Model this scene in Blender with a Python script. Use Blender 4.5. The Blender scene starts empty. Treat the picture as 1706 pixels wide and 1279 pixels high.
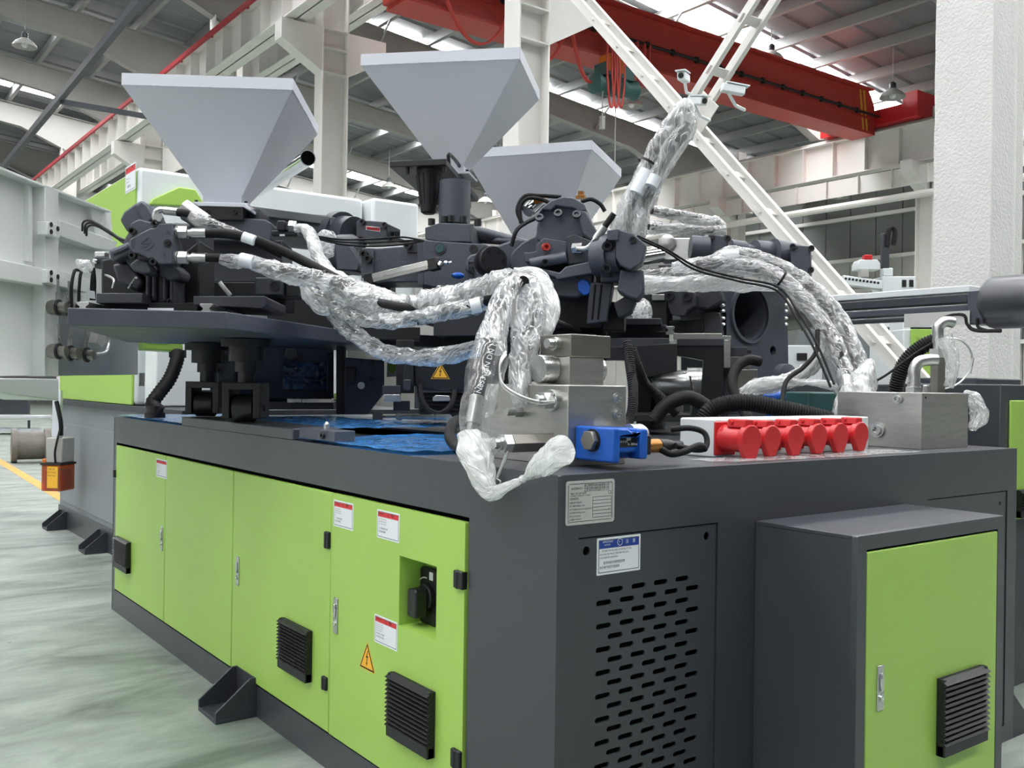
import bpy, bmesh, math, random
from math import sin, cos, pi, radians, sqrt, atan2
from mathutils import Vector as V, Matrix, noise
random.seed(7)
SC = bpy.context.scene
COL = SC.collection
# ------------------------------------------------------------------ camera
F_PX, IW, IH = 1595.4, 1706, 1279
YAW, PITCH, ROLL = radians(36.763), radians(0.0072), radians(0.7937)
CAM = V((-1.6613, -2.0081, 1.5))
FW = V((sin(YAW) * cos(PITCH), cos(YAW) * cos(PITCH), sin(PITCH)))
_rt = V((cos(YAW), -sin(YAW), 0)); _up = _rt.cross(FW)
RT = cos(ROLL) * _rt + sin(ROLL) * _up
UP = -sin(ROLL) * _rt + cos(ROLL) * _up
cd = bpy.data.cameras.new('camera'); co = bpy.data.objects.new('camera', cd); COL.objects.link(co)
cd.sensor_fit = 'HORIZONTAL'; cd.sensor_width = 36.0; cd.lens = F_PX * 36.0 / IW
cd.clip_start = 0.05; cd.clip_end = 300
mw = Matrix((RT, UP, -FW)).transposed().to_4x4(); mw.translation = CAM
co.matrix_world = mw
SC.camera = co
# ------------------------------------------------------------------ world, light, exposure
SC.view_settings.view_transform = 'Standard'
try: SC.view_settings.look = 'None'
except Exception: pass
SC.view_settings.gamma = 1.0
SC.view_settings.use_curve_mapping = False
SC.view_settings.exposure = 0.0
WORLD_STRENGTH, SKYLIGHT = 0.50, 28.5
w = bpy.data.worlds.new('World'); SC.world = w; w.use_nodes = True
nb = w.node_tree.nodes['Background']; nb.inputs[0].default_value = (0.97, 0.98, 1.0, 1); nb.inputs[1].default_value = WORLD_STRENGTH
# area fill light for daylight assumed to come from the left
def area(name, loc, rot, sx, sy, power, col=(1, .99, .98)):
    l = bpy.data.lights.new(name, 'AREA'); l.shape = 'RECTANGLE'; l.size = sx; l.size_y = sy; l.energy = power; l.color = col
    o = bpy.data.objects.new(name, l); COL.objects.link(o); o.location = loc; o.rotation_euler = rot; return o
area('window_daylight', (-15.5, 4.0, 5.0), (0, radians(-90), 0), 6, 24, 400)  # added light out of view; side daylight is assumed, no window is built
# ------------------------------------------------------------------ pixel -> world
def ray(x, y): return RT * ((x - IW / 2) / F_PX) - UP * ((y - IH / 2) / F_PX) + FW
def P(x, y, d): return CAM + ray(x, y) * d
def PX(x, y, c): r = ray(x, y); return CAM + r * ((c - CAM.x) / r.x)
def PY(x, y, c): r = ray(x, y); return CAM + r * ((c - CAM.y) / r.y)
def PZ(x, y, c): r = ray(x, y); return CAM + r * ((c - CAM.z) / r.z)
# ------------------------------------------------------------------ materials
def lin(h):
    if isinstance(h, str): c = [int(h[i:i + 2], 16) / 255 for i in (0, 2, 4)]
    else: c = [a / 255 for a in h]
    return tuple(((a + .055) / 1.055) ** 2.4 if a > .04045 else a / 12.92 for a in c) + (1,)
M = {}
def mat(name, col, rough=.5, metal=0., var=.0, scale=6., bump=0., bscale=40., coat=0., spec=.5, stretch=(1, 1, 1), emit=0.):
    m = bpy.data.materials.new(name); m.use_nodes = True; nt = m.node_tree; b = nt.nodes['Principled BSDF']
    c = lin(col)
    b.inputs['Base Color'].default_value = c; b.inputs['Roughness'].default_value = rough; b.inputs['Metallic'].default_value = metal
    b.inputs['Specular IOR Level'].default_value = spec
    if coat: b.inputs['Coat Weight'].default_value = coat; b.inputs['Coat Roughness'].default_value = .3
    if emit: b.inputs['Emission Color'].default_value = c; b.inputs['Emission Strength'].default_value = emit
    if var or bump:
        tc = nt.nodes.new('ShaderNodeTexCoord'); mp = nt.nodes.new('ShaderNodeMapping'); mp.inputs['Scale'].default_value = stretch
        nt.links.new(tc.outputs['Object'], mp.inputs[0])
    if var:
        n = nt.nodes.new('ShaderNodeTexNoise'); n.inputs['Scale'].default_value = scale; n.inputs['Detail'].default_value = 6; n.inputs['Roughness'].default_value = .6
        nt.links.new(mp.outputs[0], n.inputs['Vector'])
        r = nt.nodes.new('ShaderNodeValToRGB')
        r.color_ramp.elements[0].position = .3; r.color_ramp.elements[1].position = .72
        r.color_ramp.elements[0].color = tuple(a * (1 - var) for a in c[:3]) + (1,)
        r.color_ramp.elements[1].color = tuple(min(1, a * (1 + var)) for a in c[:3]) + (1,)
        nt.links.new(n.outputs['Fac'], r.inputs[0]); nt.links.new(r.outputs[0], b.inputs['Base Color'])
        rr = nt.nodes.new('ShaderNodeMapRange'); rr.inputs['To Min'].default_value = max(0, rough - .08); rr.inputs['To Max'].default_value = min(1, rough + .1)
        nt.links.new(n.outputs['Fac'], rr.inputs['Value']); nt.links.new(rr.outputs[0], b.inputs['Roughness'])
    if bump:
        n2 = nt.nodes.new('ShaderNodeTexNoise'); n2.inputs['Scale'].default_value = bscale; n2.inputs['Detail'].default_value = 4
        nt.links.new(mp.outputs[0], n2.inputs['Vector'])
        bp = nt.nodes.new('ShaderNodeBump'); bp.inputs['Strength'].default_value = bump; bp.inputs['Distance'].default_value = .01
        nt.links.new(n2.outputs['Fac'], bp.inputs['Height']); nt.links.new(bp.outputs[0], b.inputs['Normal'])
    M[name] = m; return m
mat('grey_paint', '3a3d43', .42, 0, .05, 3, .05, 220, coat=.35)
mat('grey_paint_light', '80868a', .5, 0, .06, 3, .05, 200)
mat('green_paint', 'a3ca5d', .36, 0, .03, 3, .04, 220)
mat('white_paint', 'd9dfe0', .45, 0, .03, 3)
mat('hopper_white', 'cfd3da', .55, 0, .02, 3)
mat('guard_white', 'e2e6e3', .4, 0, .03, 2)
mat('black_plastic', '1b1b1e', .45, 0, 0, 1, .08, 150)
mat('black_metal', '232427', .38, .2, .1, 8)
mat('black_rubber', '151517', .6, 0, .1, 20, .15, 90, spec=.3)
mat('dark_iron', '3a3d44', .45, .15, .12, 6, .12, 60)
mat('cast_grey', '4a4e57', .42, .1, .08, 8, .18, 70)
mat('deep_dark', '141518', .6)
mat('steel', 'b4b3ae', .32, .85, .12, 10, .05, 120, stretch=(1, 1, 6))
mat('steel_dark', '85837c', .36, .8, .12, 10, .05, 120)
mat('zinc', 'c5c7c4', .28, .9, .08, 14)
mat('chrome', 'd9dcdc', .12, 1.)
mat('red_plastic', 'c4272b', .35, 0, .03, 5)
mat('blue_paint', '1256b4', .35, 0, .05, 10, .08, 100)
mat('red_paint', 'b2382e', .5, 0, .06, 2)
mat('red_stripe', 'a8343c', .6)
mat('hall_white', 'dcdad5', .55, 0, .04, 1.5)
mat('hall_grey', 'a9a9a4', .6, 0, .06, 1.5)
mat('plaster', 'd6d6d2', .85, 0, .03, 4, .9, 45)
mat('label_white', 'e6ebee', .5)
mat('label_red', 'd8343c', .5)
mat('label_blue', '1d3f94', .5)
mat('label_ink', '33363c', .6)
mat('label_frame', '4a4d55', .6)
mat('yellow', 'f2b632', .5)
mat('nameplate', 'c6c7c2', .4, .2, .05, 12)
mat('orange', 'd2741f', .4)
mat('teal_paint', '2f5a58', .5, 0, .1, 6)
mat('brass', 'b8834a', .35, .8)
mat('cable_red', 'c4473f', .5)
mat('stripe_yellow', 'd9b23a', .5)
mat('ink', '0c0c0d', .6)

def floor_mat():
    m = bpy.data.materials.new('concrete_floor'); m.use_nodes = True; nt = m.node_tree; b = nt.nodes['Principled BSDF']; L = nt.links.new
    tc = nt.nodes.new('ShaderNodeTexCoord')
    mp = nt.nodes.new('ShaderNodeMapping'); mp.inputs['Rotation'].default_value = (0, 0, radians(-35)); mp.inputs['Scale'].default_value = (1, 2.2, 1)
    L(tc.outputs['Object'], mp.inputs[0])
    n = nt.nodes.new('ShaderNodeTexNoise'); n.inputs['Scale'].default_value = 1.1; n.inputs['Detail'].default_value = 10; n.inputs['Roughness'].default_value = .62
    n.inputs['Distortion'].default_value = .6
    L(mp.outputs[0], n.inputs['Vector'])
    r = nt.nodes.new('ShaderNodeValToRGB'); e = r.color_ramp.elements
    e[0].position = .33; e[0].color = lin('5e6860'); e[1].position = .68; e[1].color = lin('a6aea5')
    k = r.color_ramp.elements.new(.5); k.color = lin('89938a')
    L(n.outputs['Fac'], r.inputs[0])
    n3 = nt.nodes.new('ShaderNodeTexNoise'); n3.inputs['Scale'].default_value = 7; n3.inputs['Detail'].default_value = 8; L(mp.outputs[0], n3.inputs['Vector'])
    r3 = nt.nodes.new('ShaderNodeValToRGB'); r3.color_ramp.elements[0].position = .3; r3.color_ramp.elements[0].color = (.72, .75, .73, 1); r3.color_ramp.elements[1].position = .6
    L(n3.outputs['Fac'], r3.inputs[0])
    mx = nt.nodes.new('ShaderNodeMix'); mx.data_type = 'RGBA'; mx.blend_type = 'MULTIPLY'; mx.inputs[0].default_value = .8
    L(r.outputs[0], mx.inputs[6]); L(r3.outputs[0], mx.inputs[7])
    vo = nt.nodes.new('ShaderNodeTexVoronoi'); vo.inputs['Scale'].default_value = 2.3; L(tc.outputs['Object'], vo.inputs['Vector'])
    rv = nt.nodes.new('ShaderNodeValToRGB'); rv.color_ramp.elements[0].position = .02; rv.color_ramp.elements[0].color = (.25, .27, .26, 1); rv.color_ramp.elements[1].position = .035
    L(vo.outputs['Distance'], rv.inputs[0])
    mx2 = nt.nodes.new('ShaderNodeMix'); mx2.data_type = 'RGBA'; mx2.blend_type = 'MULTIPLY'; mx2.inputs[0].default_value = .7
    L(mx.outputs[2], mx2.inputs[6]); L(rv.outputs[0], mx2.inputs[7])
    L(mx2.outputs[2], b.inputs['Base Color'])
    rr = nt.nodes.new('ShaderNodeMapRange'); rr.inputs['To Min'].default_value = .34; rr.inputs['To Max'].default_value = .6
    L(n3.outputs['Fac'], rr.inputs['Value']); L(rr.outputs[0], b.inputs['Roughness'])
    M['floor'] = m
floor_mat()
def emis(name, col, s):
    m = bpy.data.materials.new(name); m.use_nodes = True; b = m.node_tree.nodes['Principled BSDF']
    b.inputs['Base Color'].default_value = lin(col); b.inputs['Emission Color'].default_value = lin(col); b.inputs['Emission Strength'].default_value = s; M[name] = m
emis('skylight_pane', 'f9f9fb', SKYLIGHT)
emis('lamp_glow', 'fff6e6', 6)
def film(name, tint, clear, rough, bscale, bstr, crease=.5, uv=False, su=1., sv=1.):
    """thin crumpled plastic film: mostly see-through, whitish along creases, sharp highlights"""
    m = bpy.data.materials.new(name); m.use_nodes = True; nt = m.node_tree; nt.nodes.remove(nt.nodes['Principled BSDF']); L = nt.links.new; N = nt.nodes.new
    out = nt.nodes['Material Output']
    tc = N('ShaderNodeTexCoord'); mp = N('ShaderNodeMapping'); mp.inputs['Scale'].default_value = (su, sv, 1); L(tc.outputs['UV' if uv else 'Object'], mp.inputs[0])
    def nz(sc, det, dist):
        n = N('ShaderNodeTexNoise'); n.inputs['Scale'].default_value = sc; n.inputs['Detail'].default_value = det; n.inputs['Distortion'].default_value = dist; L(mp.outputs[0], n.inputs['Vector']); return n
    n = nz(bscale, 3, 1.5); n2 = nz(bscale * .55, 4, 1.0)
    # creases: thin bands where the noise crosses its middle value
    sb = N('ShaderNodeMath'); sb.operation = 'SUBTRACT'; sb.inputs[1].default_value = .5; L(n.outputs['Fac'], sb.inputs[0])
    ab = N('ShaderNodeMath'); ab.operation = 'ABSOLUTE'; L(sb.outputs[0], ab.inputs[0])
    cr = N('ShaderNodeMapRange'); cr.inputs['From Min'].default_value = 0; cr.inputs['From Max'].default_value = .07; cr.inputs['To Min'].default_value = crease; cr.inputs['To Max'].default_value = 0; L(ab.outputs[0], cr.inputs['Value'])
    mk = N('ShaderNodeMapRange'); mk.inputs['From Min'].default_value = .4; mk.inputs['From Max'].default_value = .66; mk.inputs['To Min'].default_value = (1 - clear) * .55; mk.inputs['To Max'].default_value = min(1, (1 - clear) * 1.7); L(n2.outputs['Fac'], mk.inputs['Value'])
    op = N('ShaderNodeMath'); op.operation = 'ADD'; op.use_clamp = True; L(cr.outputs[0], op.inputs[0]); L(mk.outputs[0], op.inputs[1])
    hh = N('ShaderNodeMath'); hh.operation = 'ADD'; L(cr.outputs[0], hh.inputs[0]); L(n2.outputs['Fac'], hh.inputs[1])
    bp = N('ShaderNodeBump'); bp.inputs['Strength'].default_value = bstr; bp.inputs['Distance'].default_value = .006; L(hh.outputs[0], bp.inputs['Height'])
    gl = N('ShaderNodeBsdfGlossy'); gl.inputs['Roughness'].default_value = rough; gl.inputs['Color'].default_value = (1, 1, 1, 1); L(bp.outputs[0], gl.inputs['Normal'])
    tr = N('ShaderNodeBsdfTransparent'); tr.inputs['Color'].default_value = lin(tint)
    df = N('ShaderNodeBsdfDiffuse'); df.inputs['Color'].default_value = lin(tint); L(bp.outputs[0], df.inputs['Normal'])
    tl = N('ShaderNodeBsdfTranslucent'); tl.inputs['Color'].default_value = lin(tint)
    a = N('ShaderNodeMixShader'); a.inputs[0].default_value = .35; L(df.outputs[0], a.inputs[1]); L(tl.outputs[0], a.inputs[2])
    b = N('ShaderNodeMixShader'); L(op.outputs[0], b.inputs[0]); L(tr.outputs[0], b.inputs[1]); L(a.outputs[0], b.inputs[2])
    fr = N('ShaderNodeLayerWeight'); fr.inputs['Blend'].default_value = .5; L(bp.outputs[0], fr.inputs['Normal'])
    pw = N('ShaderNodeMath'); pw.operation = 'POWER'; pw.inputs[1].default_value = 3.5; L(fr.outputs['Facing'], pw.inputs[0])
    ad = N('ShaderNodeMath'); ad.operation = 'MULTIPLY_ADD'; ad.inputs[1].default_value = .85; ad.inputs[2].default_value = .07; ad.use_clamp = True; L(pw.outputs[0], ad.inputs[0])
    c = N('ShaderNodeMixShader'); L(ad.outputs[0], c.inputs[0]); L(b.outputs[0], c.inputs[1]); L(gl.outputs[0], c.inputs[2])
    L(c.outputs[0], out.inputs['Surface']); M[name] = m
film('clear_film', 'f6f8f8', .72, .12, 22, .8, .45)
film('milky_film', 'f6f8f7', .45, .18, 20, .8, .4)
film('clear_sleeve', 'f6f8f8', .70, .14, 26, .9, .5, True, 1., .3)
film('sheer_sleeve', 'f6f8f8', .93, .2, 14, .22, .06, True, 1., .3)
film('milky_sleeve', 'f6f8f7', .40, .18, 24, .9, .45, True, 1., .28)
film('blue_film', '4aaaff', .06, .15, 22, 1.0, .15)
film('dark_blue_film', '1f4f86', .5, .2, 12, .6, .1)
film('amber', 'd98a2a', .75, .08, 2, .0, 0)
# ------------------------------------------------------------------ mesh builder
class Fr:
    """local frame: r right, a away, u up"""
    def __init__(s, o, yaw=0.0, deg=True, roll=0):
        if deg: yaw = radians(yaw)
        s.o = V(o); s.a = V((sin(yaw), cos(yaw), 0)); s.r = V((cos(yaw), -sin(yaw), 0)); s.u = V((0, 0, 1))
    def w(s, r, a, u): return s.o + s.r * r + s.a * a + s.u * u
    def px(s, x, y, a=0.0):
        d = ray(x, y); t = (s.o + s.a * a - CAM).dot(s.a) / d.dot(s.a); return CAM + d * t
class MB:
    def __init__(s): s.v = []; s.f = []
    def add(s, vs, fs):
        k = len(s.v); s.v += [tuple(v) for v in vs]; s.f += [tuple(i + k for i in f) for f in fs]; return s
    def hexa(s, p):  # p: 8 pts bottom 0-3, top 4-7
        return s.add(p, [(0, 3, 2, 1), (4, 5, 6, 7), (0, 1, 5, 4), (1, 2, 6, 5), (2, 3, 7, 6), (3, 0, 4, 7)])
    def box(s, x0, y0, z0, x1, y1, z1):
        return s.hexa([(x0, y0, z0), (x1, y0, z0), (x1, y1, z0), (x0, y1, z0), (x0, y0, z1), (x1, y0, z1), (x1, y1, z1), (x0, y1, z1)])
    def fb(s, F, r0, a0, u0, r1, a1, u1):
        return s.hexa([F.w(*q) for q in ((r0, a0, u0), (r1, a0, u0), (r1, a1, u0), (r0, a1, u0), (r0, a0, u1), (r1, a0, u1), (r1, a1, u1), (r0, a1, u1))])
    def prism(s, pts, vec):
        n = len(pts); vec = V(vec); a = [V(p) for p in pts]; b = [p + vec for p in a]
        return s.add(a + b, [tuple(range(n))[::-1], tuple(range(n, 2 * n))] + [(i, (i + 1) % n, n + (i + 1) % n, n + i) for i in range(n)])
    def lathe(s, p0, ax, prof, n=20, cap=True):
        p0 = V(p0); ax = V(ax).normalized(); t = V((0, 0, 1)) if abs(ax.z) < .9 else V((1, 0, 0))
        e1 = ax.cross(t).normalized(); e2 = ax.cross(e1); vs = []; fs = []
        for (h, r) in prof:
            for i in range(n):
                an = 2 * pi * i / n; vs.append(p0 + ax * h + (e1 * cos(an) + e2 * sin(an)) * r)
        for j in range(len(prof) - 1):
            for i in range(n):
                i2 = (i + 1) % n; fs.append((j * n + i, j * n + i2, (j + 1) * n + i2, (j + 1) * n + i))
        if cap: fs.append(tuple(range(n))[::-1]); fs.append(tuple(range((len(prof) - 1) * n, len(prof) * n)))
        return s.add(vs, fs)
    def cyl(s, p0, p1, r0, r1=None, n=16):
        p0 = V(p0); p1 = V(p1); return s.lathe(p0, p1 - p0, [(0, r0), ((p1 - p0).length, r0 if r1 is None else r1)], n)
    def bar(s, p0, p1, w, h, up=(0, 0, 1)):
        p0 = V(p0); p1 = V(p1); d = (p1 - p0).normalized(); up = V(up)
        if abs(d.dot(up)) > .98: up = V((1, 0, 0))
        sd = d.cross(up).normalized(); u2 = sd.cross(d); sd = sd * w / 2; u2 = u2 * h / 2
        return s.hexa([p0 - sd - u2, p0 + sd - u2, p1 + sd - u2, p1 - sd - u2, p0 - sd + u2, p0 + sd + u2, p1 + sd + u2, p1 - sd + u2])
    def tube(s, pts, r, n=10, cap=True, wob=None):
        pts = [V(p) for p in pts]; m = len(pts); vs = []; fs = []; e1 = None
        for j, p in enumerate(pts):
            t = (pts[min(j + 1, m - 1)] - pts[max(j - 1, 0)]).normalized()
            if e1 is None:
                e1 = t.cross(V((0, 0, 1)) if abs(t.z) < .9 else V((1, 0, 0))).normalized()
            else: e1 = (e1 - t * e1.dot(t)).normalized()
            e2 = t.cross(e1); rr = r[j] if isinstance(r, (list, tuple)) else r
            for i in range(n):
                an = 2 * pi * i / n; k = rr
                if wob: k = rr * wob(j, i, n, p)
                vs.append(p + (e1 * cos(an) + e2 * sin(an)) * k)
        for j in range(m - 1):
            for i in range(n):
                i2 = (i + 1) % n; fs.append((j * n + i, j * n + i2, (j + 1) * n + i2, (j + 1) * n + i))
        if cap: fs.append(tuple(range(n))[::-1]); fs.append(tuple(range((m - 1) * n, m * n)))
        return s.add(vs, fs)
    def ball(s, c, r, n=12, sc=(1, 1, 1)):
        c = V(c); k = n // 2; vs = [c + V((0, 0, -r * sc[2]))]; fs = []
        for j in range(1, k):
            th = pi * j / k - pi / 2
            for i in range(n): vs.append(c + V((cos(th) * cos(2 * pi * i / n) * r * sc[0], cos(th) * sin(2 * pi * i / n) * r * sc[1], sin(th) * r * sc[2])))
        vs.append(c + V((0, 0, r * sc[2]))); q = len(vs) - 1
        for i in range(n):
            i2 = (i + 1) % n; fs.append((0, 1 + i2, 1 + i)); fs.append((q, 1 + (k - 2) * n + i, 1 + (k - 2) * n + i2))
            for j in range(k - 2): fs.append((1 + j * n + i, 1 + j * n + i2, 1 + (j + 1) * n + i2, 1 + (j + 1) * n + i))
        return s.add(vs, fs)
    def hexnut(s, p0, p1, r): return s.cyl(p0, p1, r, n=6)
    def mesh(s, name, ang=35):
        me = bpy.data.meshes.new(name); me.from_pydata(s.v, [], s.f)
        bm = bmesh.new(); bm.from_mesh(me); bmesh.ops.recalc_face_normals(bm, faces=bm.faces); bm.to_mesh(me); bm.free()
        for p in me.polygons: p.use_smooth = True
        me.set_sharp_from_angle(angle=radians(ang)); return me
    def build(s, name, m, parent=None, bevel=0., ang=35, seg=2):
        return link(s.mesh(name, ang), name, m, parent, bevel, seg)
def link(me, name, m, parent=None, bevel=0., seg=2):
    o = bpy.data.objects.new(name, me); COL.objects.link(o)
    if m is not None and not me.materials: me.materials.append(M[m] if isinstance(m, str) else m)
    if parent is not None: setp(o, parent)
    if bevel:
        b = o.modifiers.new('bevel', 'BEVEL'); b.width = bevel; b.segments = seg; b.limit_method = 'ANGLE'; b.angle_limit = radians(40); b.harden_normals = False
    return o
def setp(o, p):
    o.parent = p; q = p; off = V((0, 0, 0))
    while q is not None: off += q.location; q = q.parent
    o.matrix_parent_inverse = Matrix.Identity(4); o.location = V(o.location) - off
def thing(name, label, cat, loc=(0, 0, 0), group=None):
    o = bpy.data.objects.new(name, None); COL.objects.link(o); o.location = loc; o.empty_display_size = .1
    o['label'] = label; o['category'] = cat
    if group: o['group'] = group
    return o
def tag(o, label, cat, group=None):
    o['label'] = label; o['category'] = cat
    if group: o['group'] = group
    return o
def struct(o): o['kind'] = 'structure'; return o
def dup(o, off=(0, 0, 0), label=None, group=None, rz=None):
    c = o.copy(); COL.objects.link(c); c.location = V(o.location) + V(off)
    if rz is not None: c.rotation_euler = (0, 0, rz)
    if label: c['label'] = label
    if group: c['group'] = group
    for ch in o.children: _dc(ch, c)
    return c
def _dc(o, p):
    c = o.copy(); COL.objects.link(c); c.parent = p
    for ch in o.children: _dc(ch, c)
def spline(pts, k=8):
    pts = [V(p) for p in pts]; out = []
    q = [pts[0] * 2 - pts[1]] + pts + [pts[-1] * 2 - pts[-2]]
    for i in range(1, len(q) - 2):
        a, b, c, d = q[i - 1:i + 3]
        for j in range(k):
            t = j / k; out.append(.5 * (2 * b + (c - a) * t + (2 * a - 5 * b + 4 * c - d) * t * t + (3 * b - a - 3 * c + d) * t ** 3))
    out.append(pts[-1]); return out
def curve_mesh(name, loops, o, ex, ey, depth=0.0):
    """filled polygon with holes (first loop outer) -> mesh with thickness along ex x ey"""
    cu = bpy.data.curves.new('tmp', 'CURVE'); cu.dimensions = '2D'; cu.fill_mode = 'BOTH'; cu.extrude = depth / 2
    for lp in loops:
        sp = cu.splines.new('POLY'); sp.points.add(len(lp) - 1); sp.use_cyclic_u = True
        for p, q in zip(sp.points, lp): p.co = (q[0], q[1], 0, 1)
    ob = bpy.data.objects.new('tmp', cu); me = bpy.data.meshes.new_from_object(ob); bpy.data.objects.remove(ob); bpy.data.curves.remove(cu)
    return _map(me, name, o, ex, ey)
def _map(me, name, o, ex, ey):
    o = V(o); ex = V(ex); ey = V(ey); ez = ex.cross(ey)
    for v in me.vertices: v.co = o + ex * v.co.x + ey * v.co.y + ez * v.co.z
    me.name = name; me.materials.clear(); return me
def text_mesh(s, size, o, ex, ey, sx=1., align='LEFT', spacing=1., bold=0.):
    cu = bpy.data.curves.new('tmp', 'FONT'); cu.body = s; cu.size = size; cu.align_x = align; cu.space_character = spacing; cu.resolution_u = 2; cu.offset = bold
    ob = bpy.data.objects.new('tmp', cu); me = bpy.data.meshes.new_from_object(ob); bpy.data.objects.remove(ob); bpy.data.curves.remove(cu)
    return _map(me, 'lettering', o, V(ex) * sx, V(ey))
def joinm(meshes, name):
    mb = MB()
    for me in meshes:
        mb.add([v.co for v in me.vertices], [tuple(p.vertices) for p in me.polygons]); bpy.data.meshes.remove(me)
    me = bpy.data.meshes.new(name); me.from_pydata(mb.v, [], mb.f); return me
def slot(cx, cy, w, h, n=5):
    r = h / 2; return [(cx + w / 2 - r + r * cos(a), cy + r * sin(a)) for a in [(-pi / 2 + pi * i / n) for i in range(n + 1)]] + \
        [(cx - w / 2 + r + r * cos(a), cy + r * sin(a)) for a in [(pi / 2 + pi * i / n) for i in range(n + 1)]]
def rrect(x0, y0, x1, y1, r, n=4):
    out = []
    for (cx, cy, a0) in ((x1 - r, y0 + r, -90), (x1 - r, y1 - r, 0), (x0 + r, y1 - r, 90), (x0 + r, y0 + r, 180)):
        out += [(cx + r * cos(radians(a0 + 90 * i / n)), cy + r * sin(radians(a0 + 90 * i / n))) for i in range(n + 1)]
    return out
def circ(cx, cy, r, n=16): return [(cx + r * cos(2 * pi * i / n), cy + r * sin(2 * pi * i / n)) for i in range(n)]
XX, YY, ZZ = V((1, 0, 0)), V((0, 1, 0)), V((0, 0, 1))
# ================================================================== SETTING
mb = MB(); mb.box(-18, -13, -.2, 40, 64, 0); struct(mb.build('floor', 'floor'))
# painted orange walkway line on the floor
a, b2, c, d2 = PZ(0, 762, .004), PZ(0, 775, .004), PZ(105, 822, .004), PZ(105, 840, .004)
dirv = (V((c.x, c.y, 0)) - V((a.x, a.y, 0))).normalized(); nrm = V((-dirv.y, dirv.x, 0)) * .07
mb = MB(); s0 = (a + b2) / 2 - dirv * 6; s1 = (c + d2) / 2 + dirv * 1.2; s0.z = s1.z = 0
mb.prism([s0 - nrm, s1 - nrm, s1 + nrm, s0 + nrm], (0, 0, .004)); mat('line_paint', 'e8a04a', .6, 0, .2, 9); struct(mb.build('trim_1', 'line_paint'))
def rz(x): return 11.9 - .1 * x
mat('roof_sheet', '74777a', .45, .1, .12, .8, .1, 8, stretch=(1, .1, 1))
mat('rafter_paint', '8f8e8a', .6, 0, .05, 2)
mat('purlin_paint', '8f918f', .5, .2, .05, 2)
# roof sheet (corrugated along the slope: ribs run along x)
mb = MB(); x0, x1 = -16., 28.; n = 0; ys = []
y = -12.
while y < 62: ys += [(y, 0), (y + .62, 0), (y + .68, .05), (y + .80, .05), (y + .86, 0)]; y += .9
vs = []
for (yy, dz) in ys: vs += [(x0, yy, rz(x0) + dz), (x1, yy, rz(x1) + dz)]
mb.add(vs, [(2 * i, 2 * i + 1, 2 * i + 3, 2 * i + 2) for i in range(len(ys) - 1)])
ceil = struct(mb.build('ceiling', 'roof_sheet'))
# purlins: z sections along y
pm = MB(); L = 72
pm.box(-.03, -11.9, -.24, .03, -11.9 + L, -.02); pm.box(-.03, -11.9, -.26, .09, -11.9 + L, -.24); pme = pm.mesh('purlin')
x = -15.3; k = 0
while x < 27.6:
    o = link(pme, 'purlin', 'purlin_paint'); o.location = (x, 0, rz(x)); setp(o, ceil); x += 1.5
# skylight strips, one pane between two purlins
qm = MB(); qm.box(.12, 0, -.03, 1.40, .95, -.015); qme = qm.mesh('pane')
qme.transform(Matrix.Rotation(math.atan(.1), 4, 'Y')); k = 0
for j, yy in enumerate((-7.2, -.4, 6.4, 13.2, 20.0, 26.8, 33.7, 45.3)):
    wn = struct(bpy.data.objects.new('window_%d' % (j + 1), None)); COL.objects.link(wn); wn.location = (0, yy, 0)
    x = -15.3
    while x < 26.5:
        if not (4.6 < x < 6.6 and j < 6):
            o = link(qme, 'pane', 'skylight_pane'); o.location = (x, yy, rz(x) - .03); setp(o, wn)
        x += 1.5
# rafters: tapered I beams across, haunched at the column rows
def rafter(y):
    m2 = MB(); xs = [(-16, .75), (0, .62), (4.6, .75), (6.2, 1.25), (7.8, .75), (13.5, .55), (19.2, .75), (20.8, 1.2), (22.2, .8), (28, .6)]
    for (a1, d1), (a2, d2) in zip(xs[:-1], xs[1:]):
        t1, t2 = rz(a1) - .27, rz(a2) - .27
        for (yw, ua, ub) in ((.012, 0, None), (.13, -1, 0), (.13, 1, 0)):
            if ub is None: z = [(t1 - d1, t1), (t2 - d2, t2)]
            elif ua < 0: z = [(t1 - d1 - .02, t1 - d1), (t2 - d2 - .02, t2 - d2)]
            else: z = [(t1 - .02, t1), (t2 - .02, t2)]
            m2.hexa([(a1, y - yw, z[0][0]), (a2, y - yw, z[1][0]), (a2, y + yw, z[1][0]), (a1, y + yw, z[0][0]), (a1, y - yw, z[0][1]), (a2, y - yw, z[1][1]), (a2, y + yw, z[1][1]), (a1, y + yw, z[0][1])])
    o = m2.build('rafter', 'rafter_paint'); setp(o, ceil)
CY = [2.05, 8.28, 14.22, 19.9, 25.4, 30.7, 35.8, 42.0, 48.2, 54.4]
for y in [-10.3, -4.1] + CY: rafter(y)
# fly braces rafter to purlin and bracing rods
mb = MB()
for y in CY:
    for x in (-12.3, -7.8, -3.3, 1.2, 10.2, 14.7, 17.7):
        for s in (-1, 1): mb.bar((x, y, rz(x) - .85), (x, y + s * .75, rz(x) - .22), .05, .05)
o = mb.build('fly_brace', 'purlin_paint'); setp(o, ceil)
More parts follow.
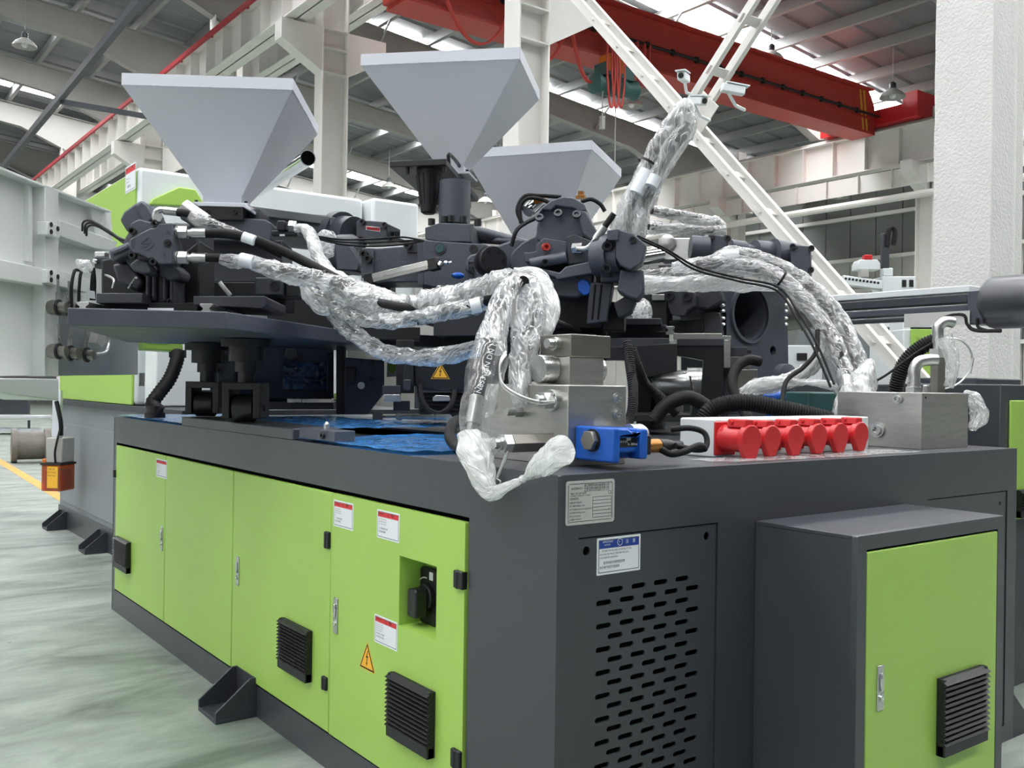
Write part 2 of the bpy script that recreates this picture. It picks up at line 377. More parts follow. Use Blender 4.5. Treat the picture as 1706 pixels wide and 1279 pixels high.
# far side wall: sheet panels, girts
wr = MB(); wr.box(28.2, -13, 0, 28.4, 63, 9.2); wr = struct(wr.build('wall_right', 'hall_grey'))
mat('wall_panel', 'a9aaa4', .6, 0, .05, 2); mat('wall_panel_dark', '6f726f', .6, 0, .06, 2)
for (z0, z1, mt) in ((0.0, 3.0, 'wall_panel'), (3.05, 4.9, 'wall_panel_dark'), (4.95, 6.0, 'wall_panel'), (6.05, 7.5, 'wall_panel_dark'), (7.55, 9.0, 'wall_panel_dark')):
    pmx = MB(); pmx.box(28.12, .015, z0, 28.2, .985, z1); pme2 = pmx.mesh('panel')
    for i in range(34):
        o = link(pme2, 'panel', mt); o.location = (0, 4 + i, 0); setp(o, wr)
for z in (3.0, 4.92, 6.02, 7.5):
    m2 = MB(); m2.box(27.95, 0, z - .06, 28.14, 45, z + .06); o = m2.build('girt', 'hall_white'); setp(o, wr)
wb = MB(); wb.box(-18, 62.2, 0, 28.4, 62.4, 13.7); wb = struct(wb.build('wall_back', 'hall_grey'))
for (z0, z1) in ((0, 3), (3.1, 6), (6.1, 9), (9.1, 12)):
    pmx = MB(); pmx.box(.02, 62.1, z0, 1.98, 62.2, z1); pme2 = pmx.mesh('panel')
    for i in range(23):
        o = link(pme2, 'panel', 'wall_panel_dark'); o.location = (-17.9 + 2 * i, 0, 0); setp(o, wb)
wf = MB(); wf.box(-18, -13.2, 0, 28.4, -13, 13.7); wf = struct(wf.build('wall_front', 'dark_iron'))  # unseen end wall, added in a dark colour to shade the machine's end face
# ------------------------------------------------------------------ columns
def hcol(x, y, z1, wx=.32, wy=.5, label='', grp=None, name='steel_column', crane=True, sides=(-1, 1), zb=7.55):
    t = thing(name, label, 'column', (x, y, 0), grp)
    # flanges face +-y? web along y
    m = MB(); m.box(x - wx / 2, y - wy / 2, 0, x + wx / 2, y - wy / 2 + .022, z1); m.box(x - wx / 2, y + wy / 2 - .022, 0, x + wx / 2, y + wy / 2, z1)
    m.box(x - .01, y - wy / 2 + .022, 0, x + .01, y + wy / 2 - .022, z1); m.build('shaft', 'hall_white', t)
    if crane:
        for s in sides:
            m = MB(); xa, xb = sorted((x + s * .16, x + s * 1.0))
            m.prism([(x + s * .16, y - .15, zb - .75), (x + s * 1.0, y - .15, zb - .3), (x + s * 1.0, y - .15, zb), (x + s * .16, y - .15, zb)], (0, .3, 0))
            m.build('crane_bracket', 'hall_white', t)
        for z in (zb - .75, zb): 
            m = MB(); m.box(x - wx / 2 + .002, y - wy / 2 + .022, z - .01, x + wx / 2 - .002, y + wy / 2 - .022, z + .01); m.build('stiffener', 'hall_white', t)
    m = MB(); m.box(x - .3, y - .38, 0, x + .3, y + .38, .03); m.build('base_plate', 'hall_white', t)
    return t
def hcol_x(x, y, z1, label, grp=None, sides=(-1, 1), z_b=7.95):
    # row columns: flanges face across the hall
    t = thing('steel_column', label, 'column', (x, y, 0), grp); wx, wy = .52, .34
    m = MB(); m.box(x - wx / 2, y - wy / 2, 0, x - wx / 2 + .024, y + wy / 2, z1); m.box(x + wx / 2 - .024, y - wy / 2, 0, x + wx / 2, y + wy / 2, z1)
    m.box(x - wx / 2 + .024, y - .01, 0, x + wx / 2 - .024, y + .01, z1); m.build('shaft', 'hall_white', t)
    for s in sides:
        m = MB(); m.prism([(x + s * .26, y - .15, z_b - .8), (x + s * 1.05, y - .15, z_b - .35), (x + s * 1.05, y - .15, z_b), (x + s * .26, y - .15, z_b)], (0, .3, 0)); m.build('crane_bracket', 'hall_white', t)
    for z in (z_b - .8, z_b - .35, z_b, z_b + 1.1):
        m = MB(); m.box(x - wx / 2 + .024, y - wy / 2, z - .01, x + wx / 2 - .024, y + wy / 2, z + .01); m.build('stiffener', 'hall_white', t)
    m = MB(); m.box(x - .4, y - .3, 0, x + .4, y + .3, .03); m.build('base_plate', 'hall_white', t)
    return t
RZB = rz(6.2) - 1.4
hcol_x(6.2, 8.28, RZB, 'white steel column right behind the middle hopper, in front of the red crane', sides=(1,), z_b=6.9)
hcol_x(6.2, 14.22, RZB, 'white steel column with crane brackets just right of the left hopper')
hcol_x(6.2, 19.9, RZB, 'white steel column of the row hidden behind the left hopper')
hcol_x(6.2, 25.4, RZB, 'white steel column left of the left hopper rim, third visible in the row')
hcol_x(6.2, 35.8, RZB, 'white steel column nearest the left end of the row, above the white guard')
# plaster coated column in front
t = thing('coated_column', 'thick white column with rough sprayed coating at the right edge', 'column', (6.2, 2.05, 0))
FC = Fr((6.2, 2.05, 0), 0)
mb = MB(); cw = [(-.30, -.24), (.10, -.24), (.13, -.20), (.30, -.20), (.30, .24), (-.30, .24)]
nz = 60
ring = []
for q in range(len(cw)):
    (xa, ya), (xb, yb) = cw[q], cw[(q + 1) % len(cw)]
    for i in range(6): ring.append((xa + (xb - xa) * i / 6, ya + (yb - ya) * i / 6))
vs = []; R = len(ring)
for j in range(nz + 1):
    z = RZB * j / nz
    for (xx, yy) in ring:
        nn = noise.noise(V((xx * 9, yy * 9, z * 7))) * .008
        l = sqrt(xx * xx + yy * yy); vs.append((6.2 + xx * (1 + nn / l), 2.05 + yy * (1 + nn / l), z))
mb.add(vs, [(j * R + i, j * R + (i + 1) % R, (j + 1) * R + (i + 1) % R, (j + 1) * R + i) for j in range(nz) for i in range(R)])
mb.build('shaft', 'plaster', t, ang=60)
mb = MB(); mb.box(5.85, 1.72, 0, 6.55, 2.38, .06); mb.build('base_plate', 'hall_white', t)
# right row columns
for i, y in enumerate((-1.0, 4.9, 11.0, 17.1, 23.2, 29.3)):
    lb = ['white steel column of the far right row, behind the coated column', 'white steel column of the far right row, just past the coated column',
          'white steel column carrying the crane runway just left of the coated column', 'white steel column under the crane runway, right of the ladder brace',
          'white steel column behind the crossing of the ladder brace', 'white steel column farthest along the right runway'][i]
    hcol(20.95, y, rz(20.8) - 1.3, .34, .45, lb, crane=True, sides=(-1,), zb=7.1)
# ------------------------------------------------------------------ crane runways
def runway(name, label, x, y0, y1, z0, z1, fl, step, lower=None, col='hall_white'):
    t = thing(name, label, 'girder', (x, y0, z0))
    m = MB(); m.box(x - .012, y0, z0, x + .012, y1, z1); m.build('web', col, t)
    m = MB(); m.box(x - fl / 2, y0, z1 - .025, x + fl / 2, y1, z1); m.build('top_flange', col, t)
    m = MB(); m.box(x - fl / 2, y0, z0, x + fl / 2, y1, z0 + .025); m.build('bottom_flange', col, t)
    m = MB(); m.box(-fl / 2 + .01, -.008, z0 + .025, fl / 2 - .01, .008, z1 - .025); sm = m.mesh('stiffener')
    y = y0 + .3
    while y < y1 - .2:
        o = link(sm, 'stiffener', col); o.location = (x, y, 0); setp(o, t); y += step
    m = MB(); m.box(x - .04, y0, z1, x + .04, y1, z1 + .1); m.build('rail', 'hall_grey', t)
    return t
t = runway('crane_runway', 'long white crane runway girder with a red conductor rail along its top, upper left', 5.45, 3, 58, 8.0, 8.78, .42, 1.0)
mb = MB(); mb.box(5.2, 3, 8.72, 5.26, 58, 8.82); 
for y in range(4, 58, 2): mb.box(5.24, y, 8.72, 5.3, y + .05, 8.78)
mb.build('conductor_rail', 'red_stripe', t)
runway('crane_runway', 'white runway girder behind the red railed one, far side of the columns', 6.82, 9.5, 58, 8.41, 9.25, .4, 1.0)
t = runway('crane_runway', 'white stiffened crane runway girder under the end of the red crane, right', 20.45, -6, 50, 7.1, 8.05, .36, .95)
mb = MB(); mb.box(20.3, -6, 6.55, 20.36, 50, 7.0); mb.build('lower_web', 'hall_white', t)
m = MB(); m.box(20.22, -.01, 6.55, 20.36, .01, 7.0); sm = m.mesh('lower_stiffener')
for i in range(40): o = link(sm, 'lower_stiffener', 'hall_white'); o.location = (0, 3 + .95 * i, 0); setp(o, t)
mb = MB(); mb.cyl((19.9, -2, 6.2), (19.9, 40, 6.2), .09, n=10)
tag(mb.build('ventilation_pipe', 'hall_white'), 'white pipe running below the right crane runway', 'pipe')
# dark pipe and cable tray, upper left
pp = [P(236, -4, 21), P(180, 70, 23.5), P(100, 165, 27), P(30, 243, 31), P(-8, 275, 33)]
mb = MB(); mb.bar(PX(250, -20, 1.0), PX(0, 285, 1.0), .07, .09)
t = tag(mb.build('cable_tray', 'dark_iron'), 'dark cable tray slanting across the roof at upper left', 'tray')
mb = MB(); q = PX(100, 169, 1.0); mb.bar(q, q + V((1.1, 0, .0)), .06, .06); mb.build('branch', 'dark_iron', t)
# ------------------------------------------------------------------ red bridge crane
CYc = 12.0
t = thing('bridge_crane', 'red overhead bridge crane girder spanning the right bay under the roof', 'crane', (13, CYc, 8))
mb = MB()
for (xa, xb, za, zb) in ((6.3, 7.1, 7.94, 8.38), (7.1, 19.2, 7.94, 8.98)):
    mb.box(xa, CYc - .02, za, xb, CYc + .5, zb)
mb.prism([(19.2, CYc - .02, 7.94), (20.14, CYc - .02, 8.0), (20.14, CYc - .02, 8.62), (19.9, CYc - .02, 8.98), (19.2, CYc - .02, 8.98)], (0, .52, 0)); mb.build('girder', 'red_paint', t, .01)
mb = MB(); mb.box(7.1, CYc - .16, 8.985, 19.9, CYc + .64, 9.02); mb.build('top_plate', 'red_paint', t)
mb = MB(); mb.box(6.4, CYc - .12, 7.88, 20.0, CYc + .55, 7.94); mb.box(6.6, CYc - .05, 8.28, 20.1, CYc - .02, 8.33); mb.build('lower_flange', 'red_paint', t)
for (ya, yb) in ((CYc - 1.0, CYc + 1.6),):
    mb = MB(); mb.box(20.15, ya, 8.16, 20.62, yb, 8.56); mb.build('end_truck', 'red_plastic', t, .01)
mb = MB(); mb.box(20.0, CYc + .9, 8.17, 20.9, CYc + 1.3, 8.75); mb.build('buffer', 'red_plastic', t, .01)
mb = MB(); mb.box(20.1, CYc - 1.2, 8.17, 20.9, CYc - .8, 8.8); mb.build('buffer', 'red_plastic', t, .01)
mb = MB()
for dx in (0, .16): mb.prism([(19.62 + dx, CYc - .024, 7.95), (19.69 + dx, CYc - .024, 7.95), (19.53 + dx, CYc - .024, 8.97), (19.46 + dx, CYc - .024, 8.97)], (0, .003, 0))
mb.build('warning_stripe', 'stripe_yellow', t)
mb = MB(); mb.tube([(6.6, CYc - .15, 8.36), (20.1, CYc - .15, 8.36)], .03, 6)
for i in range(18): mb.box(6.9 + i * .72, CYc - .18, 8.30, 6.98 + i * .72, CYc - .12, 8.42)
mb.build('festoon_track', 'ink', t)
mb = MB()
xs_ = [7.0, 8.6, 9.9, 10.95, 11.35, 11.65, 11.85, 12.0]
for i in range(len(xs_) - 1):
    xa, xb = xs_[i], xs_[i + 1]; dep = .9 if i < 2 else 1.15 - .05 * i
    for dy in (0, .05): mb.tube(spline([(xa, CYc - .16 - dy, 8.34), (xa + (xb - xa) * .25, CYc - .16 - dy, 8.34 - dep * .75), ((xa + xb) / 2, CYc - .16 - dy, 8.34 - dep), (xa + (xb - xa) * .75, CYc - .16 - dy, 8.34 - dep * .75), (xb, CYc - .16 - dy, 8.34)], 5), .022, 5)
mb.build('festoon_cable', 'cable_red', t)
# hoist under the girder
t = thing('wire_rope_hoist', 'dark green electric hoist with red cables hanging below the crane', 'hoist', (11.6, CYc - .2, 7))
hp = PY(1020, 140, CYc - .25)
ha, hb = PY(988, 138, CYc - .25), PY(1058, 152, CYc - .25)
mb = MB(); mb.lathe(ha, hb - ha, [(0, .12), (.03, .2), (.12, .2), (.14, .15), (.3, .15), (.32, .19), (.75, .19), (.77, .15), (.9, .15), ((hb - ha).length - .03, .2), ((hb - ha).length, .16)], 16); mb.build('drum', 'teal_paint', t)
mb = MB(); mb.box(hp.x - .3, CYc - .4, hp.z + .1, hp.x + .45, CYc - .05, hp.z + .35); mb.build('trolley', 'teal_paint', t, .01)
q = PY(1020, 112, CYc - .3); mb = MB(); mb.box(q.x - .18, CYc - .42, q.z - .12, q.x + .2, CYc - .1, q.z + .22); mb.build('motor_cover', 'orange', t, .02)
for i in range(3):
    mb = MB(); q = PY(1012 + i * 8, 120, CYc - .46); mb.tube(spline([q + V((0, 0, .5)), q, q + V((.06, 0, -.55)), q + V((.14, 0, -.62)), q + V((.2, 0, -.1)), q + V((.18, 0, .4))], 5), .022, 5); mb.build('pendant_cable', 'cable_red', t)
mb = MB(); q = PY(1004, 150, CYc - .3); mb.tube([q, q + V((0, 0, -.5))], .012, 5); q2 = PY(1026, 150, CYc - .3); mb.tube([q2, q2 + V((0, 0, -1.9))], .012, 5); mb.box(q.x - .04, q.y - .04, q.z - .75, q.x + .04, q.y + .04, q.z - .5); mb.build('pendant', 'hall_grey', t)
# ------------------------------------------------------------------ laced X bracing of the column row
def brace(label, y0, z0, y1, z1, fs, x=6.2, off=.13):
    t = thing('ladder_brace', label, 'brace', (x, y0, z0)); p0, p1 = V((x, y0, z0)), V((x, y1, z1)); d = (p1 - p0).normalized()
    for s in (-1, 1):
        m = MB(); o = V((off * s, 0, 0)); m.bar(p0 + o, p1 + o, .115, .014, (1, 0, 0)); o2 = V((off * s - .047 * s, 0, 0)); nrm = V((0, -d.z, d.y)) * .05
        m.bar(p0 + o + nrm, p1 + o + nrm, .012, .06, (1, 0, 0)); m.build('chord', 'hall_white', t)
    for f in fs:
        q = p0.lerp(p1, f); m = MB(); m.bar(q - V((off + .04, 0, 0)), q + V((off + .09, 0, 0)), .10, .014, d.cross(V((1, 0, 0)))); m.build('batten', 'hall_white', t)
    return t
FS = [.03 + .075 * i for i in range(13)]
brace('white ladder like diagonal brace falling to the right in front of the red crane', 2.35, 1.32, 8.05, 7.28, FS)
brace('white ladder like diagonal brace rising to the right across the red crane', 8.05, 1.75, 2.35, 7.35, FS, 6.18)
q = V((6.2, 5.2, 4.5)); mb = MB(); mb.prism([q + V((.0, -.3, .0)), q + V((0, 0, -.3)), q + V((0, .3, 0)), q + V((0, 0, .3))], (.012, 0, 0))
tag(mb.build('gusset_plate', 'hall_white'), 'white gusset plate where the two ladder braces cross', 'plate')
def cctv(px, py, dx, lab):
    q = PX(px, py, 5.85); t = thing('security_camera', lab, 'camera', q); e = V((dx * .8, -.45, -.12)).normalized()
    m = MB(); m.bar(q - e * .12, q + e * .12, .085, .085); m.build('housing', 'white_paint', t, .012)
    m = MB(); m.bar(q - e * .08 + V((0, 0, .052)), q + e * .16 + V((0, 0, .052)), .11, .012); m.build('sun_shield', 'white_paint', t)
    m = MB(); m.cyl(q + e * .12, q + e * .13, .03, n=12); m.build('lens', 'ink', t)
    m = MB(); m.tube([q - e * .05 - V((0, 0, .04)), q + V((.1, .05, -.13)), q + V((.3, .1, -.13))], .018, 6); m.build('bracket', 'white_paint', t)
cctv(1139, 129, -1, 'white security camera pointing left at the crossing of the ladder braces')
cctv(1221, 149, 1, 'white security camera pointing right at the crossing of the ladder braces')
cctv(1162, 168, -.1, 'small white security camera just above the wrapped hoses at the brace crossing')
# ------------------------------------------------------------------ high bay lamps
def lamp(q, label, group=None):
    t = thing('high_bay_lamp', label, 'lamp', q, group); q = V(q)
    m = MB(); m.lathe(q, ZZ, [(0, .30), (.04, .29), (.12, .23), (.18, .14), (.22, .09)], 20, cap=False); m.build('reflector', 'hall_grey', t)
    m = MB(); m.lathe(q + V((0, 0, .22)), ZZ, [(0, .06), (.02, .08), (.12, .08), (.16, .04)], 16); m.build('ballast', 'dark_iron', t)
    m = MB(); m.ball(q + V((0, 0, .05)), .08, 10); m.build('bulb', 'label_white', t)
    m = MB(); m.cyl(q + V((0, 0, .45)), (q.x, q.y, rz(q.x) - .05), .012, n=6); m.build('suspension_rod', 'hall_grey', t)
def roofpt(x, y, dz):
    r = ray(x, y); a = rz(0) - dz; tt = (a - .1 * CAM.x - CAM.z) / (r.z + .1 * r.x); return CAM + r * tt
for (px, py, dz, lb) in ((41, 78, 1.6, 'high bay lamp hanging under the roof at the far upper left'), (1052, 178, 1.8, 'dark high bay lamp hanging just below the green hoist'),
        (1487, 163, 1.4, 'round high bay lamp above the end of the red crane'), (1285, 100, .8, 'high bay lamp just over the red crane, right of the brace'),
        (1398, 330, 1.5, 'high bay lamp under the low roof beneath the right runway'), (808, 338, 1.6, 'small high bay lamp seen right of the middle hopper stand'), (648, 313, 1.5, 'small high bay lamp above the white machine cover'),
        (1240, 357, 1.6, 'small high bay lamp low on the right of the ladder brace')):
    lamp(roofpt(px, py, dz), lb)
# ================================================================== MACHINE BASE
BX, BY, BZ = 2.57, 4.54, 1.253
base = thing('machine_bed', 'long dark grey machine base with four green doors on its left side', 'machine', (0, 0, 0))
DZ0, DZ1 = .147, 1.072
doors = [(.438, 1.354), (1.361, 2.388), (2.396, 3.422), (3.430, 4.458)]
# left side sheet with the door opening
th = .012
side = curve_mesh('side_panel', [[(0, 0), (BY, 0), (BY, BZ), (0, BZ)], [(.425, DZ0 - .01), (4.47, DZ0 - .01), (4.47, DZ1 + .016), (.425, DZ1 + .016)]], (th / 2, 0, 0), YY, ZZ, th)
link(side, 'side_panel', 'grey_paint', base, .004)
# end sheet with the perforated cover opening
PA, PB, PCz = PY(964, 895.6, 0), PY(1196.5, 870.8, 0), 1.077
px0, px1 = PA.x, PB.x
end = curve_mesh('end_panel', [[(th, 0), (BX, 0), (BX, BZ), (th, BZ)], [(px0, .06), (px1, .06), (px1, PCz), (px0, PCz)], [(1.86, .07), (2.49, .07), (2.49, 1.075), (1.86, 1.075)]], (0, th / 2, 0), XX, ZZ, th)
# map flips: ex x ey = x cross z = -y
link(end, 'end_panel', 'grey_paint', base, .003)
mb = MB(); mb.box(BX - th, th, 0, BX, BY, BZ); mb.build('far_side_panel', 'grey_paint', base)
mb = MB(); mb.box(0, BY - th, 0, BX, BY, BZ); mb.build('rear_panel', 'grey_paint', base)
mb = MB(); mb.box(.03, .03, .02, BX - .03, BY - .03, .06); mb.box(.25, .3, .06, .27, BY - .1, BZ - .2); mb.box(.3, .25, .06, BX - .1, .27, BZ - .2); mb.build('inner_frame', 'deep_dark', base)
# top deck: rim around sunken trays
mb = MB()
mb.box(th, th, BZ - .012, BX - th, .78, BZ); mb.box(th, .78, BZ - .012, .06, BY - th, BZ); mb.box(.95, .78, BZ - .012, BX - th, BY - th, BZ); mb.box(.06, 1.72, BZ - .012, .95, 1.86, BZ)
mb.box(.06, .78, BZ - .06, .95, BY - .02, BZ - .05); mb.build('top_deck', 'grey_paint', base)
mb = MB(); mb.box(0, 1.74, BZ, .22, 3.18, BZ + .048); mb.build('roller_rail', 'grey_paint', base, .004)
# film covered trays
def film_sheet(x0, y0, x1, y1, z, nx, ny, amp, name='protective_film'):
    vs = []; 
    for j in range(ny + 1):
        for i in range(nx + 1):
            x = x0 + (x1 - x0) * i / nx; y = y0 + (y1 - y0) * j / ny
            f = noise.noise(V((x * 7, y * 16, 0))) * .6 + noise.noise(V((x * 18, y * 34, 3))) * .5
            vs.append((x, y, z + amp * f))
    m = MB(); m.add(vs, [(j * (nx + 1) + i, j * (nx + 1) + i + 1, (j + 1) * (nx + 1) + i + 1, (j + 1) * (nx + 1) + i) for j in range(ny) for i in range(nx)]); return m
tag(film_sheet(.005, .80, .95, 1.72, BZ + .012, 50, 60, .008).build('protective_film', 'blue_film', None, ang=180), 'crinkled blue protective film on the base top, nearest piece by the hoses', 'film')
tag(film_sheet(.235, 1.75, .95, 3.15, BZ + .046, 40, 80, .010).build('protective_film', 'blue_film', None, ang=180), 'crinkled blue protective film on the base top behind the rollers', 'film')
tag(film_sheet(.005, 3.2, .85, 4.5, BZ + .012, 40, 80, .008).build('protective_film', 'blue_film', None, ang=180), 'crinkled blue protective film on the far left end of the base top', 'film')
# doors
def lock(parent, F, name='lock_plate', h=.135, w=.034):
    m = link(curve_mesh(name, [rrect(-w / 2, -h / 2, w / 2, h / 2, .003), circ(0, -h * .27, .008, 10)], F.w(0, -.003, 0), F.r, F.u, .005), name, 'zinc', parent)
    return m
def lock_set(thing_, door, F):
    # swing handle plate with paddle and key cylinder, one sub-part of the door
    m = MB(); m.fb(F, -.017, -.005, -.068, .017, 0, .068)
    m.build('lock_plate', 'zinc', door, .003)
    m = MB()
    m.prism([F.w(.009 * cos(2 * pi * i / 14), -.005, .018 + .028 * sin(2 * pi * i / 14)) for i in range(14)], -F.a * .006); m.build('lock_handle', 'chrome', door, .002)
    m = MB(); m.cyl(F.w(0, -.005, -.03), F.w(0, -.011, -.03), .009, n=12); m.build('key_cylinder', 'chrome', door)
FL = Fr((0, 0, 0), 90)   # facing the left side: right = -y ... away = +x
def LF(x, y): 
    p = PX(x, y, 0); return Fr((0, p.y, p.z), 90)
def grille(parent, F, wd, ht, n=12):
    """louvred ventilation cover, frame with slats standing proud"""
    g = MB(); g.fb(F, -wd / 2, -.004, -ht / 2, wd / 2, 0, ht / 2)
    e = .012
    g.fb(F, -wd / 2, -.026, -ht / 2, -wd / 2 + e, -.004, ht / 2); g.fb(F, wd / 2 - e, -.026, -ht / 2, wd / 2, -.004, ht / 2); g.fb(F, -wd / 2, -.030, -ht / 2, wd / 2, -.004, -ht / 2 + .035)
    go = g.build('vent_grille', 'black_plastic', parent, .002)
    st = (ht - .035) / n
    for i in range(n):
        u1 = ht / 2 - i * st; u0 = u1 - st * (.86 if i else .95)
        s = MB(); s.prism([F.w(-wd / 2 - .002, -.008, u1), F.w(-wd / 2 - .002, -.016, u1), F.w(-wd / 2 - .002, -.036, u0), F.w(-wd / 2 - .002, -.030, u0 - .003)], F.r * (wd + .004)); s.build('slat', 'black_plastic', go)
    return go
fold = .02
dobj = []
for i, (ya, yb) in enumerate(doors):
    if i == 0:
        r0, r1 = PX(668, 924, 0), PX(729, 1068, 0); y1, y0 = r0.y, r1.y; zt, zb = PX(668, 924, 0).z, PX(668, 1042, 0).z
        me = curve_mesh('door', [[(ya, DZ0), (yb, DZ0), (yb, DZ1), (ya, DZ1)], [(y0, zb), (y1, zb), (y1, zt), (y0, zt)]], (-.006 + .009, 0, 0), YY, ZZ, .018)
        d = link(me, 'door', 'green_paint', base, .004)
        m = MB(); e = .10
        m.box(-.0055, y0, zb, e, y0 + .002, zt); m.box(-.0055, y1 - .002, zb, e, y1, zt); m.box(-.0055, y0 + .002, zb, e, y1 - .002, zb + .002); m.box(-.0055, y0 + .002, zt - .002, e, y1 - .002, zt); m.box(e, y0, zb, e + .002, y1, zt); m.build('switch_recess', 'green_paint', d)
        # rotary switch on the recess floor
        pc_ = PX(722, 992, e); F = Fr((e, pc_.y, pc_.z), 90); k = 1.3
        sw = MB(); sw.prism([F.w(x * k, 0, y * k) for (x, y) in rrect(-.05, -.075, .05, .075, .025)], -F.a * .022); sw.build('rotary_switch', 'black_plastic', d, .004)
        sw = MB(); sw.cyl(F.w(0, -.022, .0), F.w(0, -.04, 0), .045, n=20); sw.build('switch_collar', 'black_plastic', d, .003)
        sw = MB(); sw.prism([F.w(x * k, -.038, y * k) for (x, y) in rrect(-.022, -.05, .022, .025, .01)], -F.a * .05); sw.build('switch_knob', 'black_metal', d, .006)
        sw = MB(); sw.prism([F.w(x * k, -.0225, y * k) for (x, y) in rrect(.008, .045, .026, .066, .002)], -F.a * .002); sw.build('switch_label', 'label_white', d)
        sw = MB(); sw.tube([F.w(k * (.048 * sin(a) - .01), -.024, k * .048 * cos(a)) for a in [(-1.2 + i * .12) for i in range(12)]], .0022, 5); sw.build('dial_mark', 'label_white', d)
    else:
        m = MB(); m.box(-.006, ya, DZ0, .012, yb, DZ1); d = m.build('door', 'green_paint', base, .004)
    dobj.append(d)
for (p, i) in (((270, 897), 3), ((396.5, 951), 2), ((560, 1025), 0)):
    q = PX(*p, -.006); lock_set(base, dobj[i], Fr((-.006, q.y, q.z), 90))
def hinge(y, z, h, i, w=.05):
    m = MB(); m.box(-.018, y - w / 2, z - h / 2, .004, y + w / 2, z + h / 2); m.cyl((-.014, y + w * .1, z - h / 2), (-.014, y + w * .1, z + h / 2), .008, n=10); m.build('hinge', 'black_metal', dobj[i], .004)
for (px, pya, pyb, i, w) in ((549.5, 885, 913, 1, .038), (545, 1126, 1148, 1, .038), (770, 950, 980, 0, .05), (765, 1247, 1279, 0, .05), (194.5, 782, 795, 3, .02), (193.6, 927, 938, 3, .02)):
    a, b_ = PX(px, pya, 0), PX(px, pyb, 0); hinge(a.y, (a.z + b_.z) / 2, abs(a.z - b_.z), i, w)
for (xa, ya, xb, yb) in ((198, 892, 219.5, 955), (476, 1027, 522, 1136), (659, 1117, 727, 1262)):
    pa, pb = PX(xa, ya, 0), PX(xb, yb, 0); top = pa.z; bot = PX(xb, yb, 0).z
    F = Fr((-.006, (pa.y + pb.y) / 2, (top + bot) / 2), 90); grille(base, F, abs(pa.y - pb.y), top - bot)
# plinth mounting feet
def foot(y, x0=0., z=0.0, s=1., yaw=90, parent=None):
    F = Fr((x0, y, z), yaw); m = MB()
    m.fb(F, -.115 * s, -.185 * s, 0, .115 * s, 0, .018 * s); ft = m.build('mounting_foot', 'dark_iron', parent, .003)
    for q in (-.115, .103):
        m = MB(); m.prism([F.w(q * s, 0, .018 * s), F.w(q * s, -.185 * s, .018 * s), F.w(q * s, -.185 * s, .05 * s), F.w(q * s, -.03 * s, .175 * s), F.w(q * s, 0, .175 * s)], F.r * .012 * s); m.build('gusset', 'dark_iron', ft)
    m = MB(); m.fb(F, -.103 * s, -.012 * s, .018 * s, .103 * s, 0, .175 * s); m.build('back_plate', 'dark_iron', ft)
    m = MB(); m.cyl(F.w(.04 * s, -.09 * s, .0181 * s), F.w(.04 * s, -.09 * s, .02 * s), .012, n=12); m.build('bolt_hole', 'ink', ft)
    m = MB(); m.fb(F, -.10 * s, -.17 * s, -.0, .10 * s, -.01, .001); return ft
foot(2.20, parent=base)
# foot on the far right side of the end
m = MB(); m.prism([(2.571, .0, .0), (2.72, .0, .0), (2.72, .0, .055), (2.571, 0, .19)], (0, .012, 0)); m.box(2.571, 0.012, 0, 2.72, .2, .016); m.build('mounting_foot', 'dark_iron', base)
# perforated cover plate
rows, cols = [], []
cx_even = [PY(1006.8, 1100, 0).x + .0, PY(1171, 1100, 0).x]
sl_top = PY(1006.8, 967, 0).z
pitch = (PY(1006.8, 1004.6, 0).z - PY(1006.8, 1237.2, 0).z) / 12.0
xA = [PY(p, 1100, 0).x for p in (1006.8, 1045.5, 1083, 1119, 1154)]; xB = [(xA[i] + xA[i + 1]) / 2 for i in range(4)]
zref = PY(1006.8, 1004.6, 0).z
holes = []
for k in range(-3, 24):
    z = zref - k * pitch
    for x in (xA if k % 2 == 0 else xB):
        if .1 < z < .95: holes.append(slot(x, z, .058, .0155))
g = .004
cov = curve_mesh('vent_cover', [[(px0 + g, .06 + g), (px1 - g, .06 + g), (px1 - g, PCz - g), (px0 + g, PCz - g)]] + holes + [circ(PY(979, 918, 0).x, PY(979, 918, 0).z, .013, 16), circ(PY(1179, 893, 0).x, PY(1179, 893, 0).z, .013, 16)], (0, .008, 0), XX, ZZ, .006)
link(cov, 'vent_cover', 'grey_paint', base)
mb = MB(); mb.box(1.86 + g, .004, .07 + g, 2.49 - g, .010, 1.075 - g); sc2 = mb.build('side_cover', 'grey_paint', base)
q = PY(1667.5, 835, 0); mb = MB(); mb.cyl((q.x, .0039, q.z - .008), (q.x, .0030, q.z - .008), .009, n=12); mb.build('key_slot', 'ink', sc2)
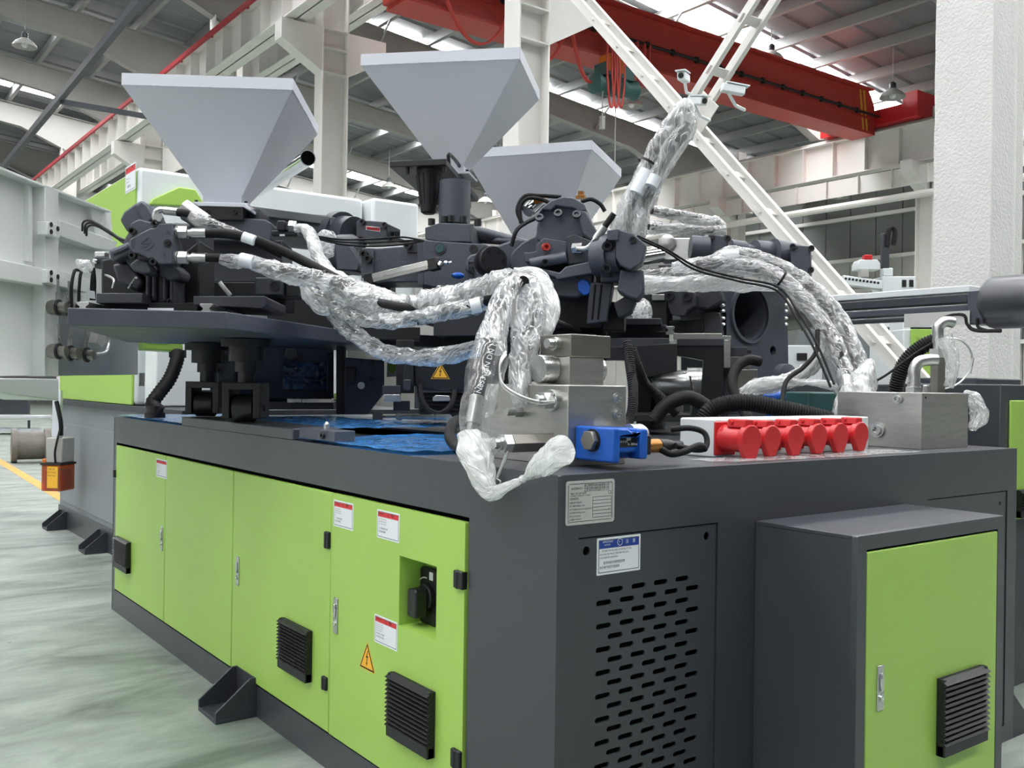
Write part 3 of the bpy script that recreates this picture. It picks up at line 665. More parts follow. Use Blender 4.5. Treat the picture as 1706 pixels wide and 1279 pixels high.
# ------------------------------------------------------------------ stickers and plates
def sticker(parent, o, ex, ey, w, h, head_m, head_txt, lines, hfrac=.24, frame='label_frame', sizes=None, name='warning_label', icon=None, head_ink='ink'):
    """o lower-left corner, flat print: sheet > frame, header, lettering"""
    ez = V(ex).cross(V(ey)); o = V(o); e = .0006
    m = curve_mesh(name, [rrect(0, 0, w, h, .003)], o + ez * e, ex, ey, .001); s = link(m, name, 'label_white', parent)
    b = w * .035
    link(curve_mesh('border', [rrect(b, b, w - b, h - b, .002), rrect(b * 1.35, b * 1.35, w - b * 1.35, h - b * 1.35, .002)], o + ez * .0015, ex, ey), 'border', frame, s)
    if head_m:
        link(curve_mesh('header', [[(b * 1.4, h * (1 - hfrac)), (w - b * 1.4, h * (1 - hfrac)), (w - b * 1.4, h - b * 1.4), (b * 1.4, h - b * 1.4)]], o + ez * .0018, ex, ey), 'header', head_m, s)
        ms = [text_mesh(t_, h * sz, o + V(ex) * (w * tx) + V(ey) * (h * ty) + ez * .0026, ex, ey, sx=sx_) for (t_, sz, tx, ty, sx_) in head_txt]
        link(joinm(ms, 'header_lettering'), 'header_lettering', head_ink, s)
    ms = [text_mesh(t_, h * sz, o + V(ex) * (w * tx) + V(ey) * (h * ty) + ez * .002, ex, ey, sx=sx_) for (t_, sz, tx, ty, sx_) in lines]
    link(joinm(ms, 'lettering'), 'lettering', 'label_ink', s)
    return s
HEAD = [('WARNING', .085, .10, .845, .9), ('\u26a0', .15, .46, .82, .9), ('\u8b66\u544a', .11, .64, .835, 1.)]
def wl(parent, tl, br, lines):
    a, c = PX(*tl, -.006), PX(*br, -.006); w = abs(a.y - c.y); hh = a.z - c.z
    return sticker(parent, (-.006, a.y, c.z), -YY, ZZ, w, hh, 'label_red', HEAD, lines)
L1 = [('Only qualified electricians', .055, .09, .66, .82), ('may open this cabinet. Switch', .055, .09, .585, .78), ('off main power before work', .055, .09, .51, .8), ('on it.', .055, .09, .435, .8), ('\u975e\u7535\u6c14\u4e13\u4e1a\u4eba\u5458', .075, .16, .30, .95), ('\u7981\u6b62\u6253\u5f00\u7535\u7bb1\u95e8', .075, .09, .19, .95)]
L2 = [('Disconnect main power before', .06, .09, .66, .72), ('opening the cabinet. Failure', .06, .09, .58, .8), ('to do so may cause injury.', .06, .09, .50, .8), ('\u6253\u5f00\u7535\u7bb1\u524d\u8bf7\u5148\u5207\u65ad', .075, .12, .33, .85), ('\u4e3b\u7535\u6e90\u4ee5\u9632\u89e6\u7535', .075, .09, .22, .95)]
L3 = [('High voltage inside. Do not', .055, .09, .67, .82), ('touch live parts. Turn off the', .055, .09, .595, .78), ('main switch and wait before', .055, .09, .52, .8), ('servicing the machine.', .055, .09, .445, .8), ('\u5185\u6709\u9ad8\u538b\u7535\uff0c\u8bf7\u52ff\u89e6\u6478', .07, .09, .33, .85), ('\u5173\u95ed\u7535\u6e90\u540e\u65b9\u53ef\u7ef4\u4fee', .07, .09, .22, .9)]
wl(base, (556.5, 831.5), (588.5, 884.5), L1); wl(base, (629, 847.5), (665.5, 905), L2); wl(base, (624.5, 1021.5), (662, 1085.5), L3); wl(base, (260.5, 763), (278, 798), L1)
def hazard(parent, F, sz):
    """yellow high voltage triangle"""
    def tri(s, c=.03): 
        h = s * .866; return [F.w(x, 0, y) for (x, y) in ((-s / 2, -h / 3), (s / 2, -h / 3), (0, 2 * h / 3))]
    m = MB(); m.prism([p + (-F.a) * 0 for p in tri(sz * 1.1)], -F.a * .0008); s = m.build('hazard_sign', 'yellow', parent)
    m = MB(); m.prism([p - F.a * .0008 for p in tri(sz)], -F.a * .0004); m.build('border', 'ink', s)
    m = MB(); m.prism([p - F.a * .0012 for p in tri(sz * .82)], -F.a * .0004); m.build('field', 'yellow', s)
    k = sz / 2.9; bp = [(.10, .92), (-.22, .18), (.02, .22), (-.12, -.32), (-.2, -.3), (-.03, -.6), (.09, -.24), (.0, -.26), (.22, .42), (-.02, .36), (.2, .9)]
    m = MB(); m.prism([F.w(x * k, -.0016, y * k + k * .08) for (x, y) in bp], -F.a * .0004); m.build('lightning_bolt', 'ink', s)
    return s
a, c = PX(600, 1108, -.006), PX(624, 1119, -.006); q = PX(612.5, 1100, -.006)
hazard(base, Fr((-.006, (a.y + c.y) / 2, PX(612, 1070, -.006).z - .6 * abs(a.y - c.y) * 1.0), 90), abs(a.y - c.y) * 1.0)
# metal nameplate on the end
a, c = PY(942.5, 806, 0), PY(1022.5, 868, 0); zt_, zb_ = PY(942.5, 802, 0).z, PY(942.5, 876, 0).z
ww, hh = c.x - a.x, zt_ - zb_; o = V((a.x, -.0002, zb_))
npl = link(curve_mesh('nameplate', [rrect(0, 0, ww, hh, .008)], o + V((0, -.0008, 0)), XX, ZZ, .0016), 'nameplate', 'nameplate', base)
bd = [curve_mesh('b', [rrect(.008, .008, ww - .008, hh - .008, .004), rrect(.0095, .0095, ww - .0095, hh - .0095, .004)], o + V((0, -.0019, 0)), XX, ZZ)]
rx0, rx1 = ww * .54, ww * .93
for i in range(7): 
    zz = hh * (.60 - .078 * i); bd.append(curve_mesh('b', [[(rx0, zz), (rx1, zz), (rx1, zz + .0012), (rx0, zz + .0012)]], o + V((0, -.0019, 0)), XX, ZZ))
for xv in (rx0, rx1): bd.append(curve_mesh('b', [[(xv, hh * .132), (xv + .0012, hh * .132), (xv + .0012, hh * .6), (xv, hh * .6)]], o + V((0, -.0019, 0)), XX, ZZ))
link(joinm(bd, 'rule'), 'rule', 'label_ink', npl)
T = [('\u6d59\u6c5f\u7cbe\u5bc6\u673a\u68b0\u8bbe\u5907\u6709\u9650\u516c\u53f8', .072, .36, .855, .9), ('\u5b81\u6ce2\u6ce8\u5851\u673a\u68b0\u5236\u9020\u6709\u9650\u516c\u53f8', .072, .36, .785, .9), ('INJECTION MACHINERY CO., LTD', .045, .36, .74, 1.12), ('AOSENO', .075, .10, .80, 1.1),
     ('\u5730\u5740: \u6d59\u6c5f\u7701\u5b81\u6ce2\u5e02', .055, .09, .69, 1.), ('ADDRESS: ZHEJIANG, NINGBO', .04, .09, .645, 1.1), ('CE', .11, .86, .655, .9), ('\u6ce8\u5851\u6210\u578b\u673a', .055, .07, .575, 1.),
     ('\u8bbe\u5907\u578b\u53f7 MODEL', .05, .07, .49, 1.), ('\u51fa\u5382\u7f16\u53f7 SERIAL NO', .05, .07, .415, 1.), ('\u751f\u4ea7\u65e5\u671f MANUFACTURE DATE', .05, .07, .335, .95), ('\u603b\u529f\u7387 POWER (KW)', .05, .07, .26, 1.), ('\u7535\u538b VOLTAGE', .05, .07, .185, 1.), ('\u603b\u91cd\u91cf WEIGHT', .05, .07, .11, 1.), ('kW', .035, .87, .30, 1.), ('V', .04, .87, .155, 1.)]
link(joinm([text_mesh(t_, hh * sz, o + XX * (ww * tx) + ZZ * (hh * ty) + V((0, -.0021, 0)), XX, ZZ, sx=sx_) for (t_, sz, tx, ty, sx_) in T], 'lettering'), 'lettering', 'label_ink', npl)
m = MB()
for (rx, rz_) in ((.06, .07), (.94, .07), (.06, .93), (.94, .93)): m.ball(o + V((ww * rx, -.0016, hh * rz_)), .004, 8, (1, .5, 1))
m.build('rivet', 'zinc', npl)
# blue grounding sticker
a, c = PY(994.5, 899, .005), PY(1066, 950, .005); zt_, zb_ = PY(994.5, 897, .005).z, PY(994.5, 959, .005).z; ww, hh = c.x - a.x, zt_ - zb_
sticker(base, (a.x, .0052, zb_), XX, ZZ, ww, hh, 'label_blue', [('IMPORTANT', .075, .12, .86, .9), ('NOTICE', .065, .16, .78, .9), ('\u2460'.replace('\u2460', '!'), .14, .485, .79, 1.), ('\u6ce8', .12, .64, .80, 1.), ('\u610f', .12, .80, .80, 1.)],
        [('GROUND THE MACHINE ACCORDING TO THE', .068, .10, .62, .76), ('NATIONAL ELECTRICAL CODE AND THE LOCAL', .068, .06, .53, .72), ('CODES BEFORE OPERATION', .068, .06, .44, .76), ('\u64cd\u4f5c\u673a\u5668\u524d\u8bf7\u6309\u7167\u56fd\u5bb6\u548c', .085, .14, .29, .85), ('\u5730\u65b9\u7535\u6c14\u89c4\u8303\u53ef\u9760\u63a5\u5730', .085, .06, .17, .85)], hfrac=.29, head_ink='label_white')
link(curve_mesh('circle', [circ(a.x * 0 + ww * .51, hh * .845, hh * .10, 20), circ(ww * .51, hh * .845, hh * .085, 20)], V((a.x, .0025, zb_)), XX, ZZ), 'circle_mark', 'label_white', base)
# ================================================================== ELECTRICAL CABINET on the end
cx0, cx1, cy0, cz1 = .83, 1.70, -.374, 1.068
cab = thing('electrical_cabinet', 'dark grey floor cabinet with one bright green door, lower right', 'cabinet', ((cx0 + cx1) / 2, cy0, 0))
o_ = .045
fr = curve_mesh('front_frame', [[(cx0, .02), (cx1, .02), (cx1, cz1), (cx0, cz1)], [(cx0 + o_, .10), (cx1 - o_, .10), (cx1 - o_, 1.025), (cx0 + o_, 1.025)]], (0, cy0 + .01, 0), XX, ZZ, .02)
link(fr, 'front_frame', 'grey_paint', cab, .004)
mb = MB(); mb.box(cx0, cy0 + .02, .02, cx0 + .012, -.002, cz1 - .012); mb.box(cx1 - .012, cy0 + .02, .02, cx1, -.002, cz1 - .012); mb.box(cx0 + .012, cy0 + .02, .02, cx1 - .012, -.002, .034); mb.box(cx0 + .012, -.016, .034, cx1 - .012, -.002, cz1 - .012); mb.box(cx0 + .02, cy0 + .03, 0, cx1 - .02, -.01, .02)
mb.build('body', 'grey_paint', cab)
mb = MB(); mb.box(cx0 + .0, cy0 + .02, cz1 - .012, cx1, -.002, cz1 + .0005); mb.build('top', 'grey_paint', cab, .002)
mb = MB(); mb.box(cx0 + o_ + .005, cy0 - .002, .105, cx1 - o_ - .005, cy0 + .016, 1.018); cdoor = mb.build('door', 'green_paint', cab, .004)
q = PY(1464.5, 1145, cy0); lock_set(cab, cdoor, Fr((q.x, cy0 - .002, q.z), 0))
a, c = PY(1562, 1136, cy0 - .005), PY(1633, 1235, cy0 - .005); zt_ = PY(1600, 1122, cy0 - .02).z; zb_ = PY(1600, 1248, cy0 - .02).z
grille(cab, Fr(((a.x + c.x) / 2, cy0 - .002, (zt_ + zb_) / 2), 0), c.x - a.x, zt_ - zb_)
# ================================================================== MACHINERY ON THE BASE
def tr(F, pts, a, th, name, m, parent, bevel=.004, ang=35):
    """solid cut to an outline on the frame's plane, th metres thick going away"""
    mb = MB(); mb.prism([F.px(x, y, a) for (x, y) in pts], F.a * th); return mb.build(name, m, parent, bevel, ang)
def rect(x0, y0, x1, y1): return [(x0, y1), (x1, y1), (x1, y0), (x0, y0)]
def cyl_away(F, x, y, a, prof, name, m, parent, n=24):
    mb = MB(); mb.lathe(F.px(x, y, a), F.a, prof, n); return mb.build(name, m, parent, 0, 40)
def bolt_at(p, ax, r, h, name, m, parent, sock=True):
    mb = MB(); ax = V(ax).normalized(); p = V(p)
    mb.lathe(p, ax, [(0, r), (h, r), (h, r * .55), (h * .45, r * .5)], 12, cap=True); return mb.build(name, m, parent)
def pfr(x, y, d, yaw=36.8): return Fr(P(x, y, d), yaw)
def mpp(d): return d / F_PX
# ------------------------------------------------------------------ hoppers
def hopper(label, c, yaw, w_, dp, zt, zn, nk, loc, lip=.065):
    t = thing('material_hopper', label, 'hopper', (c[0], c[1], zn)); F = Fr((c[0], c[1], 0), yaw)
    def ring(hw, hd, z, da=0): return [F.w(-hw, -hd + da, z), F.w(hw, -hd + da, z), F.w(hw, hd + da, z), F.w(-hw, hd + da, z)]
    m = MB(); vs = ring(w_ / 2, dp / 2, zt) + ring(w_ / 2, dp / 2, zt - lip); m.add(vs, [(0, 4, 5, 1), (1, 5, 6, 2), (2, 6, 7, 3), (3, 7, 4, 0)])
    vs = ring(w_ / 2 - .02, dp / 2 - .02, zt); k = len(m.v); m.add(ring(w_ / 2, dp / 2, zt) + vs, [(0, 1, 5, 4), (1, 2, 6, 5), (2, 3, 7, 6), (3, 0, 4, 7)]); m.build('rim', 'hopper_white', t, .006)
    m = MB(); m.add(ring(w_ / 2 - .003, dp / 2 - .003, zt - lip) + ring(nk / 2, nk / 2, zn + .06) + ring(nk / 2, nk / 2, zn), [(0, 4, 5, 1), (1, 5, 6, 2), (2, 6, 7, 3), (3, 7, 4, 0), (4, 8, 9, 5), (5, 9, 10, 6), (6, 10, 11, 7), (7, 11, 8, 4)]); m.build('cone', 'hopper_white', t, .003)
    m = MB(); m.fb(F, -nk / 2 - .045, -nk / 2 - .045, zn, nk / 2 + .045, nk / 2 + .045, zn + .014); m.build('flange', 'hopper_white', t, .002)
    for (a_, b_) in ((-1, -1), (1, -1), (1, 1), (-1, 1)):
        bolt_at(F.w(a_ * (nk / 2 + .03), b_ * (nk / 2 + .03), zn + .014), ZZ, .010, .012, 'bolt', 'black_metal', t)
    return t
hopper('large grey white square hopper farthest left, over the left injection unit', (.43, 3.72), 33.5, .945, .98, 3.2, 2.54, .23, 0)
hopper('large grey white square hopper in the middle, on the black bracket plate', (1.55, 2.92), 46.2, .94, .80, 3.4, 2.755, .16, 0)
hopper('grey white square hopper lowest and farthest right, partly behind the hoses', (2.86, 3.65), 56., .95, .93, 3.2, 2.42, .26, 0)
# ------------------------------------------------------------------ carriage plate with rollers
ZP0, ZP1 = 1.70, 1.768
t = thing('carriage_plate', 'thick dark grey swivel plate overhanging the left side, carried on two rollers', 'plate', (.2, 2.9, ZP0))
A1, A2, A3 = PZ(112, 542, ZP0), PZ(377, 548, ZP0), PZ(560, 570, ZP0)
A4 = PZ(800, 583, ZP0); A5 = A4 + V((.2, .9, 0)); A6 = A1 + V((.62, 1.5, 0))
m = MB(); m.prism([A1, A2, A3, A4, A5, A6], (0, 0, ZP1 - ZP0)); m.build('plate', 'cast_grey', t, .004)
def roller(px, py, rl, body_w, lab):
    q = PZ(px, py, 1.301); q.z = 1.301; F = Fr(q, 36.8)
    m = MB(); m.fb(F, -.09, -.07, .02, -.055, .10, .16); m.fb(F, .055, -.07, .02, .09, .10, .16); m.fb(F, -.09, -.07, .155, .09, .10, .19); b = m.build('roller_bracket', 'black_metal', t, .004)
    m = MB(); m.lathe(F.w(-.053, 0, .068), F.r, [(0, .055), (.006, .066), (.1, .066), (.106, .055)], 24); m.build('roller', 'black_metal', b)
    m = MB(); m.lathe(F.w(-.10, 0, .068), F.r, [(0, .016), (.2, .016)], 12); m.build('axle', 'dark_iron', b)
    m = MB(); m.lathe(F.w(0, .02, .19), ZZ, [(0, .04), (.05, .04), (.05, .055), (.10, .055), (.10, .085), (1.695 - q.z - .19 - .035, .085), (1.695 - q.z - .19 - .035, .12), (1.695 - q.z - .19, .12)], 24); m.build('roller_post', 'black_metal', t)
roller(343, 694, 0, 0, ''); roller(408, 703, 0, 0, '')
# ------------------------------------------------------------------ injection unit, left
U = Fr(P(245, 430, 4.15), 33)
t = thing('injection_unit', 'left injection unit whose star shaped hydraulic motor faces the camera', 'machine unit', U.w(0, .8, -.35))
cov = tr(U, [(227, 391.8), (250.4, 379.3), (258.2, 379.7), (264.5, 371.4), (288.7, 371.4), (288.7, 440.2), (264.5, 440.2), (253.5, 430.1), (247.3, 431.6), (230.1, 422.2), (221.5, 422.2), (215.2, 411.3), (215.2, 398.8)], 0, .10, 'distribution_cover', 'cast_grey', t, .006)
for (x, y, r) in ((279.4, 405.3, .018),):
    m = MB(); p = U.px(x, y, -.001); m.lathe(p, U.a, [(0, r), (0.0, r * .75)], 20, cap=False); m.lathe(p - U.a * .002, U.a, [(0, r), (.004, r)], 20); m.build('port_plug', 'black_metal', cov)
    bolt_at(p - U.a * .002, -U.a, r * .55, .006, 'plug_screw', 'ink', cov)
for (x, y) in ((223, 386), (261, 373.5), (223, 426.5), (258, 437)): bolt_at(U.px(x, y, .03), -U.a, .016, .03, 'bolt', 'black_metal', t)
m = MB()
dm = [(233, 406), (247, 395), (256, 407), (245, 417)]
for i in range(4):
    a_, b_ = dm[i], dm[(i + 1) % 4]; m.bar(U.px(*a_, -.001), U.px(*b_, -.001), .004, .004)
m.bar(U.px(238, 405, -.001), U.px(250, 405, -.001), .004, .004); m.bar(U.px(240, 411, -.001), U.px(247, 409, -.001), .004, .004); m.build('cast_emblem', 'cast_grey', cov)
for (tx, x, y, s) in (('A', 281, 391, .03), ('B', 276, 429, .03)):
    link(text_mesh(tx, s, U.px(x - 5, y, -.0015), U.r, ZZ), 'cast_letter', 'dark_iron', cov)
link(text_mesh('HYD', .022, U.px(225, 415, -.0015), V((0, 0, 1)), -U.r), 'cast_letter', 'dark_iron', cov)
# star cylinders
def arm(pts, a, th, cap=None, nm='cylinder_head', par=None):
    o = tr(U, pts, a, th, nm, 'cast_grey', par or t, .010); 
    if cap: tr(U, cap, a - .012, .02, 'head_cap', 'cast_grey', o, .006)
    return o
arm([(199, 366), (206, 352), (222, 340), (236, 333), (250, 344), (262, 366), (252, 379), (228, 391), (210, 384)], .10, .16, [(226, 343), (236, 335), (246, 343), (255, 362), (246, 372), (238, 372)])
arm([(180, 416), (215, 402), (222, 419), (214, 424), (190, 436), (183, 431)], .08, .16, [(184, 418), (210, 407), (214, 414), (188, 425)])
arm([(214, 441), (228, 430), (246, 434), (253, 447), (252, 456), (236, 456), (222, 451)], .04, .2)
arm([(262, 440), (290, 440), (303, 452), (300, 464), (282, 468), (264, 458)], .12, .16)
arm([(298, 350), (316, 335), (330, 345), (318, 362), (300, 366)], .2, .2)
cyl_away(U, 246, 414, .13, [(0, .09), (.02, .115), (.16, .115), (.18, .10), (.34, .10)], 'crankcase', 'dark_iron', t, 28)
m = MB(); m.lathe(U.px(311, 350, .1), U.r * .8 - V((0, 0, .55)), [(-.02, .042), (.1, .042)], 16); m.build('side_cylinder', 'zinc', t)
tr(U, [(168, 432), (215, 425), (300, 425), (332, 400), (332, 512), (168, 512)], .32, .3, 'carriage_body', 'deep_dark', t, .01)  # black backing added so the gap below the motor stays dark
tr(U, [(205, 395), (290, 370), (332, 372), (332, 440), (205, 440)], .36, .3, 'gearbox', 'dark_iron', t, .02)
tr(U, [(186, 440), (214, 436), (240, 470), (228, 486), (196, 470)], .16, .1, 'lower_cylinder', 'dark_iron', t, .012)
tr(U, [(216, 372), (232, 364), (262, 372), (262, 392), (225, 400)], .08, .1, 'cylinder_neck', 'cast_grey', t, .008)
# hose fittings
def nutset(x0, y, a, par, r=.028):
    m = MB(); p = U.px(x0, y, a); m.lathe(p, U.r, [(0, r * .8), (.012, r * .8), (.012, r), (.022, r)], 18); m.build('adapter', 'zinc', par)
    m = MB(); m.hexnut(p + U.r * .024, p + U.r * .062, r * 1.05); m.build('hex_nut', 'zinc', par)
    m = MB(); m.lathe(p + U.r * .062, U.r, [(0, r * .62), (.02, r * .62), (.02, r * .85), (.085, r * .85), (.088, r * .7)], 18); m.build('ferrule', 'zinc', par)
nutset(288.5, 387, .05, t); nutset(288.5, 429, .05, t)
m = MB(); pts = [U.px(262, 372, .03) + U.u * .0, U.px(258, 360, .02), U.px(263, 351, .02), U.px(272, 350, .03), U.px(296, 353, .05)]
m.tube(spline(pts, 6), .014, 12); m.build('elbow', 'zinc', t)
m = MB(); m.lathe(U.px(263, 362, .0), U.a, [(0, .02), (.03, .02)], 6); m.build('elbow_nut', 'zinc', t)
m = MB(); m.lathe(U.px(272, 350.5, .03), U.px(297, 353.5, .05) - U.px(272, 350.5, .03), [(0, .015), (.003, .018), (.06, .018)], 16); m.build('ferrule', 'zinc', t)
# stand, slide blocks, rails
tr(U, rect(243, 440, 292, 512), .16, .24, 'bearing_stand', 'dark_iron', t, .006)
m = MB()
for x in (248, 258, 276, 288): m.lathe(U.px(x, 445, .15), -ZZ, [(0, .012), (.15, .012)], 10)
m.build('stand_rib', 'dark_iron', t)
for x in (249, 286): bolt_at(U.px(x, 503, .16), -U.a, .018, .02, 'bolt', 'black_metal', t)
for (pts, nm) in ((rect(160, 488, 237, 505), 'slide_block'), ([(322, 493), (441, 493), (444, 496), (444, 508), (436, 514), (322, 508)], 'slide_block')):
    tr(U, pts, .02, .5, nm, 'dark_iron', t, .004)
tr(U, rect(165, 504, 330, 522), .12, .5, 'carriage', 'deep_dark', t, .004)
tr(U, rect(246, 513, 289, 524.5), .06, .003, 'paper_tag', 'label_white', t, 0)
def rail(F, x, y, wpx, a, L, par, name='guide_rail'):
    w = wpx; pr_ = [(-.5, 0), (.5, 0), (.5, .22), (.25, .5), (.25, .6), (.5, .82), (.5, 1), (-.5, 1), (-.5, .82), (-.25, .6), (-.25, .5), (-.5, .22)]
    o = F.px(x, y, a); m = MB(); m.prism([o + F.r * (p * w) + F.u * (q * w * .95) for (p, q) in pr_], F.a * L); return m.build(name, 'zinc', par, .001)
rail(U, 137.5, 522, .052, -.06, 1.3, t); rail(U, 343, 525, .052, -.1, 1.3, t)
# tubes and plates around
for (pts, r, mt, nm) in (
        ([(215, 480, 4.3), (221, 470, 4.25), (227, 462, 4.2)], .006, 'zinc', 'lever'),
        ([(188, 480, 4.3), (190, 468, 4.3), (185, 462, 4.35), (176, 458, 4.4)], .006, 'zinc', 'pipe'),
        ([(366, 470, 4.3), (372, 478, 4.3), (384, 492, 4.3)], .010, 'zinc', 'lever')):
    m = MB(); m.tube(spline([P(*q) for q in pts], 6), r, 8); m.build(nm, mt, t)
for k, (dx, dy) in enumerate(((0, 0), (4, 4), (7, 8))):
    m = MB(); m.tube(spline([P(137 + dx, 384 + dy, 4.9), P(139 + dx, 370 + dy, 4.8), P(153 + dx, 368 + dy, 4.7), P(178 + dx, 382 + dy, 4.55), P(197 + dx, 395 + dy, 4.45), P(214, 402 + dy, 4.35)], 6), .0055, 8)
    tag(m.build('signal_cable', 'black_rubber'), ['black cable loop from the white guard to the left motor, topmost', 'black cable loop from the white guard to the left motor, middle one', 'black cable loop from the white guard to the left motor, lowest'][k], 'cable')
# sensor box at the left of the motor
sb = thing('sensor_box', 'small dark sensor box with a silver knob between guard and left motor', 'sensor', P(168, 440, 4.6)); F = pfr(168, 440, 4.6)
tr(F, rect(157, 428, 180, 446), 0, .06, 'body', 'dark_iron', sb); m = MB(); m.lathe(F.px(161, 436, 0), -F.a, [(0, .012), (.02, .012), (.024, .006)], 14); m.build('knob', 'chrome', sb); tr(F, rect(157, 419, 175, 428), .01, .05, 'lid', 'zinc', sb)
# hopper throat block, barrel housing behind
B = Fr(P(370, 400, 5.35), 33.5)
tr(B, [(330, 343), (405, 345), (405, 367), (330, 366)], 0, .4, 'throat_block', 'black_metal', t, .004)
tr(B, [(322, 336), (407, 338), (419, 347), (418, 352), (405, 345), (330, 343)], -.005, .4, 'throat_plate', 'hopper_white', t, .003)
tr(B, rect(405, 348, 432, 366), .12, .3, 'throat_side', 'dark_iron', t, .004)
tr(B, [(330, 366), (402, 366), (408, 363), (442, 365), (452, 371), (452, 400), (440, 402), (330, 400)], .03, .35, 'feed_housing', 'cast_grey', t, .008)
tr(B, [(330, 400), (470, 400), (470, 470), (330, 470)], .15, .35, 'housing_body', 'dark_iron', t, .006)
for x in (346, 392): bolt_at(B.px(x, 353, 0), -B.a, .012, .012, 'bolt', 'black_metal', t)
B2 = Fr(P(440, 480, 4.75), 36)
tr(B2, rect(425, 462, 470, 491), 0, .3, 'side_block', 'dark_iron', t, .005); tr(B2, rect(476, 466, 497, 494), .04, .2, 'side_plate', 'black_metal', t, .004)
m = MB(); p = B2.px(458, 476, -.001); m.lathe(p, -B2.a, [(0, .026), (.004, .026), (.004, .018), (-.01, .016)], 20); m.build('socket_plug', 'black_metal', t)
tr(B2, rect(330, 470, 470, 515), .2, .3, 'lower_frame', 'deep_dark', t, .004)
tr(Fr(P(540, 510, 5.5), 36), [(445, 470), (650, 470), (650, 545), (610, 560), (500, 552), (445, 530)], 0, .3, 'rear_frame', 'deep_dark', t, .004)  # black body added to darken the bright gap behind the hoses
# slide valve stack under the beam (467..490 , 367..390)
v = thing('solenoid_valve', 'black valve with a silver hex end at the start of the milky hoses', 'valve', P(475, 380, 4.7)); F = pfr(475, 380, 4.7)
tr(F, rect(461, 367, 475, 384), 0, .06, 'coil', 'black_metal', v, .006); tr(F, rect(474, 369, 484, 383), .01, .04, 'nut', 'dark_iron', v, .004)
m = MB(); m.hexnut(F.px(482, 377, .03), F.px(494, 378, .03), .03); m.build('hex_end', 'zinc', v); tr(F, rect(452, 384, 495, 392), .02, .05, 'base', 'black_metal', v, .004)
tr(F, rect(466, 390, 474, 393), .015, .01, 'label', 'label_white', v, 0)
# ------------------------------------------------------------------ beam and cylinder behind
t = thing('injection_cylinder', 'long grey injection cylinder with a flanged end block and red label', 'cylinder', P(520, 390, 6.0)); C = Fr(P(600, 390, 5.9), 50)
m = MB(); q0, q1 = P(420, 378, 6.6), P(590, 393, 5.95); m.lathe(q0, q1 - q0, [(0, .115), ((q1 - q0).length * .83, .115), ((q1 - q0).length * .84, .145), ((q1 - q0).length * .9, .145), ((q1 - q0).length * .9, .12), ((q1 - q0).length, .12)], 28); m.build('barrel', 'cast_grey', t)
m = MB(); m.bar(P(425, 352, 6.4), P(570, 372, 6.0), .2, .05); m.build('top_rail', 'grey_paint_light', t, .004)
eb = tr(C, [(593, 369), (598, 366), (636, 369), (645, 372), (645, 399), (593, 400)], 0, .24, 'end_block', 'cast_grey', t, .006)
tr(C, [(609.5, 376), (633, 378.5), (633, 386), (609.5, 383)], -.003, .003, 'label_backing', 'label_white', eb, 0); 
link(text_mesh('WARNING', .026, C.px(611, 383.2, -.006), C.r, ZZ * .9 - 0 * C.r), 'label_lettering', 'ink', eb)
tr(C, [(610.5, 377.2), (632, 379.5), (632, 385), (610.5, 382)], -.004, .002, 'label_field', 'label_red', eb, 0)
for (x, y) in ((605, 370), (642, 375), (602, 398)): bolt_at(C.px(x, y, 0), -C.a, .017, .02, 'bolt', 'black_metal', eb)
bb = tr(C, [(641, 391), (671, 398), (671, 404), (641, 400)], .05, .2, 'valve_base', 'black_metal', t, .003)
for x in (645, 653, 662): 
    m = MB(); p = C.px(x, 396, .08); m.cyl(p, p + ZZ * .035, .016, n=12); m.build('cap_screw', 'black_metal', bb)
# big casting behind the milky hoses
t = thing('nozzle_casting', 'dark grey rounded nozzle casting behind the milky hoses', 'casting', P(580, 430, 5.6)); C2 = Fr(P(580, 430, 5.5), 42)
m = MB(); q = C2.px(575, 425, .25); m.lathe(q, C2.r * 1 + ZZ * .1, [(-.12, .06), (-.1, .11), (-.02, .125), (.06, .12), (.10, .09)], 28); m.build('body', 'cast_grey', t)
tr(C2, [(556, 400), (580, 404), (592, 420), (600, 440), (596, 452), (560, 450)], .05, .25, 'rib_plate', 'cast_grey', t, .01)
# foil wrapped port
mb = MB(); F = pfr(543, 412, 5.0); p = F.px(540, 430, 0)
mb.lathe(p, ZZ * 1 + F.r * .12, [(0, .02), (.02, .05), (.06, .045), (.12, .05), (.145, .03)], 16); o = mb.build('film_wrap', 'clear_film', None); tag(o, 'clear film wrapped around a port beside the milky hose bend', 'film')
# ------------------------------------------------------------------ middle injection unit
t = thing('injection_unit', 'middle injection unit with big motor, block and round post under the middle hopper', 'machine unit', P(900, 520, 5.3))
UNIT2 = t; C3 = Fr(P(700, 440, 5.2), 46)
g = tr(C3, [(602, 413), (621, 414), (700, 408), (700, 470), (625, 470), (602, 462)], .0, .3, 'rear_housing', 'cast_grey', t, .006)
tr(C3, rect(602, 413, 622, 462), -.02, .05, 'flange', 'cast_grey', g, .004)
for (x, y) in ((608, 424), (681, 409), (615, 432)): bolt_at(C3.px(x, y, -.02), -C3.a, .022, .03, 'bolt', 'black_metal', g)
tr(C3, rect(678, 402, 705, 421), -.01, .2, 'lug', 'dark_iron', g, .004)
tr(C3, rect(695, 400, 706, 475), -.02, .3, 'edge_plate', 'cast_grey', t, .003)
blk = tr(C3, [(705, 399), (735, 402), (811, 407), (811, 478), (722, 478), (705, 474)], -.04, .4, 'main_block', 'cast_grey', t, .005)
bolt_at(C3.px(733, 414, -.04), -C3.a, .034, .006, 'port_ring', 'dark_iron', blk); bolt_at(C3.px(733, 414, -.046), -C3.a, .022, .006, 'port_plug', 'teal_paint', blk); bolt_at(C3.px(789, 415, -.04), -C3.a, .024, .004, 'port_ring', 'black_metal', blk)
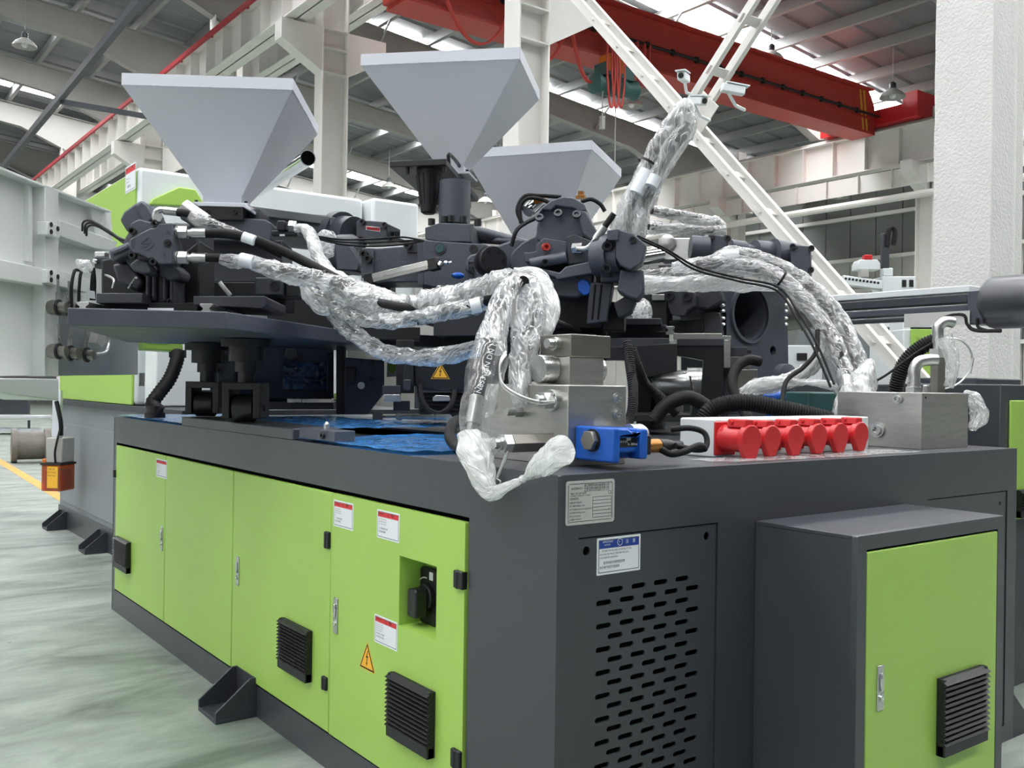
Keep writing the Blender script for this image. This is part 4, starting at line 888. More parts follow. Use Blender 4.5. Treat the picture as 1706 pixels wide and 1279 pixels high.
tr(C3, rect(704, 470, 725, 540), .0, .3, 'side_leg', 'dark_iron', t, .004); tr(C3, rect(722, 476, 830, 560), .0, .4, 'lower_block', 'dark_iron', t, .005)
ub = tr(C3, [(708, 379), (732, 371), (784, 373), (784, 403), (732, 402), (708, 398)], .02, .35, 'upper_block', 'cast_grey', t, .004)
for (x, y) in ((719, 371), (740, 367), (751, 366), (772, 367), (796, 372)):
    m = MB(); p = C3.px(x, y + 4, .08); m.cyl(p, p + ZZ * .035, .02, n=14); m.build('cap_screw', 'black_metal', ub)
m = MB(); m.lathe(C3.px(757, 374, .18), ZZ, [(0, .088), (.24, .088)], 28); m.build('feed_post', 'cast_grey', t)
m = MB(); q0, q1 = C3.px(784, 384, .2), C3.px(872, 397, .2) + C3.a * .3; m.lathe(q0, q1 - q0, [(0, .034), ((q1 - q0).length, .034)], 18); m.build('tie_rod', 'cast_grey', t)
m = MB(); q0, q1 = C3.px(784, 398, .3), C3.px(860, 404, .3); m.lathe(q0, q1 - q0, [(0, .02), ((q1 - q0).length, .02)], 12); m.build('tie_rod', 'dark_iron', t)
# bracket plate under the hopper with the black bucket
m = MB(); zt_ = 2.74; pl = [PZ(649, 268, zt_), PZ(743, 264, zt_), PZ(797, 327, zt_)]; pl.append(pl[0] + pl[2] - pl[1]); m.prism([V((p.x, p.y, zt_ - .035)) for p in pl], (0, 0, .035)); pb = m.build('hopper_plate', 'black_metal', t, .004)
qc = pl[0].lerp(pl[1], .62); qq = qc + (pl[2] - pl[1]) * .12
m = MB(); m.lathe((qq.x, qq.y, zt_ - .036), -ZZ, [(0, .075), (.02, .072), (.2, .05), (.235, .045), (.245, .03)], 18); bk = m.build('filter_bowl', 'black_plastic', t, 0, 30)
for i in range(12):
    an = 2 * pi * i / 12; m = MB(); m.bar((qq.x + .071 * cos(an), qq.y + .071 * sin(an), zt_ - .06), (qq.x + .05 * cos(an), qq.y + .05 * sin(an), zt_ - .23), .006, .006); m.build('rib', 'black_plastic', bk)
for f in (.3, .95):
    p = pl[0].lerp(pl[1], f) + (pl[2] - pl[1]) * .03; bolt_at((p.x, p.y, zt_ - .036), -ZZ, .011, .035, 'bolt', 'black_metal', pb)
hn = MB(); a_, b_ = pl[1].lerp(pl[2], .2), pl[1].lerp(pl[2], .5); 
hn.tube(spline([a_ + V((-.03, 0, 0)), a_ + V((-.03, 0, .07)), b_ + V((-.03, 0, .07)), b_ + V((-.03, 0, 0))], 4), .011, 8); hn.build('grab_handle', 'black_metal', pb)
for f in (.72, .92):
    p = pl[1].lerp(pl[2], f) + V((-.05, 0.02, 0)); bolt_at((p.x, p.y, zt_), ZZ, .018, .05, 'bolt', 'black_metal', pb); bolt_at((p.x, p.y, zt_ - .036), -ZZ, .02, .06, 'bolt', 'black_metal', pb)
# rounded lug and black cap
lug = tr(C3, [(774, 447), (776, 432), (783, 424), (794, 421), (862, 396), (880, 400), (868, 440), (800, 480), (790, 478), (790, 455), (776, 452)], -.10, .14, 'torque_arm', 'cast_grey', t, .012)
tr(C3, rect(781, 434, 790, 451), -.105, .02, 'lug_face', 'dark_iron', lug, .004)
for (x, y) in ((782.5, 438), (787.5, 438), (782.5, 446), (787.5, 446)): bolt_at(C3.px(x, y, -.105), -C3.a, .007, .004, 'bolt', 'ink', lug)
cap_ax = (C3.r * .55 - C3.a).normalized()
m = MB(); m.lathe(P(812, 437, 5.0), cap_ax, [(0, .074), (.03, .074), (.03, .078), (.055, .078), (.055, .074), (.10, .074), (.105, .069)], 32); cp = m.build('end_cap', 'black_metal', t)
cpo = P(812, 437, 5.0) + cap_ax * .105; e1 = cap_ax.cross(ZZ).normalized(); e2 = e1.cross(cap_ax)
for i in range(6): an = 2 * pi * i / 6; bolt_at(cpo + e1 * .052 * cos(an) + e2 * .052 * sin(an), cap_ax, .008, .006, 'bolt', 'ink', cp)
# motor body
W2 = Fr(P(960, 420, 4.85), 46)
def t2(pts, a, th, nm, mt='cast_grey', bv=.008, par=None): return tr(W2, pts, a, th, nm, mt, par or t, bv)
t2([(848, 432), (855, 418), (870, 404), (890, 394), (902, 376), (912, 384), (900, 400), (905, 420), (895, 440), (880, 452), (862, 455), (850, 446)], .10, .25, 'gear_housing')
t2([(894, 378), (901, 350), (918, 341), (960, 341), (976, 356), (984, 392), (956, 402), (903, 405), (893, 398)], .02, .24, 'cylinder_body', 'cast_grey')
hd = t2([(896, 358), (905, 349), (918, 350), (926, 342), (942, 345), (954, 346), (966, 352), (977, 350), (974, 340), (956, 329), (938, 327), (918, 334), (902, 346)], -.02, .28, 'cylinder_head', 'cast_grey', .006)
for (x, y) in ((899, 364), (930, 357), (961, 359)): bolt_at(W2.px(x, y, -.012), (-W2.a + ZZ * .5), .022, .016, 'bolt', 'dark_iron', hd)
t2([(958, 345), (978, 352), (1000, 396), (988, 404), (970, 390)], -.02, .25, 'cylinder_side', 'cast_grey', .01)
t2([(944, 395), (956, 390), (993, 404), (990, 436), (946, 440)], -.03, .15, 'flange_plate', 'dark_iron', .004)
t2([(884, 420), (893, 418), (893, 408), (905, 396), (945, 402), (945, 424), (896, 438), (874, 436), (872, 420)], -.01, .15, 'port_block', 'cast_grey', .005)
bolt_at(W2.px(908, 412, -.02), (-W2.a + W2.r * .5), .02, .025, 'plug', 'red_paint', t)
m = MB(); q0, q1 = W2.px(884, 439, -.05), W2.px(944, 428, -.05); m.lathe(q0, q1 - q0, [(0, .026), ((q1 - q0).length, .03)], 16); m.build('valve_spool', 'cast_grey', t)
bolt_at(W2.px(907, 438, -.08), (-W2.a + W2.r * .3), .019, .025, 'bolt', 'black_metal', t)
t2([(896, 452), (898, 446), (932, 454), (942, 444), (988, 434), (1004, 446), (1004, 452), (928, 466), (924, 462)], -.09, .12, 'rib_beam', 'cast_grey', .006)
t2([(893, 452), (925, 462), (988, 452), (988, 486), (960, 496), (926, 494), (912, 488)], -.03, .22, 'lower_cylinder', 'dark_iron', .01)
bolt_at(W2.px(917, 484, -.03), -W2.a, .024, .03, 'bolt', 'black_metal', t)
tr(W2, [(962, 470), (970, 463), (980, 468), (986, 480), (980, 491), (972, 492), (963, 484)], -.05, .02, 'blue_cap', 'blue_paint', t, .006)
pc = t2([(984, 470), (1021, 471), (1011, 536), (977, 540), (980, 500)], -.06, .16, 'support_column', 'dark_iron', .006)
m = MB()
for f in (.25, .6): m.bar(W2.px(984 + 30 * f, 474, -.062), W2.px(979 + 28 * f, 532, -.062), .008, .008)
m.build('column_groove', 'ink', pc)
m = MB(); q = W2.px(1000, 428, -.06); ax = (W2.r - W2.a * .4).normalized(); m.lathe(q - ax * .02, ax, [(0, .095), (.05, .095), (.05, .11), (.09, .11), (.09, .09), (.14, .085)], 28); m.build('motor_flange', 'cast_grey', t)
dc = t2([(1011, 383), (1030, 381), (1056, 389), (1077, 408), (1070, 437), (1050, 450), (1032, 441), (1025, 427), (1026, 402), (1011, 400)], -.20, .16, 'distribution_cover', 'cast_grey', .007)
bolt_at(W2.px(1054, 400, -.2), -W2.a, .017, .012, 'port_plug', 'black_metal', dc)
t2([(1012, 384), (1030, 381), (1030, 400), (1012, 400)], -.215, .02, 'cover_pad', 'cast_grey', .003, dc)
for (x, y) in ((1010, 411), (1009, 448)): bolt_at(W2.px(x, y, -.17), (-W2.a + W2.r * .2), .024, .035, 'bolt', 'black_metal', t)
t2([(1033, 448), (1050, 452), (1072, 448), (1073, 486), (1062, 500), (1044, 494), (1028, 484)], -.15, .18, 'cylinder_head', 'cast_grey', .01)
t2([(1000, 400), (1026, 408), (1028, 440), (1040, 455), (1030, 470), (1000, 470)], -.10, .18, 'crankcase', 'dark_iron', .01)
t2([(868, 436), (905, 430), (1005, 430), (1005, 548), (868, 548)], .24, .25, 'carriage_body', 'deep_dark', .01)  # black backing added so the openings behind the motor read as shade
t2([(985, 400), (1011, 388), (1011, 412), (992, 425)], -.12, .12, 'cylinder_neck', 'dark_iron', .008)
t2([(1040, 494), (1060, 500), (1052, 520), (1030, 530), (1022, 505)], -.05, .15, 'lower_boss', 'dark_iron', .008)
t2([(1003, 500), (1040, 505), (1040, 550), (1003, 550)], .05, .2, 'lower_stand', 'deep_dark', .005)
# inclined pipe fitting to the motor
m = MB(); m.tube(spline([W2.px(962, 414, -.07), W2.px(976, 414, -.09), W2.px(988, 405, -.1), W2.px(996, 393, -.1), W2.px(1007, 378, -.1)], 6), .0155, 12); m.build('pipe_elbow', 'zinc', t)
m = MB(); q0 = W2.px(955, 414, -.03); m.hexnut(q0, q0 + (W2.r - W2.a * .3) * .05, .028); m.build('pipe_nut', 'zinc', t)
m = MB(); q0, q1 = W2.px(992, 399, -.1), W2.px(1007, 378, -.1); m.lathe(q0, q1 - q0, [(0, .02), ((q1 - q0).length, .021)], 14); m.build('ferrule', 'zinc', t)
m = MB(); q0, q1 = W2.px(1007, 378, -.1), W2.px(1023, 356, -.1); m.lathe(q0, q1 - q0, [(0, .016), ((q1 - q0).length, .016)], 12); m.build('hose_end', 'black_rubber', t)
# base of the middle unit: rails and slide plates
W3 = Fr(P(1000, 545, 5.3), 46)
tr(W3, rect(920, 552, 1115, 563), .05, .5, 'carriage', 'deep_dark', t, .003); tr(W3, rect(1030, 530, 1102, 541), .0, .35, 'slide_block', 'dark_iron', t, .004)
rail(W3, 972, 553, .047, -.05, .8, t); rail(W3, 1116.5, 557, .047, -.02, .8, t)
tr(W3, rect(985, 541, 1112, 553), .1, .4, 'slide_plate', 'dark_iron', t, .003)
for xq in (942, 1062):
    p0, p1 = W3.px(xq, 563, .25), W3.px(xq + 24, 563, .25); m = MB(); m.hexa([V((q_.x, q_.y, BZ)) for q_ in (p0, p1, p1 + W3.a * .12, p0 + W3.a * .12)] + [p0, p1, p1 + W3.a * .12, p0 + W3.a * .12]); m.build('carriage_leg', 'black_metal', t, .003)
# glass jar with film beside
mb = MB(); q = P(1070, 531, 5.6); mb.lathe(q, ZZ, [(0, .055), (.03, .06), (.07, .055), (.10, .04), (.12, .015)], 18); tag(mb.build('film_wrap', 'clear_film', None), 'crumpled clear film ball right of the support column', 'film')
# silver linear scale
t = thing('linear_scale', 'silver linear position scale mounted slanted under the middle block', 'scale', P(670, 455, 4.95))
q0, q1 = P(624, 464, 5.0), P(716, 442, 4.9)
m = MB(); m.bar(q0, q1, .05, .047, (0, 0, 1)); m.build('profile', 'steel', t, .003)
d_ = (q1 - q0).normalized(); n_ = d_.cross(ZZ).normalized(); n_ = n_ if n_.dot(FW) < 0 else -n_
m = MB(); m.bar(q0 + n_ * .026 + ZZ * .006, q1 + n_ * .026 + ZZ * .006, .002, .02); m.build('scale_face', 'zinc', t)
m = MB(); m.bar(q0 + ZZ * .0245, q1 + ZZ * .0245, .02, .004); m.build('slot', 'ink', t)
for (a_, s) in ((q0, -1), (q1, 1)):
    m = MB(); m.bar(a_, a_ + d_ * .05 * s, .056, .062); m.build('end_cap', 'black_plastic', t, .003)
m = MB(); tq = P(735, 440, 4.88); m.lathe(tq, n_, [(0, .014), (.02, .014), (.028, .008)], 12); m.ball(tq + d_ * .03 + n_ * .01, .012, 8); m.ball(tq - d_ * .04 + n_ * .01, .011, 8); m.build('rod_joint', 'chrome', t)
m = MB(); m.bar(tq - d_ * .045, tq + d_ * .06, .008, .008); m.build('rod', 'chrome', t)
m = MB(); q = P(763, 459, 4.9); m.ball(q, .03, 14, (1.2, 1, .55)); m.build('plastic_cap', 'blue_paint', UNIT2)
# ================================================================== HOSES
def wobf(amp, fr, seed):
    def f(j, i, n, p):
        a = 2 * pi * i / n
        return 1 + amp * .8 * (1.2 * noise.noise(V((p.x * fr + cos(a) * 1.3 + seed, p.y * fr + sin(a) * 1.3, p.z * fr))) + .6 * noise.noise(V((p.x * fr * 2.7 + cos(a) * 2.6, p.y * fr * 2.7 + sin(a) * 2.6 + seed, p.z * fr * 2.7))))
    return f
def sleeve(par, pts, rpx, m='clear_film', amp=.35, fr=17, name='plastic_sleeve', n=18, k=12, cap=False):
    """loose wrinkled film tube; rpx: radius in photo pixels per point"""
    if not isinstance(rpx, (list, tuple)): rpx = [rpx] * len(pts)
    P3 = spline([P(*q) for q in pts], k); rr = []
    for i in range(len(pts) - 1):
        for j in range(k):
            t = j / k; rr.append((rpx[i] * (1 - t) + rpx[i + 1] * t) * (pts[i][2] * (1 - t) + pts[i + 1][2] * t) / F_PX)
    rr.append(rpx[-1] * pts[-1][2] / F_PX)
    mb = MB(); mb.tube(P3, rr, n, cap, wobf(amp, fr, random.uniform(0, 50)))
    me = bpy.data.meshes.new(name); me.from_pydata(mb.v, [], mb.f)
    for p in me.polygons: p.use_smooth = True
    uv = me.uv_layers.new(name='UVMap'); off = random.uniform(0, 9); acc = [0.]
    for j in range(len(P3) - 1): acc.append(acc[-1] + (P3[j + 1] - P3[j]).length)
    q = 0
    for j in range(len(P3) - 1):
        cw = [2 * pi * rr[j], 2 * pi * rr[j + 1]]
        for i in range(n):
            # twist the print so the creases run diagonally
            cs = ((i, j), (i + 1, j), (i + 1, j + 1), (i, j + 1)); base_ = me.polygons[q].loop_start
            for k_, (ii, jj) in enumerate(cs): uv.data[base_ + k_].uv = (off + (ii / n) * 2 * pi * .035 + acc[jj] * .25, acc[jj] + off)
            q += 1
    return link(me, name, {'clear_film': 'clear_sleeve', 'milky_film': 'milky_sleeve', 'sheer_film': 'sheer_sleeve'}[m], par)
def hose(label, pts, rpx, cat='hose', m='black_rubber', name='hydraulic_hose', grp=None, k=8, n=12):
    t = thing(name, label, cat, P(*pts[0]), grp); d = sum(q[2] for q in pts) / len(pts)
    mb = MB(); mb.tube(spline([P(*q) for q in pts], k), rpx * d / F_PX, n); mb.build('rubber_tube', m, t, 0, 60); return t
def collar(par, a, b, rpx, m='label_white', name='hose_label'):
    a, b = P(*a), P(*b); mb = MB(); r = rpx * (a - CAM).dot(FW) / F_PX; mb.lathe(a, b - a, [(0, r), ((b - a).length, r)], 16); return mb.build(name, m, par)
def tie(par, x, y, d, dx, dy, rpx):
    p = P(x, y, d); ax = (P(x + dx, y + dy, d) - p).normalized(); mb = MB(); r = rpx * d / F_PX; mb.lathe(p, ax, [(-.006, r * .96), (-.006, r), (.006, r), (.006, r * .96)], 20, cap=False); return mb.build('cable_tie', 'black_plastic', par)
# left group, from the left motor to the manifold in front
h = hose('bare black hydraulic hose with a white collar from the upper port of the left motor', [(342, 388, 4.17), (375, 389, 4.19), (408, 395, 4.21), (440, 405, 4.24), (490, 427, 4.27), (540, 453, 4.25), (575, 472, 4.22), (605, 490, 4.18)], 8.2)
collar(h, (405, 394, 4.2), (424, 401, 4.2), 8.8)
h = hose('wrapped hydraulic hose with a white collar from the lower port of the left motor', [(342, 429, 4.15), (375, 430, 4.17), (420, 437, 4.18), (470, 449, 4.2), (530, 466, 4.2), (590, 488, 4.15), (650, 508, 4.0), (720, 512, 3.9), (790, 494, 3.7)], 7.5)
sleeve(h, [(366, 430, 4.16), (385, 434, 4.17), (420, 438, 4.17), (470, 452, 4.18), (520, 463, 4.18), (556, 474, 4.15)], [7, 11, 13, 15, 16, 15]); collar(h, (400, 432, 4.14), (421, 437, 4.14), 11.5); tie(h, 536, 466, 4.18, 10, 4, 17)
h = hose('wrapped hose leaving the silver elbow on top of the left motor', [(296, 353.5, 4.2), (312, 356, 4.2), (345, 370, 4.25), (385, 386, 4.35), (425, 402, 4.45), (470, 425, 4.5)], 6.5)
sleeve(h, [(314, 357, 4.2), (330, 366, 4.22), (345, 371, 4.25), (385, 387, 4.35), (428, 402, 4.45)], [7, 13, 9, 9, 7])
h = hose('milky film covered hose arching off the silver hex end of the valve', [(495, 379, 4.68), (508, 381, 4.65), (518, 396, 4.6), (530, 425, 4.5), (552, 455, 4.4), (600, 478, 4.3), (650, 498, 4.2), (690, 502, 4.1), (760, 492, 3.9), (830, 470, 3.6)], 5)
sleeve(h, [(494, 380, 4.68), (508, 380, 4.65), (520, 398, 4.6), (531, 427, 4.5), (553, 457, 4.4), (600, 482, 4.3), (650, 500, 4.2), (684, 505, 4.15)], [7, 8, 11, 10, 11, 15, 15, 12], 'milky_film', .3)
h = hose('bundle of hoses in crinkled film pulled together by a black tie in the middle', [(545, 462, 4.2), (600, 490, 4.15), (680, 513, 4.0), (740, 505, 3.85), (800, 490, 3.65), (850, 468, 3.4), (872, 470, 3.25)], 9)
sleeve(h, [(540, 468, 4.2), (575, 484, 4.18), (620, 500, 4.1), (660, 508, 4.05), (683, 510, 4.0)], [15, 20, 21, 18, 15], 'clear_film', .32); tie(h, 683, 510, 4.0, 10, -2, 17)
sleeve(h, [(683, 510, 4.0), (715, 503, 3.92), (760, 497, 3.8), (800, 487, 3.65), (835, 472, 3.5), (860, 466, 3.4)], [15, 22, 24, 22, 22, 16], 'clear_film', .35)
h = hose('film wrapped hose swinging below the bundle with a white collar at its right end', [(512, 470, 4.4), (535, 492, 4.3), (560, 509, 4.25), (600, 525, 4.15), (650, 532, 4.0), (700, 527, 3.9), (750, 517, 3.75), (795, 507, 3.6), (830, 490, 3.5)], 8)
sleeve(h, [(512, 470, 4.4), (535, 492, 4.3), (562, 511, 4.25), (600, 527, 4.15), (650, 534, 4.0), (695, 529, 3.9), (750, 518, 3.75), (800, 507, 3.6), (815, 500, 3.5)], [10, 14, 15, 15, 14, 12, 14, 13, 11]); collar(h, (784, 511, 3.5), (801, 507, 3.5), 12.5); tie(h, 697, 528, 3.9, 10, -1, 14)
h = hose('lowest film wrapped hose of the left group, sagging to the black motor', [(520, 482, 4.4), (545, 505, 4.35), (570, 535, 4.3), (600, 562, 4.2), (645, 585, 4.1), (700, 593, 4.0), (750, 589, 3.9), (800, 577, 3.75), (850, 560, 3.6)], 8)
sleeve(h, [(530, 490, 4.38), (550, 512, 4.35), (570, 537, 4.3), (602, 565, 4.2), (645, 588, 4.1), (700, 596, 4.0), (750, 591, 3.9), (800, 578, 3.75)], [12, 15, 15, 15, 14, 14, 14, 13], 'clear_film', .3)
o = sleeve(None, [(506, 478, 4.3), (513, 492, 4.28), (524, 508, 4.26), (538, 518, 4.25), (548, 515, 4.25)], [7, 10, 9, 7, 9], 'milky_film', .4, name='film_tail'); tag(o, 'torn end of clear film hanging down left of the hose bundle', 'film')
# hoses dropping to the manifold
D0 = 3.02
h = hose('thick black hose printed in white, dropping inside a long clear bag at the front', [(868, 470, 3.3), (852, 478, 3.25), (838, 500, 3.18), (824, 545, 3.1), (812, 590, 3.05), (801, 635, 3.0), (794, 665, 2.98), (788, 700, 2.96)], 11)
mb = MB(); a_, b_ = P(795, 660, 2.98), P(787, 706, 2.95); mb.lathe(a_, b_ - a_, [(0, .0215), (.003, .024), ((b_ - a_).length, .024)], 20); mb.build('ferrule', 'zinc', h)
mb = MB(); mb.tube(spline([P(787, 704, 2.95), P(786, 722, 2.94), P(795, 737, 2.93), P(812, 738, 2.93), P(824, 737, 2.94)], 6), .017, 14); mb.build('elbow', 'zinc', h)
fx = Fr(P(800, 640, 2.96), 36.8)
ey_ = (P(790, 655, 2.9) - P(824, 548, 3.02)).normalized(); up_ = -ey_; side_ = up_.cross(V(-FW)).normalized() * -1
link(text_mesh('N853 2SN DN 19', .024, P(801, 656, 2.952), up_, -side_ if side_.dot(RT) > 0 else side_, sx=1.15), 'hose_lettering', 'label_white', h)
sleeve(h, [(872, 468, 3.3), (852, 476, 3.25), (838, 500, 3.18), (826, 540, 3.1), (817, 578, 3.05)], [12, 17, 20, 23, 28], 'clear_film', .22, 13)
sleeve(h, [(817, 575, 3.05), (812, 605, 3.02), (803, 645, 2.985), (794, 690, 2.95), (790, 735, 2.93)], [28, 30, 31, 29, 26], 'sheer_film', .2, 13)
def dxp(x, y, c): return (PX(x, y, c) - CAM).dot(FW)
bag = [(790, 728, -.03), (793, 760, -.045), (800, 790, -.05), (810, 812, -.05), (820, 822, -.05), (840, 813, -.05), (858, 805, -.05), (869, 799, -.05), (876, 795, -.05), (890, 784, -.055), (915, 765, -.06), (938, 748, -.06)]
sleeve(h, [(x, y, dxp(x, y, c)) for (x, y, c) in bag], [26, 28, 23, 18, 12, 9, 7, 4, 5, 13, 22, 26], 'milky_film', .32, 15, 'knotted_bag', 20, 8)
mb = MB(); mb.ball(PX(871, 798, -.05), .012, 10, (1.2, 1, 1)); mb.build('bag_knot', 'milky_film', h)
h = hose('film wrapped hose dropping onto the manifold, second from the left', [(868, 466, 3.35), (884, 480, 3.3), (885, 515, 3.22), (878, 560, 3.17), (871, 600, 3.12), (868, 632, 3.08)], 9)
mb = MB(); a_, b_ = P(869, 622, 3.08), P(866, 654, 3.05); mb.lathe(a_, b_ - a_, [(0, .019), (.003, .022), ((b_ - a_).length, .022)], 18); mb.build('ferrule', 'zinc', h)
sleeve(h, [(862, 464, 3.35), (882, 478, 3.3), (884, 515, 3.22), (877, 560, 3.17), (870, 605, 3.12), (866, 650, 3.06), (866, 675, 3.04)], [14, 19, 22, 25, 24, 17, 13], 'clear_film', .26, 14)
h = hose('film wrapped hose dropping onto the manifold, rightmost with a flap of loose film', [(860, 462, 3.45), (890, 462, 3.42), (907, 485, 3.38), (913, 520, 3.32), (905, 560, 3.27), (893, 600, 3.24), (884, 630, 3.2)], 9)
sleeve(h, [(858, 459, 3.45), (890, 460, 3.42), (908, 485, 3.38), (915, 520, 3.32), (906, 562, 3.27), (893, 605, 3.24)], [13, 15, 18, 17, 12, 8], 'milky_film', .25, 14)
# hoses standing up from the middle motor
h = hose('hydraulic hose in clear film standing up steeply from the middle motor, left one', [(1036, 384, 4.75), (1052, 345, 4.72), (1066, 308, 4.7), (1085, 268, 4.68), (1108, 230, 4.66), (1132, 195, 4.65), (1144, 184, 4.65)], 11)
sleeve(h, [(1034, 386, 4.75), (1046, 352, 4.72), (1064, 308, 4.7), (1084, 266, 4.68), (1108, 228, 4.66), (1132, 194, 4.65), (1146, 176, 4.65), (1152, 170, 4.65)], [19, 18, 15, 14, 17, 19, 17, 6], 'clear_film', .25, 13); tie(h, 1078, 271, 4.68, 10, -18, 17)
collar(h, (1060, 322, 4.66), (1078, 284, 4.66), 12)
mb = MB(); a_, b_ = P(1034, 386, 4.75), P(1044, 356, 4.73); mb.lathe(a_, b_ - a_, [(-.02, .04), (0, .04), (0, .034), ((b_ - a_).length, .034)], 18); mb.build('ferrule', 'zinc', h)
h = hose('hydraulic hose in clear film standing up steeply from the middle motor, right one', [(1062, 392, 4.72), (1070, 350, 4.7), (1082, 318, 4.68), (1098, 283, 4.66), (1120, 246, 4.64), (1140, 220, 4.63), (1148, 205, 4.62)], 10)
sleeve(h, [(1060, 394, 4.72), (1070, 350, 4.7), (1083, 316, 4.68), (1100, 280, 4.66), (1122, 244, 4.64), (1142, 216, 4.63), (1150, 190, 4.62)], [16, 15, 17, 16, 18, 17, 13], 'clear_film', .25, 13); collar(h, (1085, 310, 4.62), (1093, 293, 4.62), 10.5)
mb = MB(); a_, b_ = P(1062, 392, 4.72), P(1069, 356, 4.7); mb.lathe(a_, b_ - a_, [(-.02, .038), (.02, .038), (.02, .03), ((b_ - a_).length, .03)], 18); mb.build('ferrule', 'zinc', h)
h = hose('short film wrapped hose lying to the right behind the standing hoses, upper', [(1085, 350, 5.3), (1120, 356, 5.35), (1160, 365, 5.4), (1200, 378, 5.45)], 6.5)
sleeve(h, [(1085, 350, 5.3), (1120, 357, 5.35), (1160, 366, 5.4), (1190, 374, 5.44), (1207, 380, 5.45)], [9, 9, 10, 13, 8])
h = hose('short film wrapped hose lying to the right behind the standing hoses, lower', [(1080, 378, 5.25), (1120, 380, 5.3), (1170, 383, 5.35), (1205, 384, 5.4)], 5)
sleeve(h, [(1078, 378, 5.25), (1120, 381, 5.3), (1170, 383, 5.35), (1206, 384, 5.4)], [11, 9, 8, 9])
# hoses arching right
h = hose('film wrapped hose arching over to the right steel block, outer one', [(1180, 436, 5.0), (1215, 424, 4.97), (1255, 428, 4.92), (1305, 447, 4.86), (1360, 485, 4.78), (1400, 535, 4.7), (1425, 590, 4.62), (1434, 640, 4.55)], 9)
sleeve(h, [(1182, 434, 5.0), (1215, 423, 4.97), (1255, 428, 4.92), (1305, 447, 4.86), (1360, 485, 4.78), (1400, 535, 4.7), (1426, 590, 4.62), (1436, 640, 4.55)], [7, 13, 13, 13, 14, 15, 14, 14], 'clear_film', .2, 16); collar(h, (1203, 427, 4.95), (1232, 424, 4.92), 10)
h = hose('film wrapped hose arching over to the right steel block, inner one', [(1160, 442, 4.95), (1200, 438, 4.93), (1255, 444, 4.88), (1300, 463, 4.8), (1345, 503, 4.72), (1382, 558, 4.63), (1402, 605, 4.56), (1410, 645, 4.5)], 10)
sleeve(h, [(1120, 446, 4.96), (1165, 441, 4.95), (1205, 440, 4.93), (1255, 446, 4.88), (1300, 464, 4.8), (1345, 505, 4.72), (1383, 560, 4.63), (1404, 610, 4.56), (1411, 640, 4.5)], [9, 13, 16, 16, 14, 15, 15, 14, 14], 'clear_film', .22, 16); tie(h, 1300, 464, 4.8, 10, 6, 17)
mb = MB(); a_, b_ = P(1409, 628, 4.5), P(1412, 668, 4.44); mb.lathe(a_, b_ - a_, [(0, .03), (.003, .034), ((b_ - a_).length * .5, .034), ((b_ - a_).length * .5, .028), ((b_ - a_).length, .028)], 18); mb.build('ferrule', 'zinc', h)
h = hose('black hose under the wide flat film right of the middle motor', [(1072, 455, 5.1), (1120, 452, 5.1), (1180, 450, 5.12), (1240, 456, 5.1)], 7)
sleeve(h, [(1070, 458, 5.1), (1120, 455, 5.1), (1180, 452, 5.1), (1240, 456, 5.08)], [10, 10, 11, 9])
o = sleeve(None, [(1068, 474, 5.05), (1120, 473, 5.05), (1180, 472, 5.04), (1240, 476, 5.0), (1296, 480, 4.95)], [15, 13, 13, 11, 5], 'milky_film', .3, 10, 'film_sheet'); tag(o, 'wide flattened film tube hanging over the platen, right of the middle motor', 'film')
h = hose('film wrapped hose looping low behind the socket box', [(1380, 560, 4.75), (1372, 590, 4.72), (1345, 615, 4.68), (1310, 632, 4.62), (1270, 640, 4.6)], 8)
sleeve(h, [(1378, 560, 4.75), (1372, 592, 4.72), (1345, 617, 4.68), (1310, 634, 4.62), (1285, 645, 4.6), (1255, 648, 4.58)], [10, 12, 12, 13, 11, 9], 'milky_film', .35)
o = sleeve(None, [(1235, 655, 4.5), (1262, 640, 4.5), (1300, 636, 4.5), (1345, 637, 4.5), (1385, 642, 4.5), (1398, 655, 4.5)], [8, 12, 8, 5, 8, 6], 'milky_film', .5, 14, 'film_scrap'); tag(o, 'crumpled milky film scraps behind the row of red sockets', 'film')
o = sleeve(None, [(1400, 700, 4.42), (1410, 680, 4.42), (1428, 660, 4.45), (1440, 630, 4.5), (1452, 600, 4.52)], [20, 24, 26, 22, 6], 'milky_film', .4, 12, 'film_bag'); tag(o, 'loose milky bag around the hose ends left of the right steel block', 'film')
def cable(label, pts, rpx, m='black_rubber', cat='cable', name='black_cable', corr=None):
    d = sum(q[2] for q in pts) / len(pts); r = rpx * d / F_PX; sp = spline([P(*q) for q in pts], 8); mb = MB()
    if corr:
        # convoluted conduit: alternate ring radii
        L = sum((sp[i + 1] - sp[i]).length for i in range(len(sp) - 1)); nn = max(8, int(L / corr)); out = []; acc = [0]
        for i in range(len(sp) - 1): acc.append(acc[-1] + (sp[i + 1] - sp[i]).length)
        j = 0
        for q in range(nn * 2 + 1):
            s = L * q / (nn * 2)
            while j < len(sp) - 2 and acc[j + 1] < s: j += 1
            out.append(sp[j].lerp(sp[j + 1], (s - acc[j]) / max(1e-9, acc[j + 1] - acc[j])))
        rr = [r if q % 2 else r * .86 for q in range(len(out))]; mb.tube(out, rr, 14); o = mb.build(name, m, None, 0, 60)
    else: mb.tube(sp, r, 8); o = mb.build(name, m, None, 0, 60)
    return tag(o, label, cat)
cable('thin black cable strung from the middle motor along the arched hoses, upper', [(1062, 393, 4.66), (1110, 415, 4.7), (1160, 444, 4.74), (1230, 463, 4.74), (1296, 478, 4.7), (1330, 520, 4.6), (1362, 575, 4.5), (1390, 640, 4.4)], 2)
